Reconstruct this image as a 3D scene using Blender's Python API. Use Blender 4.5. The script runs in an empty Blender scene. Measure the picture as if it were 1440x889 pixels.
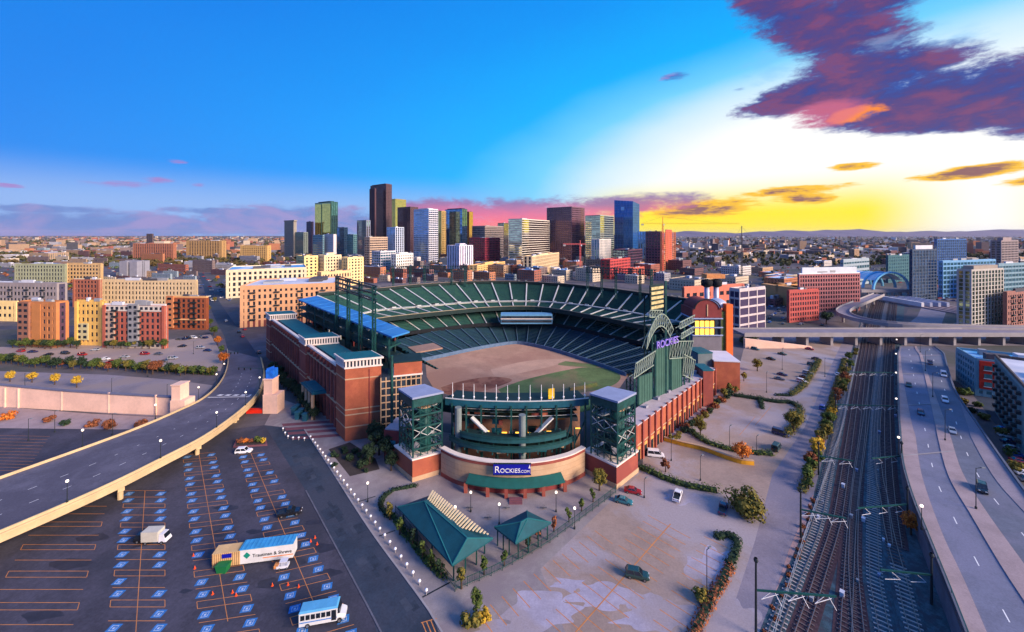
import bpy, bmesh, math, random
from mathutils import Vector, Matrix
R = math.radians
rnd = random.Random(7)
SC = bpy.context.scene
COL = SC.collection
F, H, HY = 560.0, 70.0, 330.0        # lens in pixels, drone height, horizon row of the 1440-wide photo

# ---------------------------------------------------------------- camera
cam_d = bpy.data.cameras.new('camera'); cam = bpy.data.objects.new('camera', cam_d); COL.objects.link(cam)
cam.location = (0, 0, H); cam.rotation_euler = (R(90), 0, 0)
cam_d.sensor_width = 36; cam_d.lens = F / 1440 * 36
cam_d.shift_y = -(444.5 - HY) / 1440
cam_d.clip_start = 1; cam_d.clip_end = 120000
SC.camera = cam
SC.view_settings.view_transform = 'Standard'; SC.view_settings.look = 'None'
SC.view_settings.gamma = 1; SC.view_settings.exposure = 1.08
SC.view_settings.use_curve_mapping = False
SC.cycles.max_bounces = 6; SC.cycles.diffuse_bounces = 3; SC.cycles.glossy_bounces = 3
SC.cycles.transparent_max_bounces = 6; SC.cycles.use_denoising = True
SC.cycles.volume_bounces = 1

# ---------------------------------------------------------------- world: sunset sky
SUN_AZ, SUN_EL = 122.0, 22.0           # degrees clockwise from the view axis, above the horizon
W = bpy.data.worlds.new('World'); SC.world = W; W.use_nodes = True
wt = W.node_tree; wt.nodes.clear()
class E:                               # tiny expression helper over Math nodes
    nt = wt
    def __init__(s, v): s.v = v
    @staticmethod
    def op(o, *a, clamp=False):
        n = E.nt.nodes.new('ShaderNodeMath'); n.operation = o; n.use_clamp = clamp
        for i, x in enumerate(a):
            x = x.v if isinstance(x, E) else x
            if isinstance(x, (int, float)): n.inputs[i].default_value = x
            else: E.nt.links.new(x, n.inputs[i])
        return E(n.outputs[0])
    def __add__(a, b): return E.op('ADD', a, b)
    __radd__ = __add__
    def __sub__(a, b): return E.op('SUBTRACT', a, b)
    def __rsub__(a, b): return E.op('SUBTRACT', b, a)
    def __mul__(a, b): return E.op('MULTIPLY', a, b)
    __rmul__ = __mul__
    def __truediv__(a, b): return E.op('DIVIDE', a, b)
def emax(a, b): return E.op('MAXIMUM', a, b)
def emin(a, b): return E.op('MINIMUM', a, b)
def eabs(a): return E.op('ABSOLUTE', a)
def esqrt(a): return E.op('SQRT', a)
def smooth(x, a, b):
    n = E.nt.nodes.new('ShaderNodeMapRange'); n.interpolation_type = 'SMOOTHSTEP'
    E.nt.links.new(x.v, n.inputs['Value'])
    if a < b: vals = (a, b, 0, 1)
    else: vals = (b, a, 1, 0)
    for k, q in zip(('From Min', 'From Max', 'To Min', 'To Max'), vals): n.inputs[k].default_value = q
    return E(n.outputs[0])
def lin(c): return tuple((x / 255 / 12.92 if x / 255 <= .04045 else ((x / 255 + .055) / 1.055) ** 2.4) for x in c) + (1,)
def ramp(x, stops, interp='LINEAR'):
    n = E.nt.nodes.new('ShaderNodeValToRGB'); cr = n.color_ramp; cr.interpolation = interp
    while len(cr.elements) < len(stops): cr.elements.new(.5)
    for e, (p, c) in zip(cr.elements, stops): e.position = p; e.color = lin(c)
    E.nt.links.new(x.v, n.inputs[0]); return n.outputs[0]
def cmix(f, a, b, typ='MIX'):
    n = E.nt.nodes.new('ShaderNodeMix'); n.data_type = 'RGBA'; n.blend_type = typ
    for i, x in ((0, f), (6, a), (7, b)):
        x = x.v if isinstance(x, E) else x
        if isinstance(x, (int, float, tuple)): n.inputs[i].default_value = x
        else: E.nt.links.new(x, n.inputs[i])
    return n.outputs[2]
def noise(vec, scale, detail=4, rough=.55, dist=0):
    n = E.nt.nodes.new('ShaderNodeTexNoise'); n.inputs['Scale'].default_value = scale
    n.inputs['Detail'].default_value = detail; n.inputs['Roughness'].default_value = rough; n.inputs['Distortion'].default_value = dist
    E.nt.links.new(vec, n.inputs['Vector']); return E(n.outputs['Fac'])
def comb(x, y, z=0.0):
    n = E.nt.nodes.new('ShaderNodeCombineXYZ')
    for i, q in enumerate((x, y, z)):
        if isinstance(q, E): E.nt.links.new(q.v, n.inputs[i])
        else: n.inputs[i].default_value = q
    return n.outputs[0]
tc = wt.nodes.new('ShaderNodeTexCoord'); sp = wt.nodes.new('ShaderNodeSeparateXYZ')
wt.links.new(tc.outputs['Generated'], sp.inputs[0])
dx, dy, dz = (E(sp.outputs[i]) for i in range(3))
DEG = 180 / math.pi
az = E.op('ARCTAN2', dx, dy) * DEG                       # 0 ahead, positive to the right
el = E.op('ARCSINE', emin(emax(dz, -1.0), 1.0)) * DEG
GA = 50.0                                                # azimuth of the afterglow
dga = eabs(az - GA); dga = emin(dga, 360.0 - dga)
ele = emax(el, 0.0)
tt = esqrt(dga * dga + (ele - 4.5) * (ele - 4.5) * 8.2)
wob = (noise(comb(az * .02, el * .05), 2.0, 3) - 0.5) * 8.0
base = ramp((tt + wob) / 180.0, [(0, (255, 252, 246)), (.165, (250, 250, 248)), (.22, (200, 230, 248)), (.262, (112, 204, 248)), (.325, (0, 172, 250)),
            (.45, (0, 146, 242)), (.58, (0, 126, 230)), (.85, (0, 108, 208)), (1, (0, 98, 194))])
# pale lavender veil low on the side away from the glow
veil = smooth(el, 8.5, 3.2) * smooth(dga, 40.0, 62.0)
base = cmix(veil * .75, base, lin((152, 182, 232)))
# yellow horizon beside the glow
yel = smooth(el, 7.8, 2.4) * smooth(dga, 0.0, 9.0) * smooth(dga, 44.0, 32.0)
base = cmix(yel, base, lin((255, 232, 0)))
# soft grey-blue high sky overhead
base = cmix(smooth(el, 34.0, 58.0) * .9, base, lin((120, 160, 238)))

def px2sky(x, y):
    a = math.atan((x - 720) / F); return math.degrees(a), math.degrees(math.atan((HY - y) / F * math.cos(a)))
def blob(x, y, rx, ry, tilt=0):
    """soft ellipse in azimuth / elevation"""
    a0, e0 = px2sky(x, y); ra = abs(px2sky(x + rx, y)[0] - px2sky(x - rx, y)[0]) / 2; re = abs(px2sky(x, y - ry)[1] - px2sky(x, y + ry)[1]) / 2
    u = az - a0; v = el - e0
    if tilt:
        c, s = math.cos(R(tilt)), math.sin(R(tilt)); u, v = u * c + v * s, v * c - u * s
    u = u / ra; v = v / re
    return 1.0 - (u * u + v * v)
def union(bl):
    r = bl[0]
    for b in bl[1:]: r = emax(r, b)
    return r
nv = comb(az * .045, el * .12)
n1 = noise(nv, 3.2, 7, .62, .4); n2 = noise(nv, 9.0, 6, .65, .3)
nz = (n1 - .5) * 2.6 + (n2 - .5) * 1.5
# heavy purple cloud bank high up beside the glow
big = union([blob(1290, 140, 190, 46, -3), blob(1150, 128, 120, 26, 6), blob(1395, 128, 110, 46), blob(1160, 40, 130, 46, -28), blob(1235, 100, 120, 40, -10),
             blob(1330, 170, 140, 18, -5), blob(1220, 4, 90, 26, 0), blob(1480, 150, 120, 44), blob(1090, 8, 70, 26, -20)])
n3 = noise(nv, 24.0, 5, .7, .6)
bigm = smooth(big + nz * .85 + (n3 - .5) * .9, -.42, .4)
cc = ramp(n1 * .75 + n2 * .25, [(.33, (36, 80, 168)), (.43, (60, 62, 136)), (.5, (90, 62, 122)), (.57, (122, 66, 112)), (.68, (76, 72, 144))])
cc = cmix(smooth(big + nz * .85 + (n3 - .5) * .9, .7, -.05) * .5, cc, lin((58, 108, 190)))
low = smooth(blob(1205, 160, 56, 13, 6) + nz * 1.1, .1, 1.0); cc = cmix(low, cc, lin((255, 140, 20)))
pink = smooth(blob(1150, 165, 80, 22, 8) + nz * .5, .0, .8); cc = cmix(pink * .7, cc, lin((214, 104, 132)))
sky = cmix(bigm, base, cc)
# broken blue gaps and white wisps around the bank
wisp = smooth(union([blob(1075, 95, 60, 46), blob(1330, 50, 90, 26), blob(1240, 62, 60, 22)]) + nz * 1.2, .5, 1.2)
sky = cmix(wisp * .35, sky, lin((120, 190, 245)))
# thin gold-edged bars low over the glow
bars = union([blob(1110, 268, 78, 7, 2), blob(1125, 279, 46, 8, 0), blob(1372, 242, 98, 10, 5), blob(1480, 252, 90, 9, 2), blob(1195, 235, 42, 6, 0), blob(985, 294, 90, 13, 3)])
nb_ = nz * 1.0 + (noise(comb(az * .05, el * .5), 4.0, 5, .6) - .5) * 1.6
nb_ = nb_ + (noise(comb(az * .1, el * 1.2), 6.0, 5, .7) - .5) * 1.4
bm = smooth(bars + nb_, -.2, .55)
bcol = cmix(smooth(bars + nb_, .55, 1.2), lin((250, 190, 20)), lin((140, 92, 92)))
sky = cmix(bm, sky, bcol)
# pink and violet band behind the skyline
pb = union([blob(760, 300, 150, 24, 0), blob(880, 288, 120, 15, 3), blob(640, 296, 90, 20, -2), blob(700, 318, 160, 18)])
pm = smooth(pb + nz * .9 + (n3 - .5) * .5, -.15, .75)
pcol = ramp(el / 6.0 + (n1 - .5) * .5, [(.05, (255, 132, 96)), (.3, (255, 104, 122)), (.5, (226, 98, 142)), (.75, (150, 98, 156)), (1, (128, 110, 176))])
sky = cmix(pm * .92, sky, pcol)
# grey-violet stratus low on the far side
st = union([blob(120, 318, 330, 26), blob(430, 312, 190, 26, 0), blob(-200, 316, 400, 30), blob(330, 298, 110, 7), blob(60, 294, 130, 8)])
sm = smooth(st + nz * .9, .0, .7)
scol = cmix(smooth(n1, .42, .6), lin((84, 116, 190)), lin((148, 128, 190)))
sky = cmix(sm * .8, sky, scol)
small = union([blob(165, 258, 56, 7, 2), blob(222, 253, 30, 6), blob(250, 228, 18, 4), blob(10, 261, 26, 4), blob(948, 108, 22, 6, 2), blob(278, 260, 14, 4), blob(1040, 126, 12, 3)])
sky = cmix(smooth(small + nz * 1.2 + (noise(comb(az * .1, el * 1.2), 7.0, 5, .7) - .5) * 2.2, .0, 1.3) * .85, sky, cmix(smooth(n2 + (30.0 - az) * .004, .5, .68), lin((56, 98, 184)), lin((158, 116, 190))))
nish = wt.nodes.new('ShaderNodeTexSky'); nish.sky_type = 'NISHITA'; nish.sun_disc = False
nish.sun_elevation = R(SUN_EL); nish.sun_rotation = R(SUN_AZ)
bg1 = wt.nodes.new('ShaderNodeBackground'); bg1.inputs['Strength'].default_value = .505
bg2 = wt.nodes.new('ShaderNodeBackground'); bg2.inputs['Strength'].default_value = .004
add = wt.nodes.new('ShaderNodeAddShader'); wo = wt.nodes.new('ShaderNodeOutputWorld')
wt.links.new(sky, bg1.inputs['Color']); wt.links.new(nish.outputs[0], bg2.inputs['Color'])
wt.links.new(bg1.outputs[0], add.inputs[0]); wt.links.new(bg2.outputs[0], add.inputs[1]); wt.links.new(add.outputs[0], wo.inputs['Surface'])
W.cycles.sampling_method = 'MANUAL'; W.cycles.sample_map_resolution = 512

# ---------------------------------------------------------------- sun
sd = bpy.data.lights.new('sun', 'SUN'); sd.energy = 3.5; sd.angle = R(25); sd.color = (1.0, .77, .6)
sun = bpy.data.objects.new('sun', sd); COL.objects.link(sun)
sv = Vector((math.sin(R(SUN_AZ)) * math.cos(R(SUN_EL)), math.cos(R(SUN_AZ)) * math.cos(R(SUN_EL)), math.sin(R(SUN_EL))))
sun.rotation_euler = sv.to_track_quat('Z', 'Y').to_euler()

# ---------------------------------------------------------------- helpers
def G(x, y, z=0.0):
    """point at height z that the photograph shows at pixel x, y"""
    d = F * (H - z) / (y - HY); return Vector(((x - 720) / F * d, d, z))
def XD(x, d, z=0.0): return Vector(((x - 720) / F * d, d, z))
def ZY(y, d): return H - (y - HY) * d / F
def up(p, z): return Vector((p[0], p[1], z))

MATS = {}
def mat(name, rgb, rough=.8, var=.12, scale=.25, metal=0.0, spec=.3, var2=None, bump=0.0, fine=0.0):
    """procedural paint: srgb colour, broken up by two noises; var2 = second colour in patches"""
    if name in MATS: return MATS[name]
    m = bpy.data.materials.new(name); m.use_nodes = True; nt = m.node_tree; b = nt.nodes['Principled BSDF']
    b.inputs['Roughness'].default_value = rough; b.inputs['Metallic'].default_value = metal; b.inputs['Specular IOR Level'].default_value = spec
    old = E.nt; E.nt = nt
    c = lin(rgb)
    if var or var2:
        t = nt.nodes.new('ShaderNodeTexCoord'); o = t.outputs['Object']
        n = noise(o, scale, 5, .6); k = noise(o, scale * 9, 3, .6)
        d1 = tuple(min(1, x * (1 - var)) for x in c[:3]) + (1,); d2 = tuple(min(1, x * (1 + var)) for x in c[:3]) + (1,)
        col = cmix(smooth(n * .7 + k * .3, .36, .64), d1, d2)
        if var2:
            p = noise(o, scale * .35, 6, .62, .5); col = cmix(smooth(p, .46, .6) * .85, col, lin(var2))
        if fine:
            g = noise(o, max(2.2, scale * 22), 4, .7); gg = E.op('MULTIPLY_ADD', g - .5, fine * 2, 1.0)
            col = cmix(1.0, col, comb(gg, gg, gg), 'MULTIPLY')
        nt.links.new(col, b.inputs['Base Color'])
        if bump:
            bn = nt.nodes.new('ShaderNodeBump'); bn.inputs['Strength'].default_value = bump; bn.inputs['Distance'].default_value = .1
            nt.links.new(k.v, bn.inputs['Height']); nt.links.new(bn.outputs[0], b.inputs['Normal'])
    else: b.inputs['Base Color'].default_value = c
    E.nt = old; MATS[name] = m; return m
def glassmat(name, rgb, rough=.12, cell=(3.0, 3.4), lo=.55, hi=1.5, metal=.0, spec=.8):
    """dark window glass whose panes differ a little from one another"""
    if name in MATS: return MATS[name]
    m = bpy.data.materials.new(name); m.use_nodes = True; nt = m.node_tree; b = nt.nodes['Principled BSDF']
    old = E.nt; E.nt = nt
    t = nt.nodes.new('ShaderNodeTexCoord'); s = nt.nodes.new('ShaderNodeSeparateXYZ'); nt.links.new(t.outputs['Object'], s.inputs[0])
    fx = E.op('FLOOR', (E(s.outputs[0]) + E(s.outputs[1]) * .73) / cell[0]); fz = E.op('FLOOR', E(s.outputs[2]) / cell[1])
    wn = nt.nodes.new('ShaderNodeTexWhiteNoise'); nt.links.new(comb(fx, fz), wn.inputs['Vector'])
    c = lin(rgb); col = cmix(E(wn.outputs['Value']), tuple(x * lo for x in c[:3]) + (1,), tuple(min(1, x * hi) for x in c[:3]) + (1,))
    nt.links.new(col, b.inputs['Base Color'])
    b.inputs['Roughness'].default_value = rough; b.inputs['Metallic'].default_value = metal; b.inputs['Specular IOR Level'].default_value = spec
    E.nt = old; MATS[name] = m; return m
def glow(name, rgb, k):
    if name in MATS: return MATS[name]
    m = bpy.data.materials.new(name); m.use_nodes = True; b = m.node_tree.nodes['Principled BSDF']
    b.inputs['Base Color'].default_value = lin(rgb); b.inputs['Emission Color'].default_value = lin(rgb); b.inputs['Emission Strength'].default_value = k
    MATS[name] = m; return m

LABELS = {}
def tag(o, label=None, cat=None, group=None, kind=None):
    if label:
        o['label'] = label; LABELS.setdefault(label, []).append(group)
    if cat: o['category'] = cat
    if group: o['group'] = group
    if kind: o['kind'] = kind
    return o
ORD = 'first second third fourth fifth sixth seventh eighth ninth tenth eleventh twelfth thirteenth fourteenth fifteenth sixteenth seventeenth eighteenth nineteenth twentieth'.split()
def nth(i): return ORD[i] if i < 20 else ('twenty-' + ORD[i - 20] if i < 29 else ('thirtieth' if i == 29 else ('thirty-' + ORD[i - 30] if i < 39 else 'fortieth')))
def thing(name, label, cat, loc=(0, 0, 0), group=None, rz=0):
    o = bpy.data.objects.new(name, None); COL.objects.link(o); o.location = loc; o.rotation_euler = (0, 0, rz)
    o.empty_display_size = .5
    return tag(o, label, cat, group)
class MB:
    def __init__(s): s.v = []; s.f = []; s.m = []
    def add(s, vs, fs, mi=0):
        k = len(s.v); s.v += [tuple(p) for p in vs]
        s.f += [tuple(i + k for i in f) for f in fs]; s.m += [mi] * len(fs); return s
    def hexa(s, p, mi=0):   # 4 bottom (ccw), 4 top
        return s.add(p, [(3, 2, 1, 0), (4, 5, 6, 7), (0, 1, 5, 4), (1, 2, 6, 5), (2, 3, 7, 6), (3, 0, 4, 7)], mi)
    def par(s, o, u, v, w, mi=0):
        o, u, v, w = map(Vector, (o, u, v, w)); return s.hexa([o, o + u, o + u + v, o + v, o + w, o + u + w, o + u + v + w, o + v + w], mi)
    def box(s, c, sz, rz=0, mi=0):   # c = centre of the base
        a, b = sz[0] / 2, sz[1] / 2; C, S = math.cos(rz), math.sin(rz)
        q = [(c[0] + x * C - y * S, c[1] + x * S + y * C) for x, y in ((-a, -b), (a, -b), (a, b), (-a, b))]
        return s.hexa([(x, y, c[2]) for x, y in q] + [(x, y, c[2] + sz[2]) for x, y in q], mi)
    def prism(s, pts, z0, z1, mi=0, mside=None):
        n = len(pts)
        area = sum(pts[i][0] * pts[(i + 1) % n][1] - pts[(i + 1) % n][0] * pts[i][1] for i in range(n))
        if area < 0: pts = pts[::-1]
        k = len(s.v)
        f0 = z0 if callable(z0) else (lambda i: z0); f1 = z1 if callable(z1) else (lambda i: z1)
        s.v += [(p[0], p[1], f0(p)) for p in pts] + [(p[0], p[1], f1(p)) for p in pts]
        s.f += [tuple(k + i for i in range(n))[::-1], tuple(k + n + i for i in range(n))]; s.m += [mi, mi]
        for i in range(n):
            j = (i + 1) % n; s.f.append((k + i, k + j, k + n + j, k + n + i)); s.m.append(mi if mside is None else mside)
        return s
    def poly(s, pts, z=None, mi=0):
        pts = [Vector(p) if z is None else Vector((p[0], p[1], z)) for p in pts]
        n = len(pts); area = sum(pts[i].x * pts[(i + 1) % n].y - pts[(i + 1) % n].x * pts[i].y for i in range(n))
        if area < 0: pts = pts[::-1]
        return s.add(pts, [tuple(range(n))], mi)
    def bar(s, p, q, w, h=None, mi=0):
        p, q = Vector(p), Vector(q); h = h or w; d = q - p
        if d.length < 1e-6: return s
        d.normalize(); a = d.cross(Vector((0, 0, 1)))
        a = Vector((1, 0, 0)) if a.length < 1e-3 else a.normalized()
        b = a.cross(d).normalized(); a = a * w / 2; b = b * h / 2
        vs = [p - a - b, p + a - b, p + a + b, p - a + b, q - a - b, q + a - b, q + a + b, q - a + b]
        return s.add(vs, [(0, 1, 2, 3), (7, 6, 5, 4), (4, 5, 1, 0), (5, 6, 2, 1), (6, 7, 3, 2), (7, 4, 0, 3)], mi)
    def tube(s, p, q, r0, r1=None, n=8, mi=0, caps=True):
        p, q = Vector(p), Vector(q); r1 = r0 if r1 is None else r1; d = (q - p).normalized()
        a = d.orthogonal().normalized(); b = d.cross(a); k = len(s.v)
        for P, r in ((p, r0), (q, r1)):
            s.v += [tuple(P + (a * math.cos(2 * math.pi * i / n) + b * math.sin(2 * math.pi * i / n)) * r) for i in range(n)]
        for i in range(n):
            j = (i + 1) % n; s.f.append((k + i, k + j, k + n + j, k + n + i)); s.m.append(mi)
        if caps: s.f += [tuple(k + i for i in range(n))[::-1], tuple(k + n + i for i in range(n))]; s.m += [mi, mi]
        return s
    def lathe(s, c, prof, n=12, mi=0):
        k = len(s.v); c = Vector(c)
        for r, z in prof: s.v += [(c.x + r * math.cos(2 * math.pi * i / n), c.y + r * math.sin(2 * math.pi * i / n), c.z + z) for i in range(n)]
        for a in range(len(prof) - 1):
            for i in range(n):
                j = (i + 1) % n; s.f.append((k + a * n + i, k + a * n + j, k + a * n + n + j, k + a * n + n + i)); s.m.append(mi)
        return s
    def strip(s, A, B, mi=0):   # quad strip between two polylines
        k = len(s.v); n = len(A); s.v += [tuple(p) for p in A] + [tuple(p) for p in B]
        for i in range(n - 1): s.f.append((k + i, k + i + 1, k + n + i + 1, k + n + i)); s.m.append(mi)
        return s
    def mesh(s, name, mats, off=(0, 0, 0), smooth=False):
        me = bpy.data.meshes.new(name); o = off
        me.from_pydata([(x - o[0], y - o[1], z - o[2]) for x, y, z in s.v], [], s.f)
        if not isinstance(mats, (list, tuple)): mats = [mats]
        for m in mats: me.materials.append(m)
        me.polygons.foreach_set('material_index', s.m)
        if smooth: me.polygons.foreach_set('use_smooth', [True] * len(me.polygons))
        me.update(); return me
    def build(s, name, mats, parent=None, kind=None, smooth=False, local=False, at=None):
        """world-coordinate vertices become local to the parent (or to point at)"""
        off = Vector((0, 0, 0))
        if parent is not None and not local:
            q = parent
            while q is not None: off = off + q.location; q = q.parent
        elif at is not None: off = Vector(at)
        o = bpy.data.objects.new(name, s.mesh(name, mats, off, smooth)); COL.objects.link(o)
        if parent is not None: o.parent = parent
        elif at is not None: o.location = at
        if kind: o['kind'] = kind
        return o
def inst(name, me, loc, rz=0, sc=1, parent=None):
    o = bpy.data.objects.new(name, me); COL.objects.link(o); o.location = loc; o.rotation_euler = (0, 0, rz)
    o.scale = sc if isinstance(sc, (tuple, list)) else (sc, sc, sc); o.parent = parent; return o
def copy_tree(o, parent=None):
    c = o.copy(); COL.objects.link(c); c.parent = parent
    for ch in list(o.children): copy_tree(ch, c)
    return c
def catmull(P, n=6):
    P = [Vector(p) for p in P]; out = []
    for i in range(len(P) - 1):
        p0, p1, p2, p3 = P[max(i - 1, 0)], P[i], P[i + 1], P[min(i + 2, len(P) - 1)]
        for k in range(n):
            t = k / n
            out.append(.5 * ((2 * p1) + (p2 - p0) * t + (2 * p0 - 5 * p1 + 4 * p2 - p3) * t * t + (3 * p1 - p0 - 3 * p2 + p3) * t ** 3))
    out.append(P[-1]); return out
def resample(P, n):
    P = [Vector(p) for p in P]; L = [0]
    for a, b in zip(P, P[1:]): L.append(L[-1] + (b - a).length)
    out = []; k = 0
    for i in range(n):
        s = L[-1] * i / (n - 1)
        while k < len(P) - 2 and L[k + 1] < s: k += 1
        t = (s - L[k]) / max(L[k + 1] - L[k], 1e-9); out.append(P[k].lerp(P[k + 1], min(max(t, 0), 1)))
    return out
# ================================================================ setting: ground, roads, lots
U = Vector((-.66, .75, 0)).normalized()      # away along the left facade
V = Vector((.727, .686, 0)).normalized()     # away along the right wall and the tracks
M_GROUND = mat('city_ground', (92, 86, 92), .95, .3, .02, var2=(70, 74, 66))
M_ASPH = mat('asphalt', (66, 65, 78), .9, .26, .1, var2=(52, 54, 66), fine=.5)
M_STREET = mat('street_asphalt', (46, 58, 74), .85, .22, .1, var2=(58, 64, 78), fine=.5)
M_CONC = mat('concrete', (150, 146, 148), .9, .1, .2)
M_PLAZA = mat('plaza_concrete', (142, 134, 134), .9, .12, .25, var2=(128, 118, 122), fine=.3)
M_LOT = mat('pale_lot_paving', (150, 132, 122), .9, .12, .09, var2=(158, 150, 156), fine=.3)
M_LOT2 = mat('tan_lot_paving', (158, 140, 130), .92, .1, .08, var2=(146, 132, 130), fine=.3)
M_BALLAST = mat('ballast', (60, 84, 94), .95, .35, .8, var2=(58, 64, 74), fine=.9)
M_ROADC = mat('road_concrete', (132, 124, 134), .85, .12, .12, var2=(122, 118, 132), fine=.35)
M_WALKP = mat('pink_paving', (152, 136, 138), .9, .12, .2, fine=.3)
M_ORANGE = mat('orange_line_paint', (196, 128, 72), .85, .35, 1.2, var2=(120, 92, 78))
M_WHITE = mat('white_paint', (226, 226, 226), .7, .06, .5)
M_BLUEP = mat('blue_marking_paint', (48, 118, 186), .8, .3, .9, var2=(66, 104, 146))
M_BEIGE = mat('beige_concrete', (196, 172, 132), .85, .1, .3)
M_PINKC = mat('pink_concrete', (232, 192, 170), .9, .09, .12)
M_STEEL = mat('dark_steel', (46, 54, 58), .5, .1, .5, metal=.3)
M_TEALST = mat('teal_steel', (22, 74, 72), .5, .2, .5, metal=.1)
M_LAMP = glow('lamp_globe', (255, 236, 216), .8)
M_BRICKP = mat('plum_paving', (112, 70, 80), .9, .15, .3)

def sheet(name, px, z, m, zfun=None):
    b = MB(); pts = [G(*p) if len(p) == 2 else Vector(p) for p in px]
    b.poly([(p.x, p.y, z) for p in pts]); o = b.build(name, m); return tag(o, kind='structure')
b = MB(); b.poly([(-34000, -800, 0), (34000, -800, 0), (34000, 22000, 0), (-34000, 22000, 0)])
ground = tag(b.build('ground', M_GROUND), kind='structure')
w3 = lambda x, y: (x, y, 0)
lotA = sheet('parking_lot', [(-500, 598), (170, 604), (320, 604), (372, 598), (436, 622), (478, 682), (526, 760), (600, 900), w3(-3, 30), w3(-200, 30)], .004, M_ASPH)
street = sheet('street', [(372, 598), (428, 604), (462, 655), (520, 745), (604, 860), (650, 960), w3(2, 40), w3(-9, 40), (526, 870), (476, 776), (430, 690), (398, 640)], .008, M_STREET)
far_street = sheet('street', [(288, 562), (300, 540), (318, 520), (322, 500), (315, 472), (302, 448), (291, 421), (284, 398), (279, 384), (286, 384), (298, 405), (309, 425), (326, 450), (346, 475), (363, 500), (371, 520), (369, 540), (362, 558)], .008, M_STREET)
lotL = sheet('parking_lot', [(-300, 492), (0, 488), (110, 484), (236, 478), (296, 470), (306, 488), (316, 506), (310, 522), (240, 516), (100, 506), (-300, 500)], .006, M_LOT2)
pathL = sheet('pavement', [(-300, 566), (0, 572), (130, 582), (250, 588), (262, 600), (170, 604), (-300, 599)], .006, M_WALKP)
apronL = sheet('pavement', [(-300, 520), (0, 522), (150, 527), (240, 534), (300, 542), (250, 588), (130, 580), (0, 570), (-300, 566)], .003, mat('apron_paving', (128, 120, 128), .9, .15, .1, var2=(142, 128, 124)))
plaza = sheet('plaza', [(428, 604), (462, 655), (520, 745), (604, 860), (650, 960), w3(14, 52), (760, 800), (902, 664), (885, 640), (560, 600), (480, 590), (392, 560), (372, 598)], .006, M_PLAZA)
lotR = sheet('parking_lot', [w3(14, 52), (760, 800), (902, 664), (905, 640), (1036, 530), (1046, 490), (1210, 476), (1180, 600), (1116, 760), (1040, 980), w3(48, 40)], .010, M_LOT)
accessR = sheet('road', [(1186, 478), (1166, 520), (1132, 600), (1086, 668), (1062, 760), (1016, 900), w3(39, 50), w3(60, 50), (1084, 900), (1130, 760), (1156, 690), (1186, 600), (1206, 478)], .014, M_ROADC)
railbed = sheet('rail_bed', [(1080, 900), (1126, 762), (1152, 690), (1182, 600), (1204, 500), (1216, 440), (1226, 408), (1274, 408), (1268, 480), (1262, 560), (1264, 640), (1290, 740), (1340, 860), (1420, 1000), w3(80, 48), w3(45, 50)], .018, M_BALLAST)
tag(railbed, kind='structure')
MID_ROAD = sheet('road', [(1046, 462), (1046, 486), (1440, 486), (1900, 486), (1900, 458), (1440, 460)], .006, M_ROADC)
sheet('road', [(1264, 486), (1322, 486), (1322, 462), (1330, 440), (1310, 425), (1296, 432), (1290, 445), (1268, 462)], .012, M_ROADC); sheet('road', [(1300, 470), (1330, 470), (1420, 436), (1440, 430), (1400, 434)], .013, M_ROADC)
yard = sheet('yard', [(1344, 530), (1372, 560), (1402, 600), (1440, 668), (1500, 760), (1560, 760), (1470, 600), (1400, 540)], .012, M_STREET)
strip = sheet('verge', [(1082, 905), (1127, 768), (1153, 696), (1143, 696), (1110, 772), (1066, 905)], .022, mat('verge_pink', (164, 134, 130), .95, .2, .3, fine=.4))
# kerbs round the plaza
def kerb(name, px, parent, w=.35, h=.14, m=M_CONC, z=0):
    P = [up(G(*p), z + h / 2) for p in px]; b = MB()
    P = resample(catmull(P, 5), max(3, len(P) * 4))
    A = [];  Bq = []
    for i, p in enumerate(P):
        d = (P[min(i + 1, len(P) - 1)] - P[max(i - 1, 0)]).normalized(); n = Vector((-d.y, d.x, 0)) * w / 2
        A.append(p + n); Bq.append(p - n)
    rib(b, A, Bq, z, z + h); o = b.build(name, m, parent); return o
def rib(b, A, Bq, z0, z1, mi=0):
    """closed ribbon of thickness z0..z1 between two polylines (z may be a function of the point)"""
    f0 = z0 if callable(z0) else (lambda p: z0); f1 = z1 if callable(z1) else (lambda p: z1)
    At = [up(p, f1(p)) for p in A]; Bt = [up(p, f1(p)) for p in Bq]; Ab = [up(p, f0(p)) for p in A]; Bb = [up(p, f0(p)) for p in Bq]
    n = len(A); k = len(b.v); b.v += [tuple(p) for p in At + Bt + Ab + Bb]
    q = lambda s, i: k + s * n + i
    for i in range(n - 1):
        b.f += [(q(0, i), q(1, i), q(1, i + 1), q(0, i + 1)), (q(2, i), q(2, i + 1), q(3, i + 1), q(3, i)), (q(0, i), q(0, i + 1), q(2, i + 1), q(2, i)), (q(1, i), q(3, i), q(3, i + 1), q(1, i + 1))]
        b.m += [mi] * 4
    b.f += [(q(0, 0), q(2, 0), q(3, 0), q(1, 0)), (q(0, n - 1), q(1, n - 1), q(3, n - 1), q(2, n - 1))]; b.m += [mi, mi]
    return b
kerb('kerb', [(428, 604), (462, 655), (520, 745), (604, 860), (640, 930)], plaza)
kerb('kerb', [(430, 690), (476, 776), (526, 870), (548, 915)], lotA, .3, .1, mat('worn_kerb', (92, 94, 106), .9, .2, .4))
kerb('kerb', [(1128, 762), (1154, 690), (1184, 600), (1204, 500)], accessR)
# dark and plum paving bands by the gate
for i, y in enumerate((596, 602, 608, 615)):
    b = MB(); b.poly([up(G(396 + i * 4, y), .012 + .001 * i), up(G(468 + i * 4, y - 5), .012 + .001 * i), up(G(469 + i * 4, y - 1.5), .012 + .001 * i), up(G(398 + i * 4, y + 3.6), .012 + .001 * i)])
    b.build('paving_band', M_BRICKP, plaza)

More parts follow.
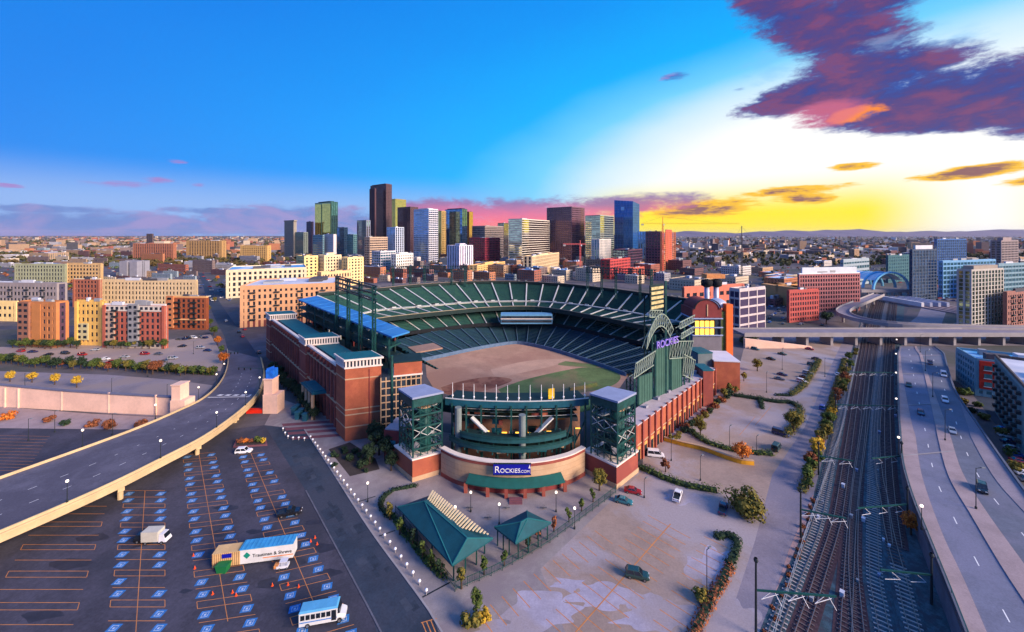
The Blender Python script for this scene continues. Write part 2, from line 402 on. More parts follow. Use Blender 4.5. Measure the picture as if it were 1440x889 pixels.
# ---------------- painted stalls, accessible lot
def lerp(a, b, t): return a + (b - a) * t
SYM = {}
def symbol_mesh():
    b = MB(); b.poly([(-.95, -.8), (.95, -.8), (.95, .8), (-.95, .8)], 0, 0)
    for x0, y0, x1, y1 in ((-.55, -.5, .55, -.4), (-.55, .4, .55, .5), (-.55, -.4, -.45, .4), (.45, -.4, .55, .4), (-.15, -.2, .2, .2)): b.poly([(x0, y0), (x1, y0), (x1, y1), (x0, y1)], .004, 1)
    return b.mesh('accessible_symbol', [M_BLUEP, mat('worn_white_paint', (176, 186, 198), .85, .3, 1.5)])
M_WHITEW = mat('worn_white_paint', (176, 186, 198), .85, .3, 1.5)
SYMM = symbol_mesh()
b = MB(); b.poly([(0, -.055), (1, -.055), (1, .055), (0, .055)], 0); LINEM = b.mesh('stall_line', M_ORANGE)
def line(a, c, parent, z=.012, name='stall_line', w=1.0, me=None):
    d = Vector(c) - Vector(a); inst(name, me or LINEM, (a[0], a[1], z), math.atan2(d.y, d.x), (Vector((d.x, d.y)).length, w, 1), parent)
def column(l0, l1, r0, r1, blue=True, centre=True, start=0):
    L0, L1, R0, R1 = G(*l0), G(*l1), G(*r0), G(*r1); n = (L1 - L0).length; s = 0; k = start
    def rung(s):
        t = s / n; return L0.lerp(L1, t), R0.lerp(R1, t)
    while s < n + 6:
        a, c = rung(s); line(a, c, lotA)
        step = (3.6, 3.6, 1.9)[k % 3]
        if blue and step > 3:
            a2, c2 = rung(s + step / 2); dr = (c2 - a2).normalized(); ang = math.atan2(dr.y, dr.x)
            for p in (a2 + dr * 1.15, c2 - dr * 1.15):
                if rnd.random() < .9: inst('accessible_symbol', SYMM, (p.x, p.y, .013), ang, 1, lotA)
        elif step < 3:
            a2, c2 = rung(s + step)
            line(a, a2, lotA); line(c, c2, lotA)
        s += step; k += 1
    if centre:
        a, c = rung(0); a2, c2 = rung(n); line((a + c) / 2, (a2 + c2) / 2, lotA, .0135)
column((176, 690), (150, 889), (232, 690), (232, 889))
column((257, 640), (280, 880), (302, 636), (360, 868), start=1)
column((335, 640), (409, 872), (371, 636), (484, 852))
column((62, 712), (-34, 889), (150, 712), (100, 889), blue=False, centre=False)
for i in range(12):                                  # faint rows under the far side of the bridge
    y = 612 + i * 4.4; line(G(-10 - i * 3, y), G(70 - i * 3, y + 2), lotA, w=.8)
# ---------------- painted stalls, pale lot
Wd = Vector((V.y, -V.x, 0))
def row(p0, p1, sides, pitch=2.75, length=5.2, spine=True):
    a, c = G(*p0), G(*p1); n = int((c - a).length / pitch); d = (c - a).normalized(); w = Vector((d.y, -d.x, 0))
    for i in range(n + 1):
        p = a + d * i * pitch
        for s in sides: line(p + w * s * .08, p + w * s * length, lotR, .019, w=1.5)
    if spine: line(a, c, lotR, .020, w=2.0)
row((800, 900), (943, 737), (1, -1))
row((672, 862), (842, 742), (1,), spine=False)
row((960, 900), (1026, 770), (-1,), spine=False)
row((820, 980), (800, 902), (1,), spine=False)
row((1006, 560), (1040, 530), (1,), spine=False)
for k in range(2):                                   # white ticks in the fenced lot
    line(G(1040 + k * 22, 612 - k * 14), G(1062 + k * 22, 586 - k * 14), lotR, .02, 'stall_line', 1.2)

# pale seal-coat patches worn into the lot
pr = random.Random(4)
for cx_, cy_, rx_, ry_ in ((760, 862, 60, 26), (850, 840, 46, 18), (930, 868, 60, 22), (1000, 800, 30, 26), (800, 822, 24, 10), (960, 700, 30, 10), (1030, 880, 40, 30), (905, 845, 22, 12), (700, 885, 30, 14)):
    P = []
    for k in range(22):
        a = 6.283 * k / 22; f = 1 + pr.uniform(-.32, .32); P.append(up(G(cx_ + rx_ * f * math.cos(a), cy_ + ry_ * f * math.sin(a)), .0125 + cx_ * 2e-6))
    b = MB(); b.poly(catmull(P + [P[0]], 3)[:-1]); b.build('seal_patch', mat('seal_coat', (162, 156, 172), .6, .14, .12, var2=(154, 142, 142), fine=.3), lotR)
# repair patches, drains and hatching
pr = random.Random(12)
for i in range(26):
    t = pr.random(); x, y = 410 + 150 * t + pr.uniform(-8, 26), 640 + 215 * t; c = G(x, y); a = math.atan2(U.y, U.x); s1, s2 = pr.uniform(1.5, 6), pr.uniform(.8, 2.2)
    q = [c + Vector((math.cos(a) * u_ * s1 - math.sin(a) * v_ * s2, math.sin(a) * u_ * s1 + math.cos(a) * v_ * s2, .0095 + i * .0001)) for u_, v_ in ((-.5, -.5), (.5, -.45), (.46, .5), (-.5, .48))]
    b = MB(); b.add(q, [(0, 1, 2, 3)]); b.build('tar_patch', mat('tar_dark', (42, 52, 66), .8, .3, .5) if i % 3 else mat('tar_pale', (58, 66, 80), .85, .2, .5), street)
for i in range(22):
    x, y = pr.uniform(20, 470), pr.uniform(650, 880); c = G(x, y); a = pr.uniform(0, 3.1); s1 = pr.uniform(1.2, 5); P = [c + Vector((math.cos(k * .63 + a) * s1 * pr.uniform(.5, 1.1), math.sin(k * .63 + a) * s1 * .4 * pr.uniform(.5, 1.1), .0062 + i * .0001)) for k in range(10)]
    if y < 690 + (x < 230) * 60 - x * .1: continue
    b = MB(); b.poly(P); b.build('oil_stain', mat('oil_dark', (48, 48, 58), .6, .2, .6), lotA)
for p0, p1 in (((533, 754), (556, 746)), ((594, 840), (633, 819)), ((503, 706), (528, 698))): line(G(*p0), G(*p1), plaza, .02, 'drain', 3.0, MB().poly([(0, -.055), (1, -.055), (1, .055), (0, .055)], 0).mesh('drain', M_STEEL))
for k in range(4): line(G(594 + k * 6, 876 - k * 1.5), G(602 + k * 6, 896 - k * 1.5), street, .02, 'hatch_line', 1.6)
line(G(592, 876), G(614, 870), street, .021, 'hatch_line', 1.6)
# ---------------- mountains, far city mass
def mountains():
    b = MB(); rr = random.Random(3); A = []; Bq = []; n = 130
    ph = [rr.random() * 6.28 for _ in range(6)]
    for i in range(n):
        x = 900 + i * 14; d = 12500
        hgt = 3.0 + 2.2 * min(1, max(0, (x - 930) / 300)) + 1.2 * math.sin(x * .02 + ph[0]) + 1.0 * math.sin(x * .047 + ph[1]) + .7 * math.sin(x * .11 + ph[2]) + rr.uniform(-.4, .4)
        hgt *= min(1, max(.05, (x - 890) / 120)); y = HY - max(hgt, .2)
        P = XD(x, d); A.append((P.x, P.y, 0)); Bq.append((P.x, P.y + 2500, ZY(y, d + 2500)))
    C = [(x, y + 4000, 0) for x, y, z in Bq]
    b.strip(A, Bq); b.strip(Bq, C)
    return tag(b.build('mountains', mat('mountain_rock', (92, 84, 110), 1, .1, .0006)), kind='structure')
mountains()

# ---------------- left viaduct
def road_path(px): return [G(x, y, z) for x, y, z in px]
def at_t(P, n): return resample(catmull(P, 6), n)
back = at_t(road_path([(-120, 716, 6.5), (0, 674, 6.5), (117, 632, 6.5), (192, 604, 6.2), (248, 580, 5.4), (288, 560, 4.2), (312, 536, 2.6), (321, 512, 1.3), (320, 492, .45)]), 60)
front = at_t(road_path([(-150, 810, 6.5), (0, 750, 6.5), (143, 688, 6.5), (228, 646, 6.4), (290, 613, 5.9), (338, 578, 5.0), (362, 553, 4.0), (370, 528, 2.4), (366, 504, .9)]), 60)
vd = thing('viaduct', 'curving road viaduct with beige parapets beside the accessible parking lot', 'bridge', up(back[20], 0))
b = MB(); rib(b, back, front, lambda p: p.z - .9, lambda p: p.z); b.build('deck', mat('viaduct_asphalt', (92, 90, 104), .85, .18, .15, var2=(78, 76, 90), fine=.4), vd)
def offs(P, d):
    o = []
    for i, p in enumerate(P):
        t = (P[min(i + 1, len(P) - 1)] - P[max(i - 1, 0)]); t.z = 0; t.normalize(); o.append(p + Vector((-t.y, t.x, 0)) * d)
    return o
fo = offs(front, -.35); bo = offs(back, .3)
b = MB(); rib(b, front, fo, lambda p: p.z - 1.9, lambda p: p.z + .75); b.build('parapet', M_BEIGE, vd)
b = MB(); rib(b, fo, offs(front, -.75), lambda p: p.z - .25, lambda p: p.z + .15); b.build('ledge', M_BEIGE, vd)
b = MB(); rib(b, bo, back, lambda p: p.z - 1.4, lambda p: p.z + .7); b.build('parapet', M_BEIGE, vd)
fi = offs(front, 1.8); fi2 = offs(front, .02)
b = MB(); rib(b, fi, fi2, lambda p: p.z - .2, lambda p: p.z + .16); b.build('footway', mat('footway_slab', (84, 88, 98), .9, .1, .3), vd)
b = MB(); rib(b, offs(front, 5.5), offs(front, 1.0), lambda p: p.z - 2.2, lambda p: p.z - .95); b.build('girder', M_BEIGE, vd)
b = MB(); rib(b, offs(back, -1.0), offs(back, -4.5), lambda p: p.z - 2.2, lambda p: p.z - .95); b.build('girder', M_BEIGE, vd)
for i in (4, 12, 20, 28, 36):
    p = offs(front, 1.6)[i]; q = offs(back, -1.6)[i]; m = (p + q) / 2; d = (q - p).normalized()
    b = MB(); b.bar(up(p - d * .6, p.z - 2.9), up(q + d * .6, p.z - 2.9), 1.3, 1.3); cap = b.build('pier_cap', M_BEIGE, vd)
    for t in (.06, .94):
        c = p.lerp(q, t); b = MB(); b.tube(up(c, 0), up(c, p.z - 3.0), .62, n=12); b.build('pier', M_BEIGE, vd)
# stripes and joints on the deck
for off_ in (3.9, 7.3):
    for i in range(0, 44, 2):
        a, c = front[i].lerp(back[i], off_ / 13), front[i + 1].lerp(back[i + 1], off_ / 13); d = c - a
        b = MB(); n = Vector((-d.y, d.x, 0)).normalized() * .07; e = Vector((0, 0, .008)); c = a.lerp(c, .55)
        b.add([a - n + e, c - n + e, c + n + e, a + n + e], [(0, 1, 2, 3)]); b.build('lane_dash', M_WHITE, vd)
for i in range(5):                                   # stop bar and arrows by the junction
    x = 304 + i * 11; b = MB(); a = G(x, 556.5, 4.1); p = [a + Vector((dx_, dy_, .02)) for dx_, dy_ in ((0, 0), (2.0, 0), (2.6, 1.1), (.7, 1.1))]
    b.add(p, [(0, 1, 2, 3)]); b.build('road_arrow', M_WHITE, vd)
b = MB(); a, c = G(292, 559, 4.2), G(352, 558, 4.2); e = Vector((0, .25, .03)); b.add([a + Vector((0, -.2, .03)), c + Vector((0, -.2, .03)), c + e, a + e], [(0, 1, 2, 3)]); b.build('stop_bar', M_WHITE, vd)

# ---------------- generic street lamp
def lamp(p, h, label, group, globe=True, arm=0, m=M_STEEL, ang=0):
    t = thing('street_lamp', label, 'street lamp', p, group)
    b = MB(); b.tube((0, 0, 0), (0, 0, h), .09, .06, 8); b.build('pole', m, t, local=True)
    b = MB(); b.lathe((0, 0, 0), [(.22, 0), (.22, .5), (.1, .62)], 8); b.build('base', m, t, local=True)
    if globe:
        b = MB(); b.lathe((0, 0, h), [(.05, 0), (.26, .12), (.32, .34), (.24, .56), (.02, .68)], 10); b.build('globe', M_LAMP, t, local=True, smooth=True)
    else:
        b = MB(); e = Vector((math.cos(ang), math.sin(ang), 0)); b.bar((0, 0, h - .1), e * arm + Vector((0, 0, h + .1)), .09); b.build('arm', m, t, local=True)
        b = MB(); q = e * arm; b.box((q.x, q.y, h), (.8, .35, .18), ang); b.build('lamp_head', mat('lamp_housing', (120, 124, 128), .5), t, local=True)
    return t
for k_, i in enumerate((36, 29, 22, 15, 8)): lamp(fo[i] + Vector((0, 0, .75)), 4.6, nth(k_) + ' globe lamp from the blue bannered pylon on the front viaduct parapet', 'globe lamps along the viaduct front')
for k_, i in enumerate((38, 31, 24, 17, 10)): lamp(bo[i] + Vector((0, 0, .7)), 4.6, nth(k_) + ' globe lamp from the wall-end pylon on the rear viaduct parapet', 'globe lamps along the viaduct rear')

# ---------------- pink retaining wall with pylon
rw = thing('retaining_wall', 'long pink concrete retaining wall with thin buttresses below the leafy car park', 'wall', G(120, 580))
wb = [G(-200, 566), G(0, 572), G(85, 577), G(170, 581.5), G(247, 585)]; wtop = [8.8, 8.6, 7.6, 7.2, 6.9]
b = MB()
for i in range(4):
    a, c = wb[i], wb[i + 1]; n = Vector((0, 1.0, 0))
    b.hexa([a, c, c + n, a + n, up(a, wtop[i]), up(c, wtop[i + 1]), up(c + n, wtop[i + 1]), up(a + n, wtop[i])])
b.build('wall_face', M_PINKC, rw)
b = MB()
for i in range(4):
    a, c = up(wb[i], wtop[i]), up(wb[i + 1], wtop[i + 1]); b.bar(a + Vector((0, .45, .2)), c + Vector((0, .45, .2)), 1.4, .4)
b.build('coping', mat('coping_grey', (104, 104, 122), .9), rw)
for x in (8, 27, 88, 154, 220):
    y = 572 + (x / 247) * 13; p = G(x, y); h = ZY(0, 1) and 7.4; b = MB(); b.box((p.x, p.y - .25, 0), (.45, .5, h + .5)); b.build('buttress', M_PINKC, rw)
def pylon(x, y, label, blue):
    p = G(x, y); t = thing('bridge_pylon', label, 'pylon', p)
    k = p.y / F
    b = MB(); b.box((0, 0, 0), (20 * k, 5, 26 * k)); b.build('base_block', M_PINKC, t, local=True)
    b = MB(); b.box((-4 * k, .2, 26 * k), (12 * k, 4.2, 20 * k)); b.build('shaft', M_PINKC, t, local=True)
    b = MB(); b.box((-4 * k, .2, 46 * k), (13.5 * k, 4.8, 1.2 * k)); b.build('cornice', M_PINKC, t, local=True)
    if blue:
        b = MB(); b.box((-3 * k, .2, 47.2 * k), (10 * k, 3.4, 12 * k)); b.prism([(-7 * k, -1.4), (1 * k, -1.4), (-3 * k, 1.8)], 59.2 * k, 61.5 * k); b.build('banner_cube', mat('banner_blue', (28, 104, 204), .6, .25, .8), t, local=True)
    return t
pylon(385, 578, 'stepped pink pylon topped with blue banners at the end of the viaduct', True)
pylon(257, 586, 'stepped pink pylon ending the long retaining wall', False)
b = MB(); a = G(346, 582); b.prism([(a.x, a.y), (a.x + 7.5, a.y + .5), (a.x + 7.5, a.y + 2.4), (a.x, a.y + 2)], 0, 1.3)
tag(b.build('barrier', mat('red_barrier', (226, 44, 20), .6, .1, .8), at=(a.x, a.y, 0)), 'bright red barrier block by the blue bannered pylon', 'barrier')

# ---------------- right elevated highway (deck 6 m above the tracks)
HZ = 6.0
def hp(px): return at_t([G(x, y, HZ) for x, y in px], 56)
e0 = hp([(1265, 474), (1264, 484), (1262, 496), (1262, 520), (1263, 579), (1265, 610), (1268, 649), (1281, 697), (1307, 763), (1333, 828), (1353, 880), (1372, 930)])
e1 = hp([(1267, 474), (1266, 484), (1266, 496), (1270, 532), (1282, 595), (1287, 612), (1296, 668), (1323, 746), (1352, 808), (1386, 886), (1400, 920), (1410, 940)])
e2 = hp([(1286, 474), (1288, 484), (1292, 496), (1301, 532), (1315, 596), (1318, 612), (1333, 668), (1365, 724), (1407, 795), (1441, 847), (1470, 890), (1480, 906)])
e3 = hp([(1289, 474), (1292, 484), (1296, 496), (1307, 532), (1330, 596), (1336, 612), (1352, 662), (1385, 717), (1441, 795), (1465, 830), (1490, 862), (1510, 890)])
e4 = hp([(1311, 474), (1316, 484), (1322, 496), (1338, 532), (1360, 596), (1366, 616), (1398, 672), (1441, 721), (1480, 765), (1500, 790), (1530, 822), (1545, 838)])
e5 = hp([(1316, 474), (1322, 484), (1328, 496), (1342, 545), (1373, 593), (1382, 606), (1407, 642), (1441, 689), (1480, 740), (1505, 765), (1530, 790), (1550, 812)])
hw = thing('highway_viaduct', 'raised dual carriageway with paved median above the rail tracks', 'bridge', up(e0[30], 0))
def strip_part(name, A, Bq, m, z0, z1):
    zf = lambda p: HZ * min(1, max(.03, (246 - p.y) / 34)); b = MB(); rib(b, A, Bq, (lambda p: max(0, zf(p) + z0)) if z0 > -HZ else 0.0, lambda p: zf(p) + z1); return b.build(name, m, hw)
strip_part('deck', e0, e5, M_ROADC, -1.2, -.02)
strip_part('footway', e0, e1, M_WALKP, -.1, .14)
strip_part('carriageway', e1, e2, mat('pale_asphalt', (106, 110, 130), .8, .12, .15, var2=(116, 118, 140), fine=.35), -.1, .0)
strip_part('median', e2, e3, M_WALKP, -.1, .15)
strip_part('carriageway', e3, e4, mat('worn_asphalt', (98, 104, 120), .8, .14, .12, var2=(108, 110, 128), fine=.35), -.1, .004)
strip_part('shoulder', e4, e5, M_ROADC, -.1, .10)
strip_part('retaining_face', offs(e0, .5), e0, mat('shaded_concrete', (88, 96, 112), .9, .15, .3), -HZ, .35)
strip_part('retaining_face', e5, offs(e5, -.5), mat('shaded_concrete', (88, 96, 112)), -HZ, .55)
b = MB(); rail = [p + Vector((0, 0, .9)) for p in offs(e0, .2) if p.y < 210]
for a, c in zip(rail, rail[1:]): b.bar(a, c, .12, .12)
for p in rail[::2]: b.bar(p, p - Vector((0, 0, .7)), .08)
b.build('railing', M_TEALST, hw, kind='stuff')
for A, Bq, n in ((e1, e2, 2), (e3, e4, 2)):
    for i in range(8, 54, 3):
        a, c = A[i].lerp(Bq[i], .5), A[i + 1].lerp(Bq[i + 1], .5); c = a.lerp(c, .6); d = (c - a).normalized(); nn = Vector((-d.y, d.x, 0)) * .09; e = Vector((0, 0, .012))
        b = MB(); b.add([a - nn + e, c - nn + e, c + nn + e, a + nn + e], [(0, 1, 2, 3)]); b.build('lane_dash', M_WHITE, hw)
for i in (20, 30, 40):
    b = MB(); a, c = e0[i], e5[i]; b.bar(a + Vector((0, 0, .155)), e3[i] + Vector((0, 0, .155)), .35, .03); b.build('expansion_joint', M_CONC, hw)
for k_, i in enumerate((8, 16, 24, 32, 40, 48)): lamp(up(offs(e0, -.5)[i], HZ + .14), 4.8, nth(k_) + ' globe lamp from the straight viaduct on the pink highway footway', 'globe lamps along the highway footway')
for k_, i in enumerate((10, 19, 28, 38, 47)): lamp(up(e2[i].lerp(e3[i], .5), HZ + .15), 9.5, nth(k_) + ' tall lamp post from the straight viaduct on the highway median', 'highway median lamps', False, 1.6, ang=0)

# ---------------- cross viaduct and curved ramp beyond the lots
cv = thing('viaduct', 'straight pale viaduct crossing over the rail tracks and lots', 'bridge', G(1240, 486))
y0 = 250.0; CVX = XD(1046, 250).x + 210; b = MB(); b.box((CVX, y0 + 6, 6.2), (420, 13, 1.5)); b.build('deck', M_ROADC, cv)
b = MB(); b.box((CVX, y0 - .7, 6.0), (420, .4, 2.6)); b.build('parapet', M_CONC, cv)
b = MB(); b.box((CVX, y0 + 12.7, 6.0), (420, .4, 2.6)); b.build('parapet', M_CONC, cv)
for x in range(1060, 1500, 34):
    p = XD(x, y0 + 6); b = MB(); b.box((p.x, p.y, 0), (1.6, 9, 6.2)); b.build('pier', M_CONC, cv)
cr = thing('ramp_viaduct', 'curved pale ramp sweeping off behind the straight viaduct', 'bridge', G(1200, 470))
P = at_t([G(x, y, 8) for x, y in ((1236, 414), (1212, 424), (1190, 433), (1186, 440), (1202, 447), (1232, 453), (1272, 457), (1340, 460), (1440, 462), (1520, 463))], 50)
b = MB(); rib(b, offs(P, 4), offs(P, -4), 6.8, 8.0); b.build('deck', M_ROADC, cr)
for s in (4.2, -4.2):
    b = MB(); rib(b, offs(P, s + .2), offs(P, s - .2), 6.6, 9.2); b.build('parapet', M_CONC, cr)
for i in range(4, 50, 5):
    b = MB(); b.tube(up(P[i], 0), up(P[i], 6.8), .9, n=10); b.build('pier', M_CONC, cr)
pw = thing('ramp_wall', 'pinkish wedge-shaped abutment wall below the straight viaduct', 'wall', G(1090, 484))
b = MB(); a, c = G(1048, 490), G(1142, 490); b.prism([(a.x, a.y), (c.x, c.y), (c.x, c.y + 2), (a.x, a.y + 2)], 0, lambda p: 6.0 if p[0] < c.x - 14 else 1.0); b.build('wall_face', M_PINKC, pw)

# ---------------- railway tracks
M_RAIL = mat('rail_steel', (134, 122, 118), .4, .1, .5, metal=.6); M_TIE = mat('sleeper_wood', (104, 92, 92), .9, .3, .8); M_TIE2 = mat('sleeper_concrete', (172, 164, 160), .9, .15, .8)
M_RUST = mat('rusty_ballast', (70, 52, 58), .95, .3, .9)
b = MB(); b.box((0, 0, 0), (2.6, .26, .14)); TIEM = b.mesh('sleeper', M_TIE); b = MB(); b.box((0, 0, 0), (2.6, .28, .16)); TIEM2 = b.mesh('sleeper', M_TIE2)
tracks = [([(1084, 905), (1104, 850), (1128, 793), (1148, 740), (1161, 681), (1175, 616), (1190, 550), (1204, 492), (1218, 440), (1229, 410)], 1, 'track of pale sleepers closest to the access road fence'),
          ([(1122, 905), (1146, 834), (1160, 790), (1173, 749), (1181, 714), (1193, 632), (1202, 570), (1213, 500), (1224, 440), (1236, 410)], 0, 'rust dark track second from the access road fence'),
          ([(1189, 905), (1193, 830), (1196, 770), (1200, 714), (1206, 660), (1212, 616), (1217, 560), (1223, 500), (1232, 440), (1242, 410)], 0, 'dark track with crossing rails in the middle of the yard'),
          ([(1209, 905), (1202, 830), (1200, 780), (1203, 700), (1211, 640), (1218, 590), (1225, 540), (1231, 490), (1238, 440), (1247, 410)], 0, 'dark track merging into the middle one at a switch'),
          ([(1246, 905), (1236, 850), (1230, 812), (1228, 740), (1228, 690), (1229, 632), (1232, 570), (1238, 500), (1244, 440), (1252, 410)], 1, 'straight track of pale sleepers beside blue ballast'),
          ([(1291, 905), (1278, 860), (1267, 812), (1257, 775), (1249, 740), (1243, 700), (1236, 665), (1234, 600), (1243, 500), (1249, 440), (1256, 410)], 2, 'track that bends out beside the highway wall'),
          ([(1262, 770), (1253, 700), (1249, 640), (1248, 580), (1250, 520), (1254, 470), (1258, 430), (1262, 410)], 0, 'dark track running along the foot of the highway wall')]
for ti, (px, pale, lab) in enumerate(tracks):
    P = catmull([G(*p) for p in px], 24); t = thing('railway_track', lab, 'railway track', up(P[0], 0), 'railway tracks in the yard')
    L = [0]
    for a, c in zip(P, P[1:]): L.append(L[-1] + (c - a).length)
    n = int(L[-1] / 2.0); Q = resample(P, n)
    z = .03 + ti * .012
    b = MB(); rib(b, offs(Q, 1.9), offs(Q, -1.9), 0.0, z); b.build('ballast_bed', M_RUST if pale == 0 else M_BALLAST, t)
    for s in (.75, -.75):
        b = MB(); rib(b, offs(Q, s + .06), offs(Q, s - .06), z + .17, z + .32); b.build('rail', M_RAIL, t)
    far = MB(); k = 0; s = 0; m = len(P); nt_ = int(L[-1] / 1.15); T = resample(P, nt_)
    for i in range(nt_ - 1):
        p, q = T[i], T[i + 1]; d = q - p; a = math.atan2(d.y, d.x) + math.pi / 2
        if p.y > 420: break
        mid = pale == 1 or (pale == 2 and 0 < p.y < 84)
        if i < 44:
            o = inst('sleeper', TIEM2 if mid else TIEM, p + Vector((0, 0, z)) - t.location, a, 1, t)
        else: far.box((p.x, p.y, z), (2.6, .28, .15), a)
    far.build('sleepers', M_TIE2 if pale == 1 else M_TIE, t, kind='stuff')
# ================================================================ stadium
M_BRICK = mat('red_brick', (148, 78, 66), .9, .14, .3, var2=(134, 68, 62), bump=.2)
M_BRICKO = mat('orange_brick', (166, 92, 66), .9, .14, .3, var2=(152, 80, 62), bump=.2)
M_BRICKD = mat('maroon_brick', (124, 56, 56), .9, .12, .3, bump=.2)
M_SAND = mat('sandstone', (190, 160, 128), .9, .08, .25, var2=(178, 146, 116))
M_STONE = mat('pale_stone', (222, 210, 200), .8, .06, .4)
M_SEAT = mat('green_seats', (24, 68, 64), .8, .25, .8, var2=(34, 78, 66))
M_SEATL = mat('navy_seats', (16, 52, 70), .8, .25, .8, var2=(20, 58, 66))
M_STEP = mat('aisle_concrete', (190, 192, 188), .9, .08, .6)
M_FASC = mat('fascia_green', (20, 44, 44), .7, .2, .4)
M_DIRT = mat('infield_dirt', (176, 138, 114), .95, .14, .06, var2=(158, 118, 98), fine=.3)
M_GRASS = mat('outfield_turf', (92, 112, 66), .95, .25, .09, var2=(130, 114, 82), fine=.4)
M_BLUER = mat('blue_metal_roof', (44, 118, 184), .7, .18, .3, spec=.3, var2=(60, 128, 186))
M_TEALR = mat('teal_roof', (18, 92, 104), .7, .12, .4)
M_SLATE = mat('slate_blue_roof', (138, 148, 176), .7, .08, .4)
M_GREEN = mat('green_steel', (26, 70, 68), .55, .3, .8, metal=.05)
M_GREENP = mat('scoreboard_back', (56, 92, 82), .7, .12, .3)
M_DARK = mat('dark_void', (26, 30, 36), .9, .2, .5)
M_WIN = glassmat('dark_windows', (40, 50, 62), .15)
M_WARM = glow('warm_light', (255, 190, 70), .9)
M_GREYR = mat('grey_flat_roof', (150, 150, 160), .9, .1, .15, var2=(132, 134, 148))

ST = thing('stadium', 'brick and green steel ballpark with an open bowl around a dirt field', 'stadium', G(720, 560))
FC = G(735, 512)
def path(px, z, n=64): return resample(catmull([G(x, y, z) for x, y in px], 8), n)
def outward(P, d, dz):
    o = []
    for p in P:
        v = Vector((p.x - FC.x, p.y - FC.y, 0)).normalized(); o.append(p + v * d + Vector((0, 0, dz)))
    return o
def stepped(A, Bq, rows):
    """terraced deck between two edge lines"""
    b = MB(); prev = None
    for r in range(rows):
        t0, t1 = r / rows, (r + 1) / rows
        L0 = [a.lerp(c, t0) for a, c in zip(A, Bq)]; L1 = [up(a.lerp(c, t1), a.lerp(c, t0).z) for a, c in zip(A, Bq)]
        b.strip(L0, L1); L2 = [a.lerp(c, t1) for a, c in zip(A, Bq)]; b.strip(L1, L2)
    return b
rim_px = [(446, 416), (500, 411), (540, 408), (577, 404), (634, 400), (672, 398.5), (720, 398.5), (788, 402), (828, 406), (868, 410.5), (900, 415), (936, 420), (975, 426)]
mid_px = [(452, 452), (500, 442), (540, 434.6), (598, 430), (642, 426), (686, 423.6), (740, 423), (770, 424), (814, 428), (850, 433), (896, 440), (930, 447), (962, 453)]
frt_px = [(452, 464), (500, 455), (540, 448), (619, 439.5), (686, 433.5), (740, 432), (777, 435), (840, 446), (900, 458), (952, 468)]
rim, mid, frt = path(rim_px, 32), path(mid_px, 22.9), path(frt_px, 20)
def reang(P):   # re-sample by bearing round the field so that lines match up
    A = [math.atan2(p.x - FC.x, p.y - FC.y) for p in P]; return A
def match(P, Q):
    """points of Q at the bearings of P"""
    aq = reang(Q); out = []
    for p, a in zip(P, reang(P)):
        k = 0
        while k < len(aq) - 2 and aq[k + 1] < a: k += 1
        t = (a - aq[k]) / max(aq[k + 1] - aq[k], 1e-6); t = min(max(t, 0), 1); out.append(Q[k].lerp(Q[k + 1], t))
    return out
frtm, rimm = match(mid, frt), match(mid, rim)
stepped(mid, rimm, 16).build('upper_deck', M_SEAT, ST); stepped(frtm, [p - Vector((0, 0, .9)) for p in mid], 7).build('upper_deck', M_SEAT, ST)
b = MB(); b.strip([p - Vector((0, 0, .9)) for p in mid], mid); b.build('cross_aisle_wall', M_STEP, ST)
b = MB(); A = [p.lerp(q, .06) + Vector((0, 0, .15)) for p, q in zip(mid, frtm)]; b.strip(A, [p + Vector((0, 0, .2)) for p in mid]); b.build('cross_aisle', M_STEP, ST)
# fascia under the front of the upper deck
b = MB(); rib(b, outward(frtm, .6, 0), outward(frtm, -.1, 0), lambda p: 18.0, lambda p: 20.9); b.build('deck_fascia', M_FASC, ST)
b = MB(); rib(b, outward(frtm, -.15, 0), outward(frtm, -.3, 0), 20.6, 21.0); b.build('rail_line', mat('tan_rail', (150, 140, 120), .7), ST)
b = MB(); rib(b, outward(rimm, 1.2, 0), rimm, 0, 33.6); b.build('back_wall', M_FASC, ST)
b = MB(); rib(b, outward(rimm, 1.5, 0), outward(rimm, -.4, 0), 33.6, 34.0); b.build('rim_cap', mat('rim_tan', (120, 108, 100), .8), ST)
# rim clutter: railings, vents
b = MB()
for i in range(0, 63):
    p, q = rimm[i], rimm[i + 1]
    b.bar(p + Vector((0, 0, 3.2)), q + Vector((0, 0, 3.2)), .12)
    if i % 2 == 0: b.bar(p + Vector((0, 0, 2)), p + Vector((0, 0, 3.3)), .12)
    if rnd.random() < .35: b.box((p.x, p.y, 34.0), (1.6, 1.2, rnd.uniform(.5, 1.5)))
b.build('rim_railing', mat('rim_grey', (110, 112, 116), .7), ST, kind='stuff')
# mezzanine
mz_px = [(520, 476), (575, 468), (628, 461.5), (672, 457), (740, 454), (777, 456), (820, 464), (855, 472.5), (900, 482), (925, 488)]
mz = path(mz_px, 10); mzo = outward(mz, 14, 6)
stepped(mz, mzo, 9).build('club_deck', M_SEAT, ST)
b = MB(); rib(b, outward(mz, .5, 0), outward(mz, -.1, 0), 8.6, 10.8); b.build('deck_fascia', M_DARK, ST)
b = MB(); rib(b, outward(mzo, 1.0, 0), mzo, 9, 20.0); b.build('concourse_wall', M_FASC, ST)
# lower bowl
lw_px = [(575, 510), (593, 505), (625, 498), (655, 491.6), (690, 485), (717, 481), (733, 481), (765, 487), (801, 497), (855, 515), (881, 525)]
lw = path(lw_px, 1.6); lwo = outward(lw, 25, 7.6)
stepped(lw, lwo, 16).build('lower_deck', M_SEATL, ST)
b = MB(); rib(b, lw, outward(lw, -.5, 0), 0, 2.0); b.build('field_wall', mat('field_wall', (86, 110, 140), .8, .15, .5), ST)
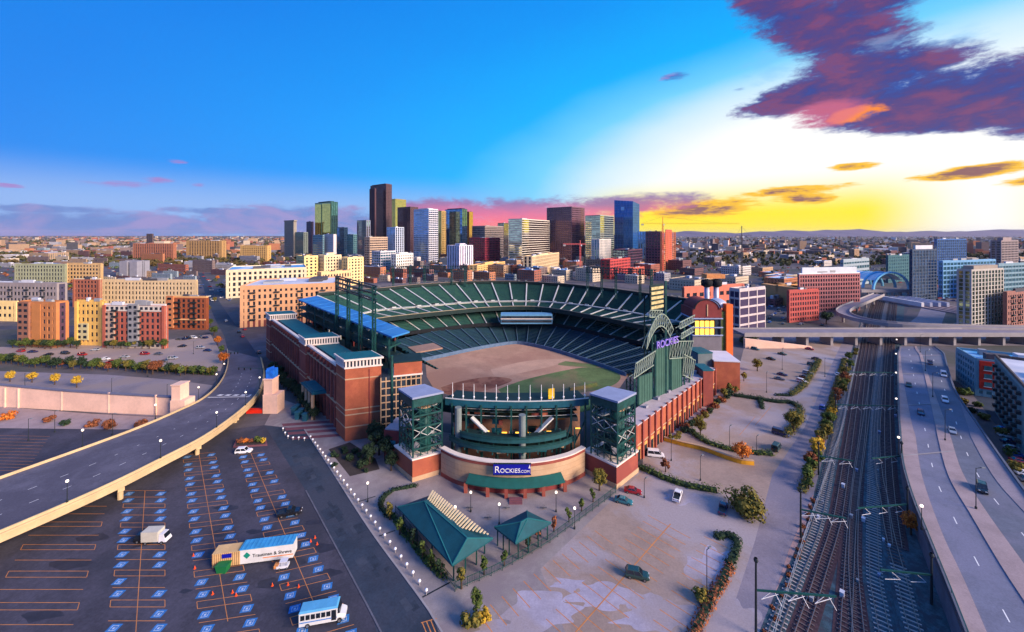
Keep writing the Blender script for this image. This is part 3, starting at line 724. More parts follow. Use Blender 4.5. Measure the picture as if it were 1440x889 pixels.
# aisles up each deck
def aisles(A, Bq, n, w, m=M_STEP, skip=0):
    for i in range(n):
        f = (i + .5) / n * (len(A) - 1); k = int(f); t = f - k
        a, c = A[k].lerp(A[k + 1], t), Bq[k].lerp(Bq[k + 1], t); d = (A[k + 1] - A[k]).normalized() * w / 2
        b = MB(); e = Vector((0, 0, .45)); b.add([a - d + e, a + d + e, c + d + e, c - d + e, a - d, a + d, c + d, c - d], [(0, 1, 2, 3), (4, 7, 6, 5), (0, 4, 5, 1), (1, 5, 6, 2), (2, 6, 7, 3), (3, 7, 4, 0)])
        b.build('aisle_stair', m, ST)
aisles(mid, rimm, 26, .8); aisles(frtm, [p - Vector((0, 0, .9)) for p in mid], 26, .7)
aisles(mz, mzo, 22, .55); aisles(lw, lwo, 24, .5, mat('lower_aisle', (64, 92, 112), .9, .1))
# vomitory mouths on the cross aisle
for i in range(16):
    k = 5 + i * 3.4; p = mid[int(k)]; d = (mid[int(k) + 1] - p).normalized(); o = Vector((-d.y, d.x, 0)) * (1 if d.x > 0 else -1); q = p + d * 2
    b = MB(); b.par(q + Vector((0, 0, -.6)), d * 1.6, o * 1.4, (0, 0, 1.5)); b.build('vomitory', M_DARK, ST)
    b = MB(); b.par(q + d * 1.7 + Vector((0, 0, -.6)), d * 2.6, o * .5, (0, 0, 1.3)); b.build('vomitory_wall', M_STEP, ST)
# press box
a, c = G(704, 452, 11.5), G(776, 452, 11.5); a.y = c.y = 262
b = MB(); b.box(((a.x + c.x) / 2, 266, 11.2), (34, 8, 6.2)); pb_ = b.build('press_box', mat('press_box_blue', (96, 150, 186), .6, .12, .6), ST)
for k in range(2):
    b = MB(); b.box(((a.x + c.x) / 2, 261.9, 12.2 + k * 2.7), (33, .3, 1.5)); b.build('window_band', M_WIN, pb_)
b = MB(); b.box(((a.x + c.x) / 2, 261.6, 14.4), (34, .5, .5)); b.build('ledge', M_STONE, pb_)
# field
fpx = [(598, 505), (625, 499), (655, 492.4), (690, 486), (717, 482), (733, 482), (765, 488), (801, 498), (855, 516), (884, 527), (872, 545), (840, 556), (780, 560), (700, 560), (640, 558), (612, 550), (600, 530)]
b = MB(); b.poly([up(G(*p), .03) for p in fpx]); field = tag(b.build('field', M_DIRT), kind='structure')
def patch(name, px, z, m):
    P = catmull([G(*p) for p in px + [px[0]]], 5)[:-1]; b = MB(); b.poly([up(p, z) for p in P]); return b.build(name, m, field)
patch('turf', [(700, 548), (735, 535), (780, 524), (820, 517), (848, 518), (872, 528), (862, 542), (820, 552), (760, 556), (715, 557)], .036, M_GRASS)
patch('turf', [(795, 508), (830, 512), (842, 516), (815, 516), (785, 513)], .036, M_GRASS)
patch('wet_soil', [(620, 545), (650, 536), (690, 530), (720, 534), (700, 544), (665, 553), (630, 555)], .036, mat('wet_soil', (120, 74, 58), .9, .3, .3, var2=(150, 104, 82)))
patch('worn_soil', [(690, 520), (740, 508), (800, 505), (780, 514), (735, 524), (700, 530)], .033, mat('worn_soil', (184, 148, 124), .95, .1, .1))
b = MB(); rib(b, [G(800, 549), G(818, 545), G(838, 541)], [G(802, 551), G(820, 547), G(840, 543)], 0, 1.6); b.build('soil_heap', M_GRASS, field)

# ---------------- left brick wing
C0 = Vector((-55.7, 135, 0)); u1 = Vector((-.670, .742, 0)); w1 = Vector((.95, .31, 0)).normalized(); nl = Vector((-u1.y, u1.x, 0)) ; nl = nl if nl.x < 0 else -nl
wing = MB(); s0 = C0 + u1 * 9
wing.par(s0 + w1 * .6, u1 * 106, w1 * 13, (0, 0, 21.6)); wing_o = wing.build('brick_wing', M_BRICKD, ST)
b = MB(); b.par(s0 + w1 * 3 + Vector((0, 0, 21.6)), u1 * 106, w1 * 9, (0, 0, 1.0)); b.build('wing_roof', M_TEALR, ST)
nb = 25
for i in range(nb + 1):
    t = 106 * i / nb
    b = MB(); b.par(s0 + u1 * (t - .55) - w1 * .1, u1 * 1.1, w1 * .9, (0, 0, 22.6)); b.build('pilaster', M_BRICK, ST)
for i in range(nb):
    t = 106 * (i + .5) / nb
    b = MB(); b.par(s0 + u1 * (t - 1.15) + w1 * .45 + Vector((0, 0, 11)), u1 * 2.3, w1 * .3, (0, 0, 7.5)); b.build('window', M_WIN, ST)
    b = MB(); b.par(s0 + u1 * (t - .95) + w1 * .45 + Vector((0, 0, 2)), u1 * 1.9, w1 * .3, (0, 0, 4.2)); b.build('arch_opening', M_DARK, ST)
for z, h in ((22.6, .7), (9.2, .5), (19.4, .4)):
    b = MB(); b.par(s0 - w1 * .25 + Vector((0, 0, z)), u1 * 106, w1 * 1.4, (0, 0, h)); b.build('string_course', M_STONE if z > 20 else M_SAND, ST)
def pavilion(t0, t1, width, h, mfront, out=.8):
    a = C0 + u1 * t0; L = (t1 - t0)
    b = MB(); b.par(a - w1 * out, u1 * L, w1 * (width + out), (0, 0, h - 3.2)); p = b.build('brick_pavilion', mfront, ST)
    b = MB(); b.par(a - w1 * (out + .35) - u1 * .35 + Vector((0, 0, h - 3.2)), u1 * (L + .7), w1 * (width + out + .7), (0, 0, .5)); b.build('cornice', M_STONE, p)
    b = MB(); b.par(a - w1 * (out - .1) + u1 * .1 + Vector((0, 0, h - 2.7)), u1 * (L - .2), w1 * (width + out - .2), (0, 0, 2.1)); b.build('attic', M_WIN, p)
    n = int(width / 1.0)
    for k in range(n + 1):
        b = MB(); b.par(a - w1 * out + w1 * ((width + out - .5) * k / n) - u1 * .12 + Vector((0, 0, h - 2.7)), u1 * .4, w1 * .5, (0, 0, 2.1)); b.build('attic_post', M_STONE, p)
    n = int(L / 1.1)
    for k in range(1, n + 1):
        b = MB(); b.par(a - w1 * (out + .12) + u1 * ((L - .5) * k / n) + Vector((0, 0, h - 2.7)), u1 * .5, w1 * .4, (0, 0, 2.1)); b.build('attic_post', M_STONE, p)
    b = MB(); b.par(a - w1 * (out + .6) - u1 * .6 + Vector((0, 0, h - .6)), u1 * (L + 1.2), w1 * (width + out + 1.2), (0, 0, .6)); b.build('roof_edge', M_STONE, p)
    b = MB(); b.par(a - w1 * (out + .1) - u1 * .1 + Vector((0, 0, h)), u1 * (L + .2), w1 * (width + out + .2), (0, 0, .12)); b.build('flat_roof', M_TEALR, p)
    for z in (4.5, 8.6, 10.4, h - 7.0):
        b = MB(); b.par(a - w1 * (out + .1) - u1 * .1 + Vector((0, 0, z)), u1 * (L + .2), w1 * (width + out + .2), (0, 0, .38)); b.build('string_course', M_SAND, p)
    b = MB(); b.par(a + w1 * (width * .62) - u1 * .15 + Vector((0, 0, .1)), u1 * .3, w1 * .3, (0, 0, h - 4)); b.build('downpipe', M_BRICKD, p)
    return p
pavilion(0, 9, 10.8, 27.7, M_BRICKO); pavilion(47, 56, 12, 25.8, M_BRICK); pavilion(116, 126, 12, 25.6, M_BRICK)
# gate canopy with arches on the wing
b = MB(); a = C0 + u1 * 22 - w1 * 5; b.par(a + Vector((0, 0, 9.6)), u1 * 15, w1 * 5, (0, 0, .8)); b.par(a + Vector((0, 0, 10.4)) + w1 * .8 + u1 * .8, u1 * 13.4, w1 * 4, (0, 0, .5)); g_ = b.build('gate_canopy', M_TEALR, ST)
for k in range(4):
    p = a + u1 * (1 + k * 4.3) + w1 * .5; b = MB(); b.box((p.x, p.y, 0), (.9, .9, 9.6)); b.build('canopy_column', M_SAND, g_)
for k in range(5):
    p = a + u1 * (1 + k * 2.6) - w1 * (2 + k % 2 * 2); b = MB(); b.box((p.x, p.y, 0), (1.5, 1.5, 2.6)); b.prism([(p.x - 1, p.y - 1), (p.x + 1, p.y - 1), (p.x + 1, p.y + 1), (p.x - 1, p.y + 1)], 2.6, 2.8)
    tag(b.build('ticket_booth', mat('booth_teal', (38, 92, 110), .6, .2, .8), at=(p.x, p.y, 0)), 'small teal ticket booth under the gate canopy of the ballpark', 'booth', 'ticket booths at the gate')
b = MB(); p = G(474, 618); b.lathe((0, 0, 0), [(1.9, 0), (2.2, 1.2), (1.5, 2.6), (2.4, 3.4), (1.2, 5.0), (.2, 6.2)], 9)
tag(b.build('inflatable_sculpture', mat('blue_vinyl', (22, 92, 190), .4, .3, .6), at=p, smooth=True, local=True), 'blue inflatable figure standing by the brick corner of the ballpark', 'sculpture')
bpy.data.objects['inflatable_sculpture'].location = p; 
# upper terrace structure behind the wing with blue canopy
ca = [G(419, 421, 32), G(446, 416, 32), G(576, 466, 32), G(551, 473.5, 32)]
b = MB(); b.prism([(p.x, p.y) for p in ca], 31.4, 32.0); can = b.build('blue_canopy', M_BLUER, ST)
for k in range(1, 12):
    a, c = ca[0].lerp(ca[3], k / 12), ca[1].lerp(ca[2], k / 12); b = MB(); b.bar(a + Vector((0, 0, .06)), c + Vector((0, 0, .06)), .14, .16); b.build('roof_seam', M_BLUER, can)
for k in range(9):
    a, c = ca[0].lerp(ca[3], (k + .15) / 8.3), ca[1].lerp(ca[2], (k + .15) / 8.3)
    b = MB(); b.bar(up(a, 0), up(a, 31.4), .55); b.build('canopy_post', M_GREEN, ST)
    b = MB(); b.bar(up(a, 31.0), up(c, 31.0), .35, .7); b.build('canopy_beam', M_GREEN, ST)
    b = MB(); b.bar(up(a, 26.5), up(a.lerp(c, .55), 30.9), .25); b.build('canopy_brace', M_GREEN, ST)
for z, m in ((23.2, M_FASC), (27.2, M_GREEN), (17.0, M_FASC)):
    b = MB(); a0, a1 = ca[0].lerp(ca[3], .01), ca[0].lerp(ca[3], .985); d = (ca[1] - ca[0]) ; d.z = 0; d = d.normalized()
    b.par(up(a0, z), up(a1, 0) - up(a0, 0), d * 7.5, (0, 0, .5)); b.build('terrace_floor', m, ST)
    for k in range(14):
        p = a0.lerp(a1, (k + .5) / 14) + d * 6
        b = MB(); b.box((p.x, p.y, z + .5), (2.2, .5, 2.4), math.atan2(u1.y, u1.x)); b.build('terrace_partition', rnd.choice([M_DARK, M_BRICKD, M_FASC, M_STEP]), ST)
    for dz in (.7, 1.3):
        b = MB(); b.bar(up(a0, z + dz), up(a1, z + dz), .12); b.build('railing', M_GREEN, ST)
# terrace decks of the near wing facing the field
q0, q1 = ca[1].lerp(ca[2], .05), ca[1].lerp(ca[2], .95); dq = Vector((.742, .670, 0))
T0 = [up(q0.lerp(q1, k / 12), 24) for k in range(13)]; T1 = [up(p + dq * 17, 12) for p in T0]
stepped(T1, T0, 12).build('terrace_seats', M_SEAT, ST)
# lower wing blocks: grid windows under an orange band
bx0 = XD(535, 135); bx1 = XD(593, 139)
d = (bx1 - bx0); d.z = 0; wd = d.length; d.normalize(); bk = Vector((-d.y, d.x, 0))
b = MB(); b.par(bx0 + bk * .35, d * wd, bk * 9, (0, 0, 21.5)); blk = b.build('concourse_block', M_WIN, ST)
b = MB(); b.par(bx0 + d * 4.4 + Vector((0, 0, 21.5)) - bk * .1, d * (wd - 4.3), bk * 8.8, (0, 0, 4.4)); b.build('orange_band', M_BRICKO, blk)
b = MB(); b.par(bx0 + d * 3.9 + Vector((0, 0, 21.3)) - bk * .4, d * (wd - 3.6), bk * 9.4, (0, 0, .5)); b.build('ledge', M_STONE, blk)
b = MB(); b.par(bx0 + d * 4.2 + Vector((0, 0, 25.9)) - bk * .2, d * (wd - 4.0), bk * 9.2, (0, 0, .4)); b.build('roof', M_FASC, blk)
for k in range(9):
    b = MB(); b.par(bx0 + d * (wd - .4) * (k / 8) + bk * .1, d * .3, bk * .4, (0, 0, 21.3)); b.build('mullion', M_SAND, blk)
for k in range(8):
    b = MB(); b.par(bx0 + bk * .14 + Vector((0, 0, 3 + k * 2.4)), d * wd, bk * .3, (0, 0, .35)); b.build('transom', M_SAND, blk)
p = G(551, 580, 0); p = XD(551, 128)
b = MB(); b.tube(up(p, 0), up(p, 31.2), .45, n=10); b.build('canopy_mast', M_GREEN, ST)
b = MB(); a = XD(585, 150); b.par(Vector((a.x, a.y, 25.2)), Vector((9, 6, 0)), Vector((-5, 7, 0)), (0, 0, .5)); b.build('terrace_roof', mat('tan_roof', (150, 120, 104), .9), ST)
b = MB(); a = XD(540, 124); b.par(a, Vector((6.4, -1.4, 0)), Vector((1.5, 8, 0)), (0, 0, 9.2)); lo = b.build('low_brick_block', M_BRICKD, ST)
b = MB(); b.par(a + Vector((.3, .1, 9.2)), Vector((6.0, -1.2, 0)), Vector((1.4, 7.6, 0)), (0, 0, .4)); b.build('roof', M_GREYR, lo)
b = MB(); b.par(a + Vector((2.2, -.75, 4.5)), Vector((1.6, -.35, 0)), Vector((.1, .5, 0)), (0, 0, 1.7)); b.build('window', mat('teal_glass', (60, 130, 150), .2), lo)

# ---------------- stair towers at each end of the curved wall
def stair_tower(roof_px, zr, base_px, flip):
    q = [G(x, y, zr) for x, y in roof_px]      # front, right, back, left
    t = MB(); t.prism([(p.x, p.y) for p in q], zr - .3, zr + .25); tw = t.build('stair_tower', M_SLATE, ST)
    c = sum(q, Vector()) / 4; ins = [up(c.lerp(p, .93), 0) for p in q]
    t = MB()
    for i in range(4):
        a, d = ins[i], ins[(i + 1) % 4]
        t.bar(up(a, zr - 1.6), up(d, zr - 1.6), .35, 2.2)
    t.build('roof_truss', M_GREEN, tw)
    for i in range(4):
        a, d = ins[i], ins[(i + 1) % 4]
        for f in (0, .25, .5, .75):
            p = a.lerp(d, f); t = MB(); t.bar(up(p, 5.5), up(p, zr - .3), .42 if f == 0 else .22); t.build('column', M_GREEN, tw)
        for z in (8.6, 11.6, 14.6, 18.0):
            t = MB(); t.bar(up(a, z), up(d, z), .3, .45); t.build('tie_beam', M_GREEN, tw)
        for k, z in enumerate((5.6, 8.8, 11.8, 14.8, 18.2)):
            for f in (0, .5):
                A, D = a.lerp(d, f), a.lerp(d, f + .5); t = MB(); z1 = z + 2.7
                t.bar(up(A, z), up(D, z1), .14); t.bar(up(D, z), up(A, z1), .14); t.build('cross_brace', M_STEP if (k + i) % 4 == 2 else M_GREEN, tw, kind='stuff')
    for k, z in enumerate((7.6, 10.6, 13.6, 16.8)):
        t = MB(); w = [c.lerp(p, .7) for p in q]; t.prism([(p.x, p.y) for p in w], z, z + .35); t.build('landing', M_FASC, tw)
        t = MB(); t.bar(up(w[k % 4], z + .3), up(w[(k + 2) % 4], z + 3.1), 1.5, .3); t.build('stair_flight', M_STEP if k % 2 else M_GREYR, tw)
    t = MB(); cc_ = c + (ins[1] - c) * .2; t.tube(up(cc_, 0), up(cc_, zr - 4.2), 2.1, n=14); t.build('lift_shaft', mat('shaft_teal', (20, 76, 74), .6, .15, .4), tw, smooth=True)
    t = MB(); t.tube(up(cc_, zr - 4.2), up(cc_, zr - 3.9), 2.3, n=14); t.build('shaft_cap', M_SAND, tw)
    # brick plinth
    pl = [G(*p) for p in base_px]; t = MB(); t.prism([(p.x, p.y) for p in pl], 0, 6.0); t.build('brick_plinth', M_BRICKO if not flip else M_BRICK, tw)
    for z in (0, 6.0):
        t = MB(); cc2 = sum(pl, Vector()) / len(pl); w = [cc2.lerp(p, 1.03) for p in pl]; t.prism([(p.x, p.y) for p in w], z if z else .004, z + (.45 if z else 1.3)); t.build('plinth_coping', M_STONE if z else M_SAND, tw)
    return tw
stair_tower([(580, 561), (624, 552), (597, 541), (560, 547.5)], 23.4, [(580, 678), (627, 664), (604, 640), (555, 656)], False)
stair_tower([(869, 566), (895, 553), (855, 544), (829, 554)], 23.7, [(867, 688), (897, 664), (860, 640), (821, 664)], True)

# ---------------- curved front wall and the open bleacher structure behind it
arc_g = [Vector(p) for p in ((-20.6, 115.6, 0), (-15.2, 111.6, 0), (-7.5, 108.9, 0), (.6, 108.0, 0), (8.6, 109.0, 0), (16.0, 111.8, 0), (21.2, 115.8, 0))]
arc = resample(catmull(arc_g, 8), 40)
b = MB(); rib(b, arc, offs(arc, 1.0), 0, 7.0); b.build('curved_wall', M_SAND, ST)
b = MB(); rib(b, offs(arc, -.12), offs(arc, 1.1), 7.0, 7.9); b.build('wall_band', M_BRICK, ST)
b = MB(); rib(b, offs(arc, -.3), offs(arc, 1.3), 7.9, 8.2); b.build('wall_coping', M_STONE, ST)
b = MB(); rib(b, offs(arc, -.15), offs(arc, .1), 0.004, 1.1); b.build('plinth_band', M_BRICK, ST)
for z in (2.6, 4.1, 5.6):
    b = MB(); rib(b, offs(arc, -.025), offs(arc, .1), z, z + .1); b.build('joint_line', mat('joint_sand', (168, 138, 108), .9), ST)
for k in range(3):
    p = arc[17 + k]; b = MB(); b.box((p.x - .5, p.y - .05, 5.0), (1.2, .25, .9)); b.build('vent', M_DARK, ST)
# base canopy
ar2 = [p for p in offs(arc, -2.6)][9:32]; ar3 = offs(arc, -.2)[9:32]
b = MB(); n = len(ar2); rib(b, ar3, ar2, lambda p: 3.2 if p in ar3 else 2.6, lambda p: 4.2 if p in ar3 else 2.9); cano = b.build('awning', mat('awning_teal', (20, 84, 80), .8, .12, .5), ST)
for i in (0, 5, 9, 13, 17, 22):
    p = ar2[i]; b = MB(); b.box((p.x, p.y + .5, 0), (.9, .9, 2.7)); b.build('awning_pier', M_BRICK, cano)
b = MB(); rib(b, offs(ar3, -.02), offs(ar3, -.3), .05, 2.5); b.build('doors', M_BRICKD, cano)
p = ar2[11]; b = MB()
for k in range(3): b.box((p.x, p.y - .4 - k * .7, 0), (3.4, .75, .55 - k * .18))
b.build('door_steps', M_BRICKP, cano)
# bleacher back: columns, slabs, raked deck
bk1 = offs(arc, 3.0); bk2 = offs(arc, 10.0)
flat = resample(catmull([XD(626, 120.2), XD(660, 118.6), XD(724, 117.6), XD(790, 118.4), XD(828, 120.0)], 8), 40); bk2 = offs(flat, 6)
for i in range(2, 39, 4):
    for P_ in (flat,):
        p = P_[i]; b = MB(); b.bar(up(p, 0), up(p, 19.4), .5); b.build('column', M_GREEN, ST)
    p = bk1[i]; q = bk2[i]
    b = MB(); b.bar(up(flat[i], 19.0), up(q, 17.0), .4, .8); b.build('raker_beam', M_GREEN, ST)
    b = MB(); b.bar(up(p, 8.2), up(flat[i], 14.4), .3); b.build('raker_strut', M_GREEN, ST)
    if i % 10 == 2:
        b = MB(); b.tube(up(offs(arc, 4.6)[i], 0), up(offs(arc, 4.6)[i], 19), 1.0, n=12); b.build('round_column', mat('column_grey', (112, 124, 124), .8), ST)
for z, i0, i1, m in ((9.6, 0, 39, M_GREEN), (12.2, 4, 35, M_GREEN)):
    b = MB(); rib(b, offs(arc, 3.2)[i0:i1 + 1], offs(arc, 7)[i0:i1 + 1], z, z + .35); b.build('floor_slab', M_FASC, ST)
    for dz in (.6, 1.2):
        b = MB(); rib(b, offs(arc, 2.9)[i0:i1 + 1], offs(arc, 3.05)[i0:i1 + 1], z + dz, z + dz + .14); b.build('railing', M_GREEN, ST)
    b = MB(); rib(b, offs(arc, 3.15)[i0:i1 + 1], offs(arc, 3.3)[i0:i1 + 1], z - .6, z + .9); b.build('parapet_panel', mat('panel_teal', (24, 74, 80), .7, .2, .4), ST)
flat = resample(catmull([XD(626, 120.2), XD(660, 118.6), XD(724, 117.6), XD(790, 118.4), XD(828, 120.0)], 8), 40)
b = MB(); rib(b, offs(flat, .2), offs(flat, 9), 19.2, 19.7); b.build('top_slab', M_FASC, ST)
b = MB(); rib(b, flat, offs(flat, .25), 18.6, 20.6); b.build('top_fascia', mat('fascia_blue', (24, 84, 100), .6, .2, .4), ST)
b = MB(); rib(b, offs(flat, -.1), offs(flat, .3), 20.6, 20.8); b.build('top_rail', M_STEP, ST)
Ra = offs(flat, 8); Rb = [Vector((p.x * 1.6, p.y + 34, 5.5)) for p in arc]
stepped(Rb, [up(p, 19.4) for p in Ra], 18).build('bleachers', M_SEAT, ST)
b = MB(); rib(b, offs(flat, 7.0), offs(flat, 7.6), 0, 18.5); b.build('back_wall', mat('concourse_tan', (150, 112, 92), .9, .2, .4), ST)
for x0_, x1_, z0_, z1_, m in ((-17, -12.5, 12.5, 17.5, M_BRICK), (12.5, 16.5, 12, 18, mat('orange_panel', (226, 128, 40), .8)), (-6.5, -2.2, 15.4, 16.3, M_WARM), (2.6, 7, 15.4, 16.3, M_WARM), (-6.5, -2.2, 14.2, 14.6, M_STONE), (2.6, 7, 14.2, 14.6, M_STONE), (-3.6, -1.6, 6.4, 8.4, M_WARM), (5, 7.4, 6.4, 8.4, M_WARM), (9, 12, 8.5, 10.4, M_SAND), (-12, -9.4, 9.4, 12, M_BRICKO)):
    pp = min(offs(flat, 6.9), key=lambda p: abs(p.x - (x0_ + x1_) / 2)); b = MB(); b.box(((x0_ + x1_) / 2, pp.y - .4, z0_), (x1_ - x0_, .3, z1_ - z0_)); b.build('concourse_panel', m, ST)
for s in (-1, 1):
    b = MB(); pA = Vector((s * 12.0, 118.6, 15.6)); pB = Vector((s * 5.4, 115.2, 11.0)); b.bar(pA, pB, 1.4, .4); b.build('stair_flight', M_STEP, ST)
for i in range(2, 39, 3):
    p = offs(flat, .4)[i]; b = MB(); b.tube(up(p, 20.0), up(p, 25.4), .11, .07, 6); b.lathe((p.x, p.y, 21.3), [(.05, 0), (.28, .15), (.28, .4), (.05, .55)], 8); b.build('flag_pole', M_WHITE, ST)
b = MB(); p = XD(775, 121, 21); b.box((p.x, p.y, 20.2), (2.0, .5, 3.0), R(20)); b.build('clock_panel', mat('yellow_panel', (222, 178, 40), .7, .3, .5), ST)
# concourse clutter: balustrades, stalls and lamps behind the columns
cr_ = random.Random(11)
for i in range(46):
    k = cr_.randrange(2, 37); p = offs(flat, cr_.uniform(.6, 5.5))[k]; z = cr_.choice([0, 9.95, 12.55, 15.4]); m = cr_.choice([M_SAND, M_BRICK, M_BRICKO, M_FASC, M_STEP, M_TEALR, M_STEEL])
    b = MB(); b.box((p.x, p.y, z), (cr_.uniform(.8, 3.2), .6, cr_.uniform(.8, 2.2)), cr_.uniform(-.2, .2)); b.build('concourse_stall', m, ST)
for z in (15.0, 16.9):
    b = MB(); rib(b, offs(flat, .9)[3:37], offs(flat, 6.5)[3:37], z, z + .25); b.build('floor_slab', M_FASC, ST)
    b = MB(); rib(b, offs(flat, .7)[3:37], offs(flat, .85)[3:37], z + .9, z + 1.02); b.build('railing', M_STEP, ST)
for i in range(3, 38, 4):
    p = flat[i].lerp(arc[i], .35); b = MB(); b.bar(up(p, 0), up(p, 13.4), .34); b.build('column', M_GREEN, ST)
    if i % 8 == 3: b = MB(); b.box((p.x + 1.2, p.y + 1.5, 12.3), (1.4, .2, .3)); b.build('strip_light', M_WARM, ST)
# small planting boxes and parked clutter on the lower slabs
for i in range(6):
    p = offs(arc, 5)[4 + i * 6]; b = MB(); b.box((p.x, p.y, 8.0), (2.4, 1.2, 1.2)); b.build('kiosk', rnd.choice([M_SAND, M_TEALR, M_BRICK]), ST)

# ---------------- right brick wall with pilasters
W0 = Vector((37.6, 121.0, 0)); Wv = Vector((68.2, 70.0, 0)).normalized(); Wn = Vector((Wv.y, -Wv.x, 0))
b = MB(); b.par(W0 - Wn * 6, Wv * 74, Wn * 5.6, (0, 0, 11.2)); rw_ = b.build('brick_wall', M_BRICKO, ST)
b = MB(); b.par(W0 - Wn * 6.2 + Vector((0, 0, 11.2)), Wv * 74, Wn * 6.1, (0, 0, .35)); b.build('roof', mat('pale_deck', (178, 166, 172), .9, .1, .3), rw_)
for i in range(17):
    b = MB(); b.par(W0 + Wv * (i * 4.55) - Wn * .5, Wv * .9, Wn * .65, (0, 0, 11.9)); b.build('pilaster', M_BRICK, rw_)
    if i < 16:
        b = MB(); b.par(W0 + Wv * (i * 4.55 + 1.6) - Wn * .52, Wv * 2.2, Wn * .2, (0, 0, 4.4)); b.build('arch_opening', mat('ochre_opening', (196, 150, 84), .8, .3, .6), rw_)
        b = MB(); b.par(W0 + Wv * (i * 4.55 + 1.9) - Wn * .5, Wv * 1.6, Wn * .26, (0, 0, 3.4)); b.build('opening_void', M_DARK, rw_)
        if i % 2: b = MB(); q = W0 + Wv * (i * 4.55 + 1.5) - Wn * 4; b.box((q.x, q.y, 11.55), (1.6, 1.0, rnd.uniform(.6, 1.3)), .77); b.build('roof_unit', M_GREYR, rw_)
b = MB(); b.par(W0 - Wn * .42 + Vector((0, 0, 5.0)), Wv * 74, Wn * .2, (0, 0, .3)); b.build('string_course', M_SAND, rw_)
def block(name, x, y, wpx, h, dep, m, roofm, yaw=0, parent=ST, lip=.35):
    p = G(x, y); w = wpx * p.y / F; b = MB(); q = p + Vector((0, dep / 2, 0)); b.box((q.x, q.y, 0), (w, dep, h), yaw); o = b.build(name, m, parent)
    b = MB(); b.box((q.x, q.y, h), (w + lip, dep + lip, .45), yaw); b.build('roof', roofm, o); return o
block('brick_block', 996, 572, 14, 14.5, 8, M_BRICK, M_TEALR, R(0))
k_ = block('brick_block', 1026, 548, 34, 12.5, 16, M_BRICKO, mat('white_roof', (206, 204, 214), .8, .06), R(-8))
block('service_block', 990, 545, 22, 15.5, 9, mat('grey_service', (104, 116, 120), .8), M_TEALR, R(8))
block('service_block', 1004, 520, 18, 15, 9, M_DARK, mat('white_roof', (206, 204, 214)), R(4))
# corner building with the arched gable
AB = XD(1000, 205)
ab = thing('arched_hall', 'maroon hall with a round arched gable and lit yellow galleries at the ballpark corner', 'building', up(AB, 0))
bw, bd = 15, 14
b = MB(); b.box((AB.x - 2.0, AB.y + 7, 0), (bw, bd, 18)); b.build('base_wall', mat('grey_wall', (120, 116, 124), .9, .1), ab)
b = MB(); b.box((AB.x - 2.0, AB.y + 7, 18), (bw - .6, bd, 9.2)); core = b.build('gallery_core', M_WIN, ab)
for z, h in ((18.6, 3.0), (22.6, 3.0)):
    b = MB(); b.box((AB.x - 3.4, AB.y - .1, z), (9.6, .3, h)); b.build('lit_gallery', M_WARM, ab)
for k in range(6):
    b = MB(); b.box((AB.x - 8.6 + k * 2.6, AB.y - .3, 18), (.35, .35, 9.2)); b.build('gallery_post', M_DARK, ab)
for z in (18, 22, 26.6):
    b = MB(); b.box((AB.x - 2.0, AB.y + 6.6, z), (bw + .6, bd + .8, .5)); b.build('ledge', mat('ledge_blue', (150, 166, 200), .8), ab)
b = MB(); b.box((AB.x - 2.0, AB.y + 7, 27.1), (bw, bd, 4.6)); b.build('upper_wall', M_BRICKD, ab)
arcp = [(AB.x - 2.0 + 6.2 * math.cos(math.pi * k / 14), 31.7 + 4.6 * math.sin(math.pi * k / 14)) for k in range(15)]
b = MB(); n = 15; b.v += [(x, AB.y, z) for x, z in arcp] + [(x, AB.y + bd, z) for x, z in arcp]; b.f += [tuple(range(n))[::-1], tuple(range(n, 2 * n))] + [(i, i + 1, n + i + 1, n + i) for i in range(n - 1)]; b.m += [0] * (n + 1); b.build('arched_gable', M_BRICKD, ab)
b = MB(); A_ = [(AB.x - 2.0 + 6.7 * math.cos(math.pi * k / 14), AB.y - .4, 31.7 + 5.1 * math.sin(math.pi * k / 14)) for k in range(15)]
for p, q in zip(A_, A_[1:]): b.bar(p, q, .5, .5)
b.build('arch_rim', M_DARK, ab)
b = MB(); b.box((AB.x - 2.0, AB.y - .2, 28), (.5, .3, 6)); b.build('flag_mast', M_SAND, ab)
b = MB(); b.lathe((AB.x + 7.0, AB.y + 8, 31.7), [(5.2, 0), (5.0, 1.6), (4.0, 3.0), (2.2, 4.0), (.1, 4.4)], 16); b.build('half_dome', mat('silver_dome', (196, 200, 212), .35, .05, metal=.5), ab, smooth=True)
b = MB(); b.box((AB.x + 9.6, AB.y + 2, 0), (3.4, 4, 34)); b.build('corner_pier', mat('orange_pier', (232, 112, 52), .8, .1, .3), ab)
b = MB(); b.box((AB.x + 6.6, AB.y + 3, 0), (3.0, 4, 30)); b.build('green_gallery', mat('olive_gallery', (92, 104, 56), .7, .4, .8), ab)

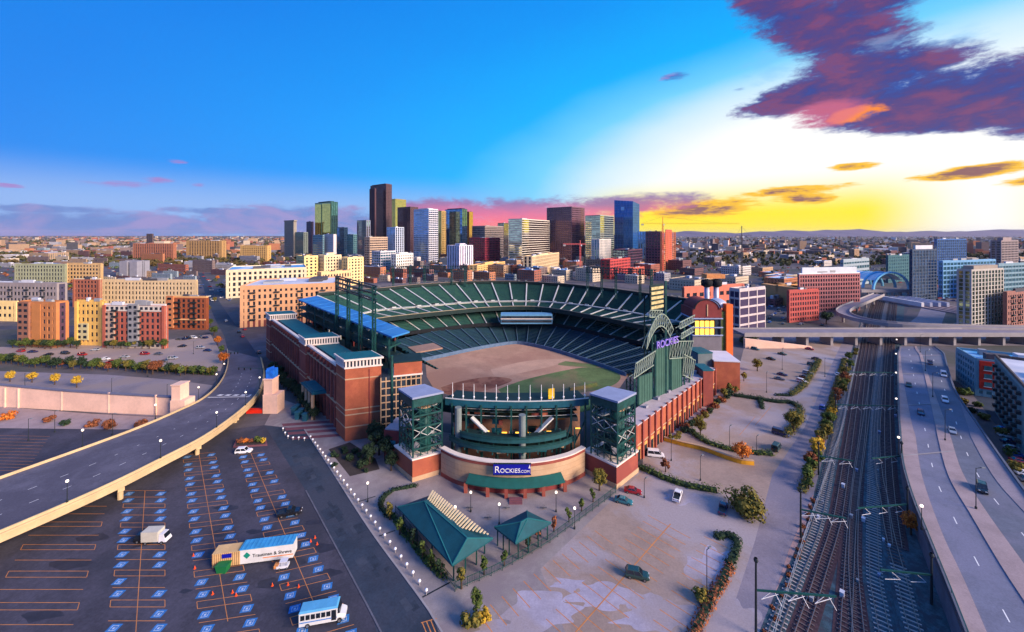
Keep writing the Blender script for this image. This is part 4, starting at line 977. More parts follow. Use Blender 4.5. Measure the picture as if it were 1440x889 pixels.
# ---------------- light towers
def light_tower(label, posts, zt, bank):
    c = up(sum((Vector(p) for p in posts), Vector()) / len(posts), 0)
    t = thing('light_tower', label, 'light tower', c, 'stadium light towers')
    for p in posts:
        z0 = p[2]; P0 = Vector((p[0], p[1], z0)); b = MB()
        for dx_, dy_ in ((-.5, -.5), (.5, -.5), (.5, .5), (-.5, .5)): b.bar(P0 + Vector((dx_, dy_, 0)), up(P0, zt) + Vector((dx_, dy_, 0)), .3)
        z = z0; k = 0
        while z < zt - 1.6:
            s = 1 if k % 2 else -1
            b.bar((P0.x - .5 * s, P0.y - .5, z), (P0.x + .5 * s, P0.y - .5, z + 1.6), .16); b.bar((P0.x - .5, P0.y + .5 * s, z), (P0.x - .5, P0.y - .5 * s, z + 1.6), .16); b.bar((P0.x + .5, P0.y + .5 * s, z), (P0.x + .5, P0.y - .5 * s, z + 1.6), .16)
            z += 1.6; k += 1
        b.build('lattice_mast', M_GREEN, t)
    a, e = Vector(bank[0]), Vector(bank[1]); n = Vector((-(e - a).y, (e - a).x, 0)).normalized()
    for z in (bank[2], (bank[2] + bank[3]) / 2, bank[3]):
        b = MB(); b.bar(up(a, z), up(e, z), .5, .4); b.build('bank_beam', M_STEEL, t)
    nn = max(6, int((e - a).length / 1.7))
    b = MB()
    for r in range(3):
        for k in range(nn):
            p = a.lerp(e, (k + .5) / nn); z = bank[2] + (bank[3] - bank[2]) * (r + .5) / 3; b.tube(up(p, z) - n * .5, up(p, z) + n * .4, .5, .34, 8)
    b.build('floodlights', mat('floodlight_dark', (40, 62, 70), .4, .2, .6, metal=.3), t, kind='stuff')
    return t
P_ = [XD(474, 188), XD(490, 176), XD(507, 164), XD(526, 151)]
light_tower('four-legged light tower rising beside the blue canopy of the ballpark', [(p.x, p.y, 18) for p in P_], 50.5, (P_[0] + Vector((-1, 1, 0)), P_[3] + Vector((1.5, -1, 0)), 44.6, 50.5))
P_ = [XD(x, 304) for x in (553, 577, 597, 635, 654)]
light_tower('wide light tower on the rim of the upper deck behind the infield', [(p.x, p.y - (0 if i < 2 else 0), 30) for i, p in enumerate(P_)], 46, (P_[0] + Vector((-2, 0, 0)), P_[4] + Vector((2, 0, 0)), 41.5, 46))
P_ = [XD(826, 262), XD(846, 258), XD(866, 254), XD(900, 246), XD(916, 242)]
light_tower('wide light tower on the rim behind the scoreboard side seats', [(p.x, p.y, 29) for p in P_], 49, (P_[0] + Vector((-1, 0, 0)), P_[4] + Vector((3, 0, 0)), 45.2, 48.6))

# ---------------- scoreboard
SB0 = Vector((44.0, 137, 0)); Sv = Vector((.79, .61, 0)).normalized(); Sn = Vector((Sv.y, -Sv.x, 0))
def sbx(x):   # distance along the board line at photo column x
    s = (x - 720) / F; return (s * SB0.y - SB0.x) / (Sv.x - s * Sv.y)
sb = thing('scoreboard', 'tall green scoreboard seen from behind with curved lattice trusses and purple lettering', 'scoreboard', SB0)
b = MB(); b.par(SB0 - Sn * 9 + Sv * -3, Sv * 36, Sn * 9, (0, 0, 9.0)); b.build('plinth', M_FASC, sb)
for x0_, x1_, z0_, z1_, m in ((899, 917, 8, 21, M_GREENP), (923, 940, 8, 28.8, M_GREENP), (945, 958, 8, 23.2, M_GREENP)):
    a, c = sbx(x0_), sbx(x1_); b = MB(); b.par(SB0 + Sv * a + Vector((0, 0, z0_)) - Sn * .6, Sv * (c - a), Sn * .6, (0, 0, z1_ - z0_)); pn = b.build('back_panel', m, sb)
    nn = 5
    for k in range(1, nn):
        b = MB(); b.par(SB0 + Sv * (a + (c - a) * k / nn) + Vector((0, 0, z0_)), Sv * .1, Sn * .08, (0, 0, z1_ - z0_)); b.build('panel_seam', M_GREEN, pn)
for x in (893, 898, 918, 922, 941, 944, 959, 963, 970):
    a = sbx(x); p = SB0 + Sv * a - Sn * .2; h = {893: 22, 898: 24, 918: 50, 922: 34, 941: 34, 944: 31, 959: 31, 963: 34, 970: 30}[x]
    b = MB(); b.bar(up(p, 6), up(p, h), .55); b.build('post', M_GREEN, sb)
    b = MB(); q = p - Sn * 3.2; b.bar(up(q, 6), up(q, h - 2), .4); b.build('post', M_FASC, sb)
    for z in range(8, int(h) - 3, 3):
        b = MB(); b.bar(up(p, z), up(q, z + 2.6), .14); b.bar(up(q, z), up(p, z + 2.6), .14); b.build('lattice', M_GREEN, sb, kind='stuff')
def truss(x0_, x1_, zf, hgt, lean=0, n=9, m=M_GREEN):
    a, c = sbx(x0_), sbx(x1_); top = []; bot = []
    for k in range(n + 1):
        t = k / n; p = SB0 + Sv * (a + (c - a) * t) + Sn * .3; z = zf(t); bot.append(up(p, z)); top.append(up(p + Sn * lean, z + hgt))
    b = MB()
    for k in range(n):
        b.bar(top[k], top[k + 1], .3); b.bar(bot[k], bot[k + 1], .3); b.bar(bot[k], top[k + 1], .16); b.bar(bot[k], top[k], .2)
        q0, q1 = bot[k] - Sn * 1.8, bot[k + 1] - Sn * 1.8; b.bar(q0, q1, .2); b.bar(bot[k], q1, .14)
    b.build('curved_truss', m, sb)
M_PALEG = mat('pale_green_steel', (136, 152, 138), .6, .15, .5)
truss(890, 918, lambda t: 21.5 + 2.2 * t, 5.2, .8, 9, M_PALEG); truss(908, 944, lambda t: 35 - 7 * (2 * t - 1) ** 2 + 2, 4.4, .5, 12, M_PALEG)
truss(940, 972, lambda t: 24 - 2.5 * t, 6.5, .6, 9, M_PALEG); truss(955, 976, lambda t: 34 + 1.5 * t, 2.4, 0, 6, M_PALEG); truss(957, 975, lambda t: 30 + 1.5 * t, 2.0, 0, 6, M_PALEG); truss(912, 930, lambda t: 41 - 1 * t, 2.5, .3, 5, M_PALEG)
truss(959, 975, lambda t: 16 - 4 * t, 8.0, .5, 6, M_PALEG)
a, c = sbx(914.5), sbx(932.5)                          # tall lamp panel
b = MB(); b.par(SB0 + Sv * a + Vector((0, 0, 43)) - Sn * .4, Sv * (c - a), Sn * .4, (0, 0, 9)); lp = b.build('lamp_panel', M_FASC, sb)
for k in range(5):
    b = MB(); b.par(SB0 + Sv * (a + .2) + Vector((0, 0, 43.5 + k * 1.7)), Sv * (c - a - .4), Sn * .35, (0, 0, 1.0)); b.build('lamp_row', mat('lamp_tan', (186, 172, 122), .6, .3, 1), lp)
a2 = sbx(936); b = MB(); p = SB0 + Sv * a2; b.bar(up(p, 9), up(p, 53), .7); b.build('post', M_GREEN, sb)
def text(name, s, loc, size, m, parent, xdir, extr=.12, up_=(0, 0, 1), align='LEFT'):
    cu = bpy.data.curves.new(name, 'FONT'); cu.body = s; cu.size = size; cu.extrude = extr; cu.align_x = align; cu.materials.append(m)
    tmp = bpy.data.objects.new('tmp_text', cu); COL.objects.link(tmp)
    bpy.context.view_layer.update(); me = bpy.data.meshes.new_from_object(tmp.evaluated_get(bpy.context.evaluated_depsgraph_get())); me.name = name
    bpy.data.objects.remove(tmp)
    o = bpy.data.objects.new(name, me); COL.objects.link(o)
    x = Vector(xdir).normalized(); y = Vector(up_).normalized(); z = x.cross(y).normalized(); y = z.cross(x)
    M = Matrix((x, y, z)).transposed().to_4x4(); off = Vector(loc)
    if parent is not None: off = off - parent.location; o.parent = parent
    M.translation = off; o.matrix_local = M; return o
text('lettering', 'ROCKIES', SB0 + Sv * (sbx(919.5)) + Sn * 1.0 + Vector((0, 0, 29.4)), 3.6, mat('purple_letters', (150, 130, 214), .5), sb, Sv, .25)
# sign on the curved wall
sg = thing('wall_sign', 'dark blue sign reading ROCKIES.COM on the curved sandstone wall', 'sign', (.3, 107.0, 5.6))
b = MB(); b.box((.0, 107.2, 5.5), (10.0, .4, 2.9)); b.build('sign_board', mat('sign_blue', (16, 22, 150), .5, .1, .3), sg)
b = MB(); b.box((0, 107.05, 5.4), (10.3, .5, .12)); b.box((0, 107.05, 8.38), (10.3, .5, .12)); b.build('sign_frame', M_FASC, sg)
text('lettering', 'R', (-4.75, 106.95, 6.05), 2.5, M_WHITE, sg, (1, 0, 0), .04); text('lettering', 'OCKIES', (-3.25, 106.95, 6.05), 1.62, M_WHITE, sg, (1, 0, 0), .04); text('lettering', '.COM', (2.2, 106.95, 6.05), 1.0, M_WHITE, sg, (1, 0, 0), .04)
b = MB(); b.add([(4.45, 106.98, 7.2), (5.0, 106.98, 7.2), (4.72, 106.98, 8.2)], [(0, 1, 2)]); b.build('corner_pennant', M_WHITE, sg)

# ---------------- plaza pavilions
def hip(name, label, corners, ez, ridge, rz, extra=None):
    q = [G(x, y, ez) for x, y in corners]; r = [G(x, y, rz) for x, y in ridge]; c = up(sum(q, Vector()) / 4, 0)
    t = thing(name, label, 'pavilion', c)
    b = MB(); v = q + r + [p - Vector((0, 0, .35)) for p in q]
    b.add(v, [(0, 1, 5), (1, 2, 4, 5) if False else (1, 2, 5), (2, 3, 4), (2, 4, 5), (3, 0, 4), (0, 5, 4), (0, 6, 7, 1), (1, 7, 8, 2), (2, 8, 9, 3), (3, 9, 6, 0), (9, 8, 7, 6)])
    b.build('hip_roof', mat('hip_teal', (16, 76, 86), .75, .15, .35, bump=.1), t)
    b = MB()
    for a, e in ((4, 5), (0, 5), (1, 5), (2, 5), (3, 4), (0, 4)): b.bar(Vector(v[a]) + Vector((0, 0, .06)), Vector(v[e]) + Vector((0, 0, .06)), .22, .14)
    b.build('ridge_cap', mat('ridge_teal', (30, 104, 108), .7), t)
    for i in range(4):
        for f in (.06, .36, .66):
            p = q[i].lerp(q[(i + 1) % 4], f); p = c.lerp(up(p, 0), .92); b = MB(); b.bar(up(p, 0), up(p, ez - .2), .28); b.build('post', M_GREEN, t)
    return t, q, c
pv, q, c = hip('hip_pavilion', 'large teal hipped pavilion with a slatted white pergola along one side', [(636, 795), (693, 757), (606, 696), (559, 713)], 4.2, [(597, 705), (657, 757)], 6.6)
a = [G(x, y, 5.2) for x, y in ((609, 693), (602, 706), (642, 745), (690, 757))]
for k in range(26):
    t = k / 25; p = a[1].lerp(a[2], t / .62) if t < .62 else a[2].lerp(a[3], (t - .62) / .38); r = a[0].lerp(a[3], t) 
    b = MB(); b.bar(p + Vector((0, 0, .6)), r + Vector((0, 0, .6)), .38, .12); b.build('pergola_slat', mat('cream_slat', (226, 204, 158), .8, .08), pv)
hip('hip_pavilion', 'small teal hipped pavilion beside the pale lot', [(725, 764), (775, 735), (741, 718), (695, 741)], 4.0, [(733, 734), (742, 729)], 6.2)
for k in range(5):
    p = G(660 + k * 26, 716 + (k % 2) * 14); b = MB(); b.lathe((0, 0, 0), [(.5, .7), (.5, .76)], 8); b.tube((0, 0, 0), (0, 0, .7), .05, n=5); b.bar((-.9, 0, .42), (.9, 0, .42), .35, .05)
    o = b.build('picnic_table', mat('table_grey', (90, 92, 96), .7), at=(0, 0, 0)); o.location = p; tag(o, 'small grey picnic table on the plaza by the curved wall', 'table', 'picnic tables on the plaza')
# ================================================================ city buildings
M_GLD = glassmat('glass_dark', (34, 42, 54), .12)
M_GLB = glassmat('glass_blue', (120, 160, 204), .06, spec=1.0, metal=.95, lo=.6, hi=1.3)
M_GLG = glassmat('glass_green', (150, 172, 140), .06, spec=1.0, metal=.95, lo=.6, hi=1.3)
M_GLT = glassmat('glass_teal', (92, 148, 166), .1, spec=.9, metal=.7, lo=.6, hi=1.3)
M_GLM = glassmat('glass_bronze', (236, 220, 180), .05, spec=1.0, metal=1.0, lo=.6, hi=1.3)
M_RW = mat('roof_white', (206, 208, 216), .85, .08, .08, var2=(176, 184, 200))
M_RG = mat('roof_gravel', (128, 122, 122), .95, .12, .1, var2=(148, 142, 146))
M_RD = mat('roof_dark', (78, 78, 86), .95, .12, .1)
M_RB = mat('roof_blue', (88, 156, 206), .7, .1, .08, var2=(206, 222, 236))
M_UNIT = mat('rooftop_metal', (150, 152, 156), .6, .1, .3)
M_GLX = glassmat('glass_brown', (132, 98, 92), .08, spec=1.0, metal=.85, lo=.6, hi=1.3); M_GOLD = glassmat('glass_sunset_gold', (240, 214, 120), .04, (4, 4), .85, 1.1, metal=1.0)  # gold tint puts the sunset reflection into the glass colour
WALLC = {}
def wall(c, nm=None):
    k = 'wall_%d_%d_%d' % c
    return mat(k, c, .88, .08, .15)
def facade(b, P, Q, z0, z1, floors, bays, bf, pf, th=.3, mi=0):
    """spandrel bands and piers standing proud of the glass core between P and Q"""
    P, Q = Vector(P), Vector(Q); d = Q - P; L = d.length; d.normalize(); n = Vector((d.y, -d.x, 0)); fh = (z1 - z0) / floors; bw = L / bays
    if bf > 0:
        for k in range(floors + 1):
            h = fh * bf; z = z0 + k * fh - (h * .5 if 0 < k < floors else (0 if k == 0 else h))
            b.par(P + d * .04 - n * th * .3 + Vector((0, 0, z)), d * (L - .08), n * th, (0, 0, h), mi)
    if pf > 0:
        w = bw * pf
        for k in range(1, bays): b.par(P + d * (k * bw - w / 2) - n * th * .3, d * w, n * (th + .06), (0, 0, 0)) if False else b.par(P + d * (k * bw - w / 2) - n * th * .3 + Vector((0, 0, z0 + .02)), d * w, n * (th + .06), (0, 0, z1 - z0 - .04), mi)
def foot(x0, xc, x1, d, psi, dep=None):
    """corner C and the two edge vectors of a block whose visible corner stands at photo column xc"""
    ps = R(psi); C = XD(xc, d); s0, s1 = (x0 - 720) / F, (x1 - 720) / F
    dl, dr = Vector((-math.cos(ps), math.sin(ps), 0)), Vector((math.sin(ps), math.cos(ps), 0))
    l = (C.x - s0 * d) / (math.cos(ps) + s0 * math.sin(ps)) if xc - x0 > .6 else None
    r = (s1 * d - C.x) / (math.sin(ps) - s1 * math.cos(ps)) if x1 - xc > .6 else None
    if l is None or l <= 0: l = dep or (r * .8)
    if r is None or r <= 0: r = dep or (l * .8)
    if dep: 
        if xc - x0 <= .6: l = dep
        if x1 - xc <= .6: r = dep
    return up(C, 0), dl * min(l, 400), dr * min(r, 400)
def block4(C, l, r): return [C, C + r, C + r + l, C + l]     # ccw from above
def building(name, label, fp, h, wallm, glassm=M_GLD, floors=None, bays=None, bf=.45, pf=.4, roofm=M_RG, units=2, group=None, cat='building', side=None, parapet=1.0, crown=None, base=None, z0=0, balc=0, penth=None):
    C, l, r = fp; q = block4(C, l, r); t = thing(name, label, cat, up(C, 0), group); c = sum(q, Vector()) / 4
    b = MB(); ins = []
    for i in range(4):
        v = (q[i] - c); ins.append(c + v * (1 - .25 / max(v.length, 1)))
    b.prism([(p.x, p.y) for p in ins], z0, h - .5); b.build('glazing', glassm, t)
    fl = floors or max(2, int(h / 3.3)); b = MB(); b2 = MB()
    for i in range(4):
        P, Q = q[i], q[(i + 1) % 4]; L = (Q - P).length; nb = max(2, int(L / (bays or 4.2)))
        if t.name.startswith(('apart', 'brick', 'shop')): nb = int(nb * 1.45) + 1
        s = side if (side and i in (0, 2)) else None
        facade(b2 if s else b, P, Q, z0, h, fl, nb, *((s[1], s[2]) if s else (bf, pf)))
    cw = max(.6, pf * (bays or 4.2) * .8) if pf > 0 else .5
    for i in range(4):
        p = q[i]; e = (q[(i + 1) % 4] - p).normalized() * cw; g = (q[i - 1] - p).normalized() * cw; o = -(e.normalized() + g.normalized()) * .22
        b.par(p + o + Vector((0, 0, z0)), e, g, (0, 0, h - z0 + .01))
    b.build('facade_frame', wallm, t, kind='stuff')
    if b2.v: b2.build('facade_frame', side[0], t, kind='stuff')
    b = MB(); pr = [c + (p - c) * (1 + .12 / max((p - c).length, 1)) for p in q]
    b.prism([(p.x, p.y) for p in [c + (p - c) * (1 - .5 / max((p - c).length, 1)) for p in q]], h - .5, h + .02); b.build('roof', roofm, t)
    b = MB()
    for i in range(4):
        P, Q = q[i], q[(i + 1) % 4]; d = (Q - P).normalized(); n = Vector((d.y, -d.x, 0))
        b.par(P - n * .35 + d * (.0 if i % 2 else .35) + Vector((0, 0, h)), d * ((Q - P).length - (0 if i % 2 else .7)), n * .45, (0, 0, parapet))
    b.build('parapet', crown or wallm, t)
    rr = random.Random(int(C.x * 13 + C.y * 7))
    L1, L2 = l.length, r.length
    for k in range(units):
        p = C + l * rr.uniform(.2, .8) + r * rr.uniform(.2, .8); sx, sy = rr.uniform(.08, .22) * L1, rr.uniform(.08, .22) * L2
        b = MB(); b.box((p.x, p.y, h), (max(1.5, sx), max(1.5, sy), rr.uniform(1.2, 3.2)), math.atan2(l.y, l.x)); b.build('rooftop_unit', rr.choice([M_UNIT, M_RW, M_RD]), t)
    if penth:
        b = MB(); c2 = [c + (p - c) * penth[0] for p in q]; b.prism([(p.x, p.y) for p in c2], h, h + penth[1]); b.build('penthouse', penth[2] if len(penth) > 2 else wallm, t)
    if base:
        b = MB(); c2 = [c + (p - c) * (1 + .35 / (p - c).length) for p in q]; b.prism([(p.x, p.y) for p in c2], 0, base[0]); b.build('base_storey', base[1], t)
    if balc:
        for i in (3, 0):
            P, Q = q[i], q[(i + 1) % 4]; d = (Q - P); L = d.length; d.normalize(); n = Vector((d.y, -d.x, 0)); nb = max(2, int(L / (bays or 4.2))); fh = (h - z0) / fl
            for k in range(1, nb - 1, balc):
                for f in range(1, fl):
                    b = MB(); b.par(P + d * (k + .15) * L / nb + n * .1 + Vector((0, 0, f * fh)), d * (L / nb * .7), n * 1.3, (0, 0, 1.0)); b.build('balcony', M_STEEL, t)
    return t
def hgt(y, d): return ZY(y, d)
def bld(name, label, x0, xc, x1, ytop, d=None, ybase=None, psi=38, dep=None, **k):
    d = d or F * H / (ybase - HY); return building(name, label, foot(x0, xc, x1, d, psi, dep), hgt(ytop, d), **k)
w = wall
# ---------- blocks beyond the viaduct
bld('apartment_block', 'orange stucco apartment block with dark brick side above the hedge', 27, 79, 96, 427, ybase=489, psi=8, wallm=w((190, 124, 76)), side=(w((84, 60, 78)), .45, .45), floors=6, bays=5.0, bf=.45, pf=.5, roofm=M_RG, units=4, base=(3.2, w((140, 96, 70))))  # side wall colour is darkened to stand for its shade
bld('apartment_block', 'yellow apartment block with paired dark windows', 108, 146, 147, 424, ybase=486, psi=4, dep=22, wallm=w((222, 178, 96)), floors=6, bays=4.6, bf=.45, pf=.5, roofm=M_RD, units=2, base=(3.0, w((150, 110, 84))))
ab3 = bld('apartment_block', 'red brick apartment block with white roof between the yellow and brown blocks', 147, 233, 234, 430, ybase=490, psi=4, dep=26, wallm=w((172, 94, 76)), side=(w((200, 190, 178)), .4, .4), floors=7, bays=5.0, bf=.36, pf=.45, roofm=M_RB, units=3, crown=w((226, 220, 214)), balc=3)
bld('apartment_block', 'brown brick block with cream bands and balconies on the street corner', 234, 290, 293, 419, ybase=464, psi=4, dep=26, wallm=w((150, 82, 54)), floors=6, bays=6.0, bf=.3, pf=.42, crown=w((226, 170, 110)), balc=2)
bld('apartment_block', 'long cream apartment row with many narrow windows behind the red block', 142, 276, 278, 395, ybase=430, psi=3, dep=30, wallm=w((214, 188, 146)), floors=5, bays=5.0, bf=.4, pf=.55, units=5)
bld('apartment_block', 'brick and cream apartment house at the end of the cream row', 104, 141, 142, 393, ybase=432, psi=3, dep=30, wallm=w((164, 100, 80)), side=(w((214, 196, 160)), .4, .5), floors=6, bays=5.0, bf=.35, pf=.45, crown=w((220, 204, 170)))
bld('apartment_block', 'grey apartment block with white and blue roof behind the orange block', -40, 80, 94, 400, ybase=446, psi=6, wallm=w((150, 140, 140)), side=(w((70, 66, 88)), .5, .5), floors=5, bays=5.0, roofm=M_RB, units=5, balc=3)  # dark side colour holds the shade of the face turned away
bld('shop', 'low cream shop with a blue front beside the orange block', -30, 24, 26, 425, ybase=452, psi=4, dep=20, wallm=w((236, 206, 140)), floors=2, bays=6, units=1, roofm=M_RW)
bld('apartment_block', 'long sage and beige apartment building beyond the cream row', 21, 92, 94, 372, ybase=400, psi=3, dep=40, wallm=w((160, 164, 132)), floors=5, bays=6.0, bf=.35, pf=.5)
bld('apartment_block', 'beige gabled apartment row with a yellow end bay', 94, 143, 144, 371, ybase=398, psi=3, dep=40, wallm=w((204, 168, 118)), floors=5, bays=7.0)
bld('warehouse', 'grey windowless warehouse beyond the apartment rows', 176, 200, 203, 367, ybase=390, psi=3, dep=40, wallm=w((142, 142, 154)), floors=2, bays=20, bf=.8, pf=.8)
bld('apartment_tower', 'broad red brown apartment slab standing out over low roofs', 187, 244, 248, 343, d=1050, psi=4, dep=50, wallm=w((170, 110, 84)), floors=12, bays=9, bf=.35, pf=.45)
bld('apartment_tower', 'tan and brown office slab next to the red brown slab', 262, 312, 318, 339, d=1150, psi=6, wallm=w((176, 140, 92)), floors=12, bays=12, bf=.3, pf=.55)
bld('apartment_tower', 'tan ribbed hotel slab short of the skyline', 338, 376, 381, 346, d=1000, psi=8, wallm=w((202, 162, 100)), floors=9, bays=8, bf=.4, pf=.5)
bld('office_tower', 'dark slender tower alone on the far plain', 206, 214, 216, 329, d=2600, psi=10, wallm=w((84, 70, 72)), floors=16, bays=14)
def accent(lab, x0, xc, x1, ybase, psi, dep, ytop, f0, f1, z0f, z1f, m, out=.9, wins=True):
    """a bay or storey clad in another material, with its own windows, on the front of a block"""
    d = F * H / (ybase - HY); C, l, r = foot(x0, xc, x1, d, psi, dep); h = hgt(ytop, d); o = bpy.data.objects[[k.name for k in bpy.data.objects if k.get('label') == lab][0]]; n = Vector((l.y, -l.x, 0)).normalized(); n = n if n.y < 0 else -n
    a = C + l * f0; e = l * (f1 - f0); b = MB(); b.par(a - n * .2 + Vector((0, 0, h * z0f)), e, n * (out + .2), (0, 0, h * (z1f - z0f))); by = b.build('bay', m, o)
    if wins:
        fh = 3.4; nf = max(1, int(h * (z1f - z0f) / fh)); nb = max(1, int(e.length / 3.0)); b = MB()
        for i in range(nf):
            for k in range(nb): p = a + e * ((k + .22) / nb) + n * (out + .02) + Vector((0, 0, h * z0f + (i + .3) * h * (z1f - z0f) / nf)); b.par(p, e / nb * .56, n * .08, (0, 0, fh * .5))
        b.build('windows', M_GLD, by, kind='stuff')
RED_ = 'red brick apartment block with white roof between the yellow and brown blocks'; YEL_ = 'yellow apartment block with paired dark windows'; ORA_ = 'orange stucco apartment block with dark brick side above the hedge'; BRO_ = 'brown brick block with cream bands and balconies on the street corner'
accent(RED_, 147, 233, 234, 490, 4, 26, 430, .02, .98, .86, .99, w((208, 198, 184)), .5); accent(RED_, 147, 233, 234, 490, 4, 26, 430, .42, .58, .05, 1.03, w((140, 140, 142)), 1.4); accent(RED_, 147, 233, 234, 490, 4, 26, 430, .82, .99, .05, .85, w((176, 150, 130)), .8); accent(RED_, 147, 233, 234, 490, 4, 26, 430, .0, 1, 0, .12, w((190, 176, 160)), .6)
accent(YEL_, 108, 146, 147, 486, 4, 22, 424, .55, .98, .12, .5, w((196, 186, 140)), .6); accent(ORA_, 27, 79, 96, 489, 8, None, 427, .68, .98, .1, 1.02, w((150, 104, 84)), 1.2); accent(ORA_, 27, 79, 96, 489, 8, None, 427, .4, .64, .1, .98, w((196, 128, 74)), .5, False)
accent(BRO_, 234, 290, 293, 464, 4, 26, 419, .0, 1, .3, .34, w((226, 176, 126)), .7, False); accent(BRO_, 234, 290, 293, 464, 4, 26, 419, .8, .98, .05, 1.05, w((190, 124, 84)), 1.2)
# ---------- block across the street and behind the ballpark
bld('apartment_block', 'beige apartment block with a shaded plum side on the street', 320, 338, 470, 404, ybase=461, psi=72, wallm=w((206, 156, 116)), side=None, floors=6, bays=5.0, bf=.42, pf=.55, roofm=M_RW, units=5, balc=3, base=(5, w((116, 62, 60))))
bld('apartment_block', 'long cream apartment house with dark stair bays', 290, 318, 431, 381, ybase=420, psi=60, wallm=w((214, 198, 166)), floors=5, bays=7, bf=.35, pf=.5, roofm=M_RB, units=5)
bld('apartment_block', 'stepped cream hotel with yellow lit window bays', 417, 428, 447, 361, ybase=403, psi=40, wallm=w((236, 206, 140)), floors=9, bays=6, bf=.4, pf=.5)
bld('apartment_block', 'middle cream wing of the stepped hotel', 447, 456, 480, 360, ybase=402, psi=40, wallm=w((222, 200, 160)), floors=9, bays=6, bf=.4, pf=.5, penth=(.4, 4))
bld('apartment_block', 'end cream wing of the stepped hotel', 481, 489, 511, 363, ybase=402, psi=40, wallm=w((236, 210, 150)), floors=9, bays=6, bf=.4, pf=.5)
bld('apartment_block', 'low striped cream annex before the stepped hotel', 446, 452, 495, 384, ybase=412, psi=40, wallm=w((232, 190, 140)), floors=3, bays=5, bf=.3, pf=.5)
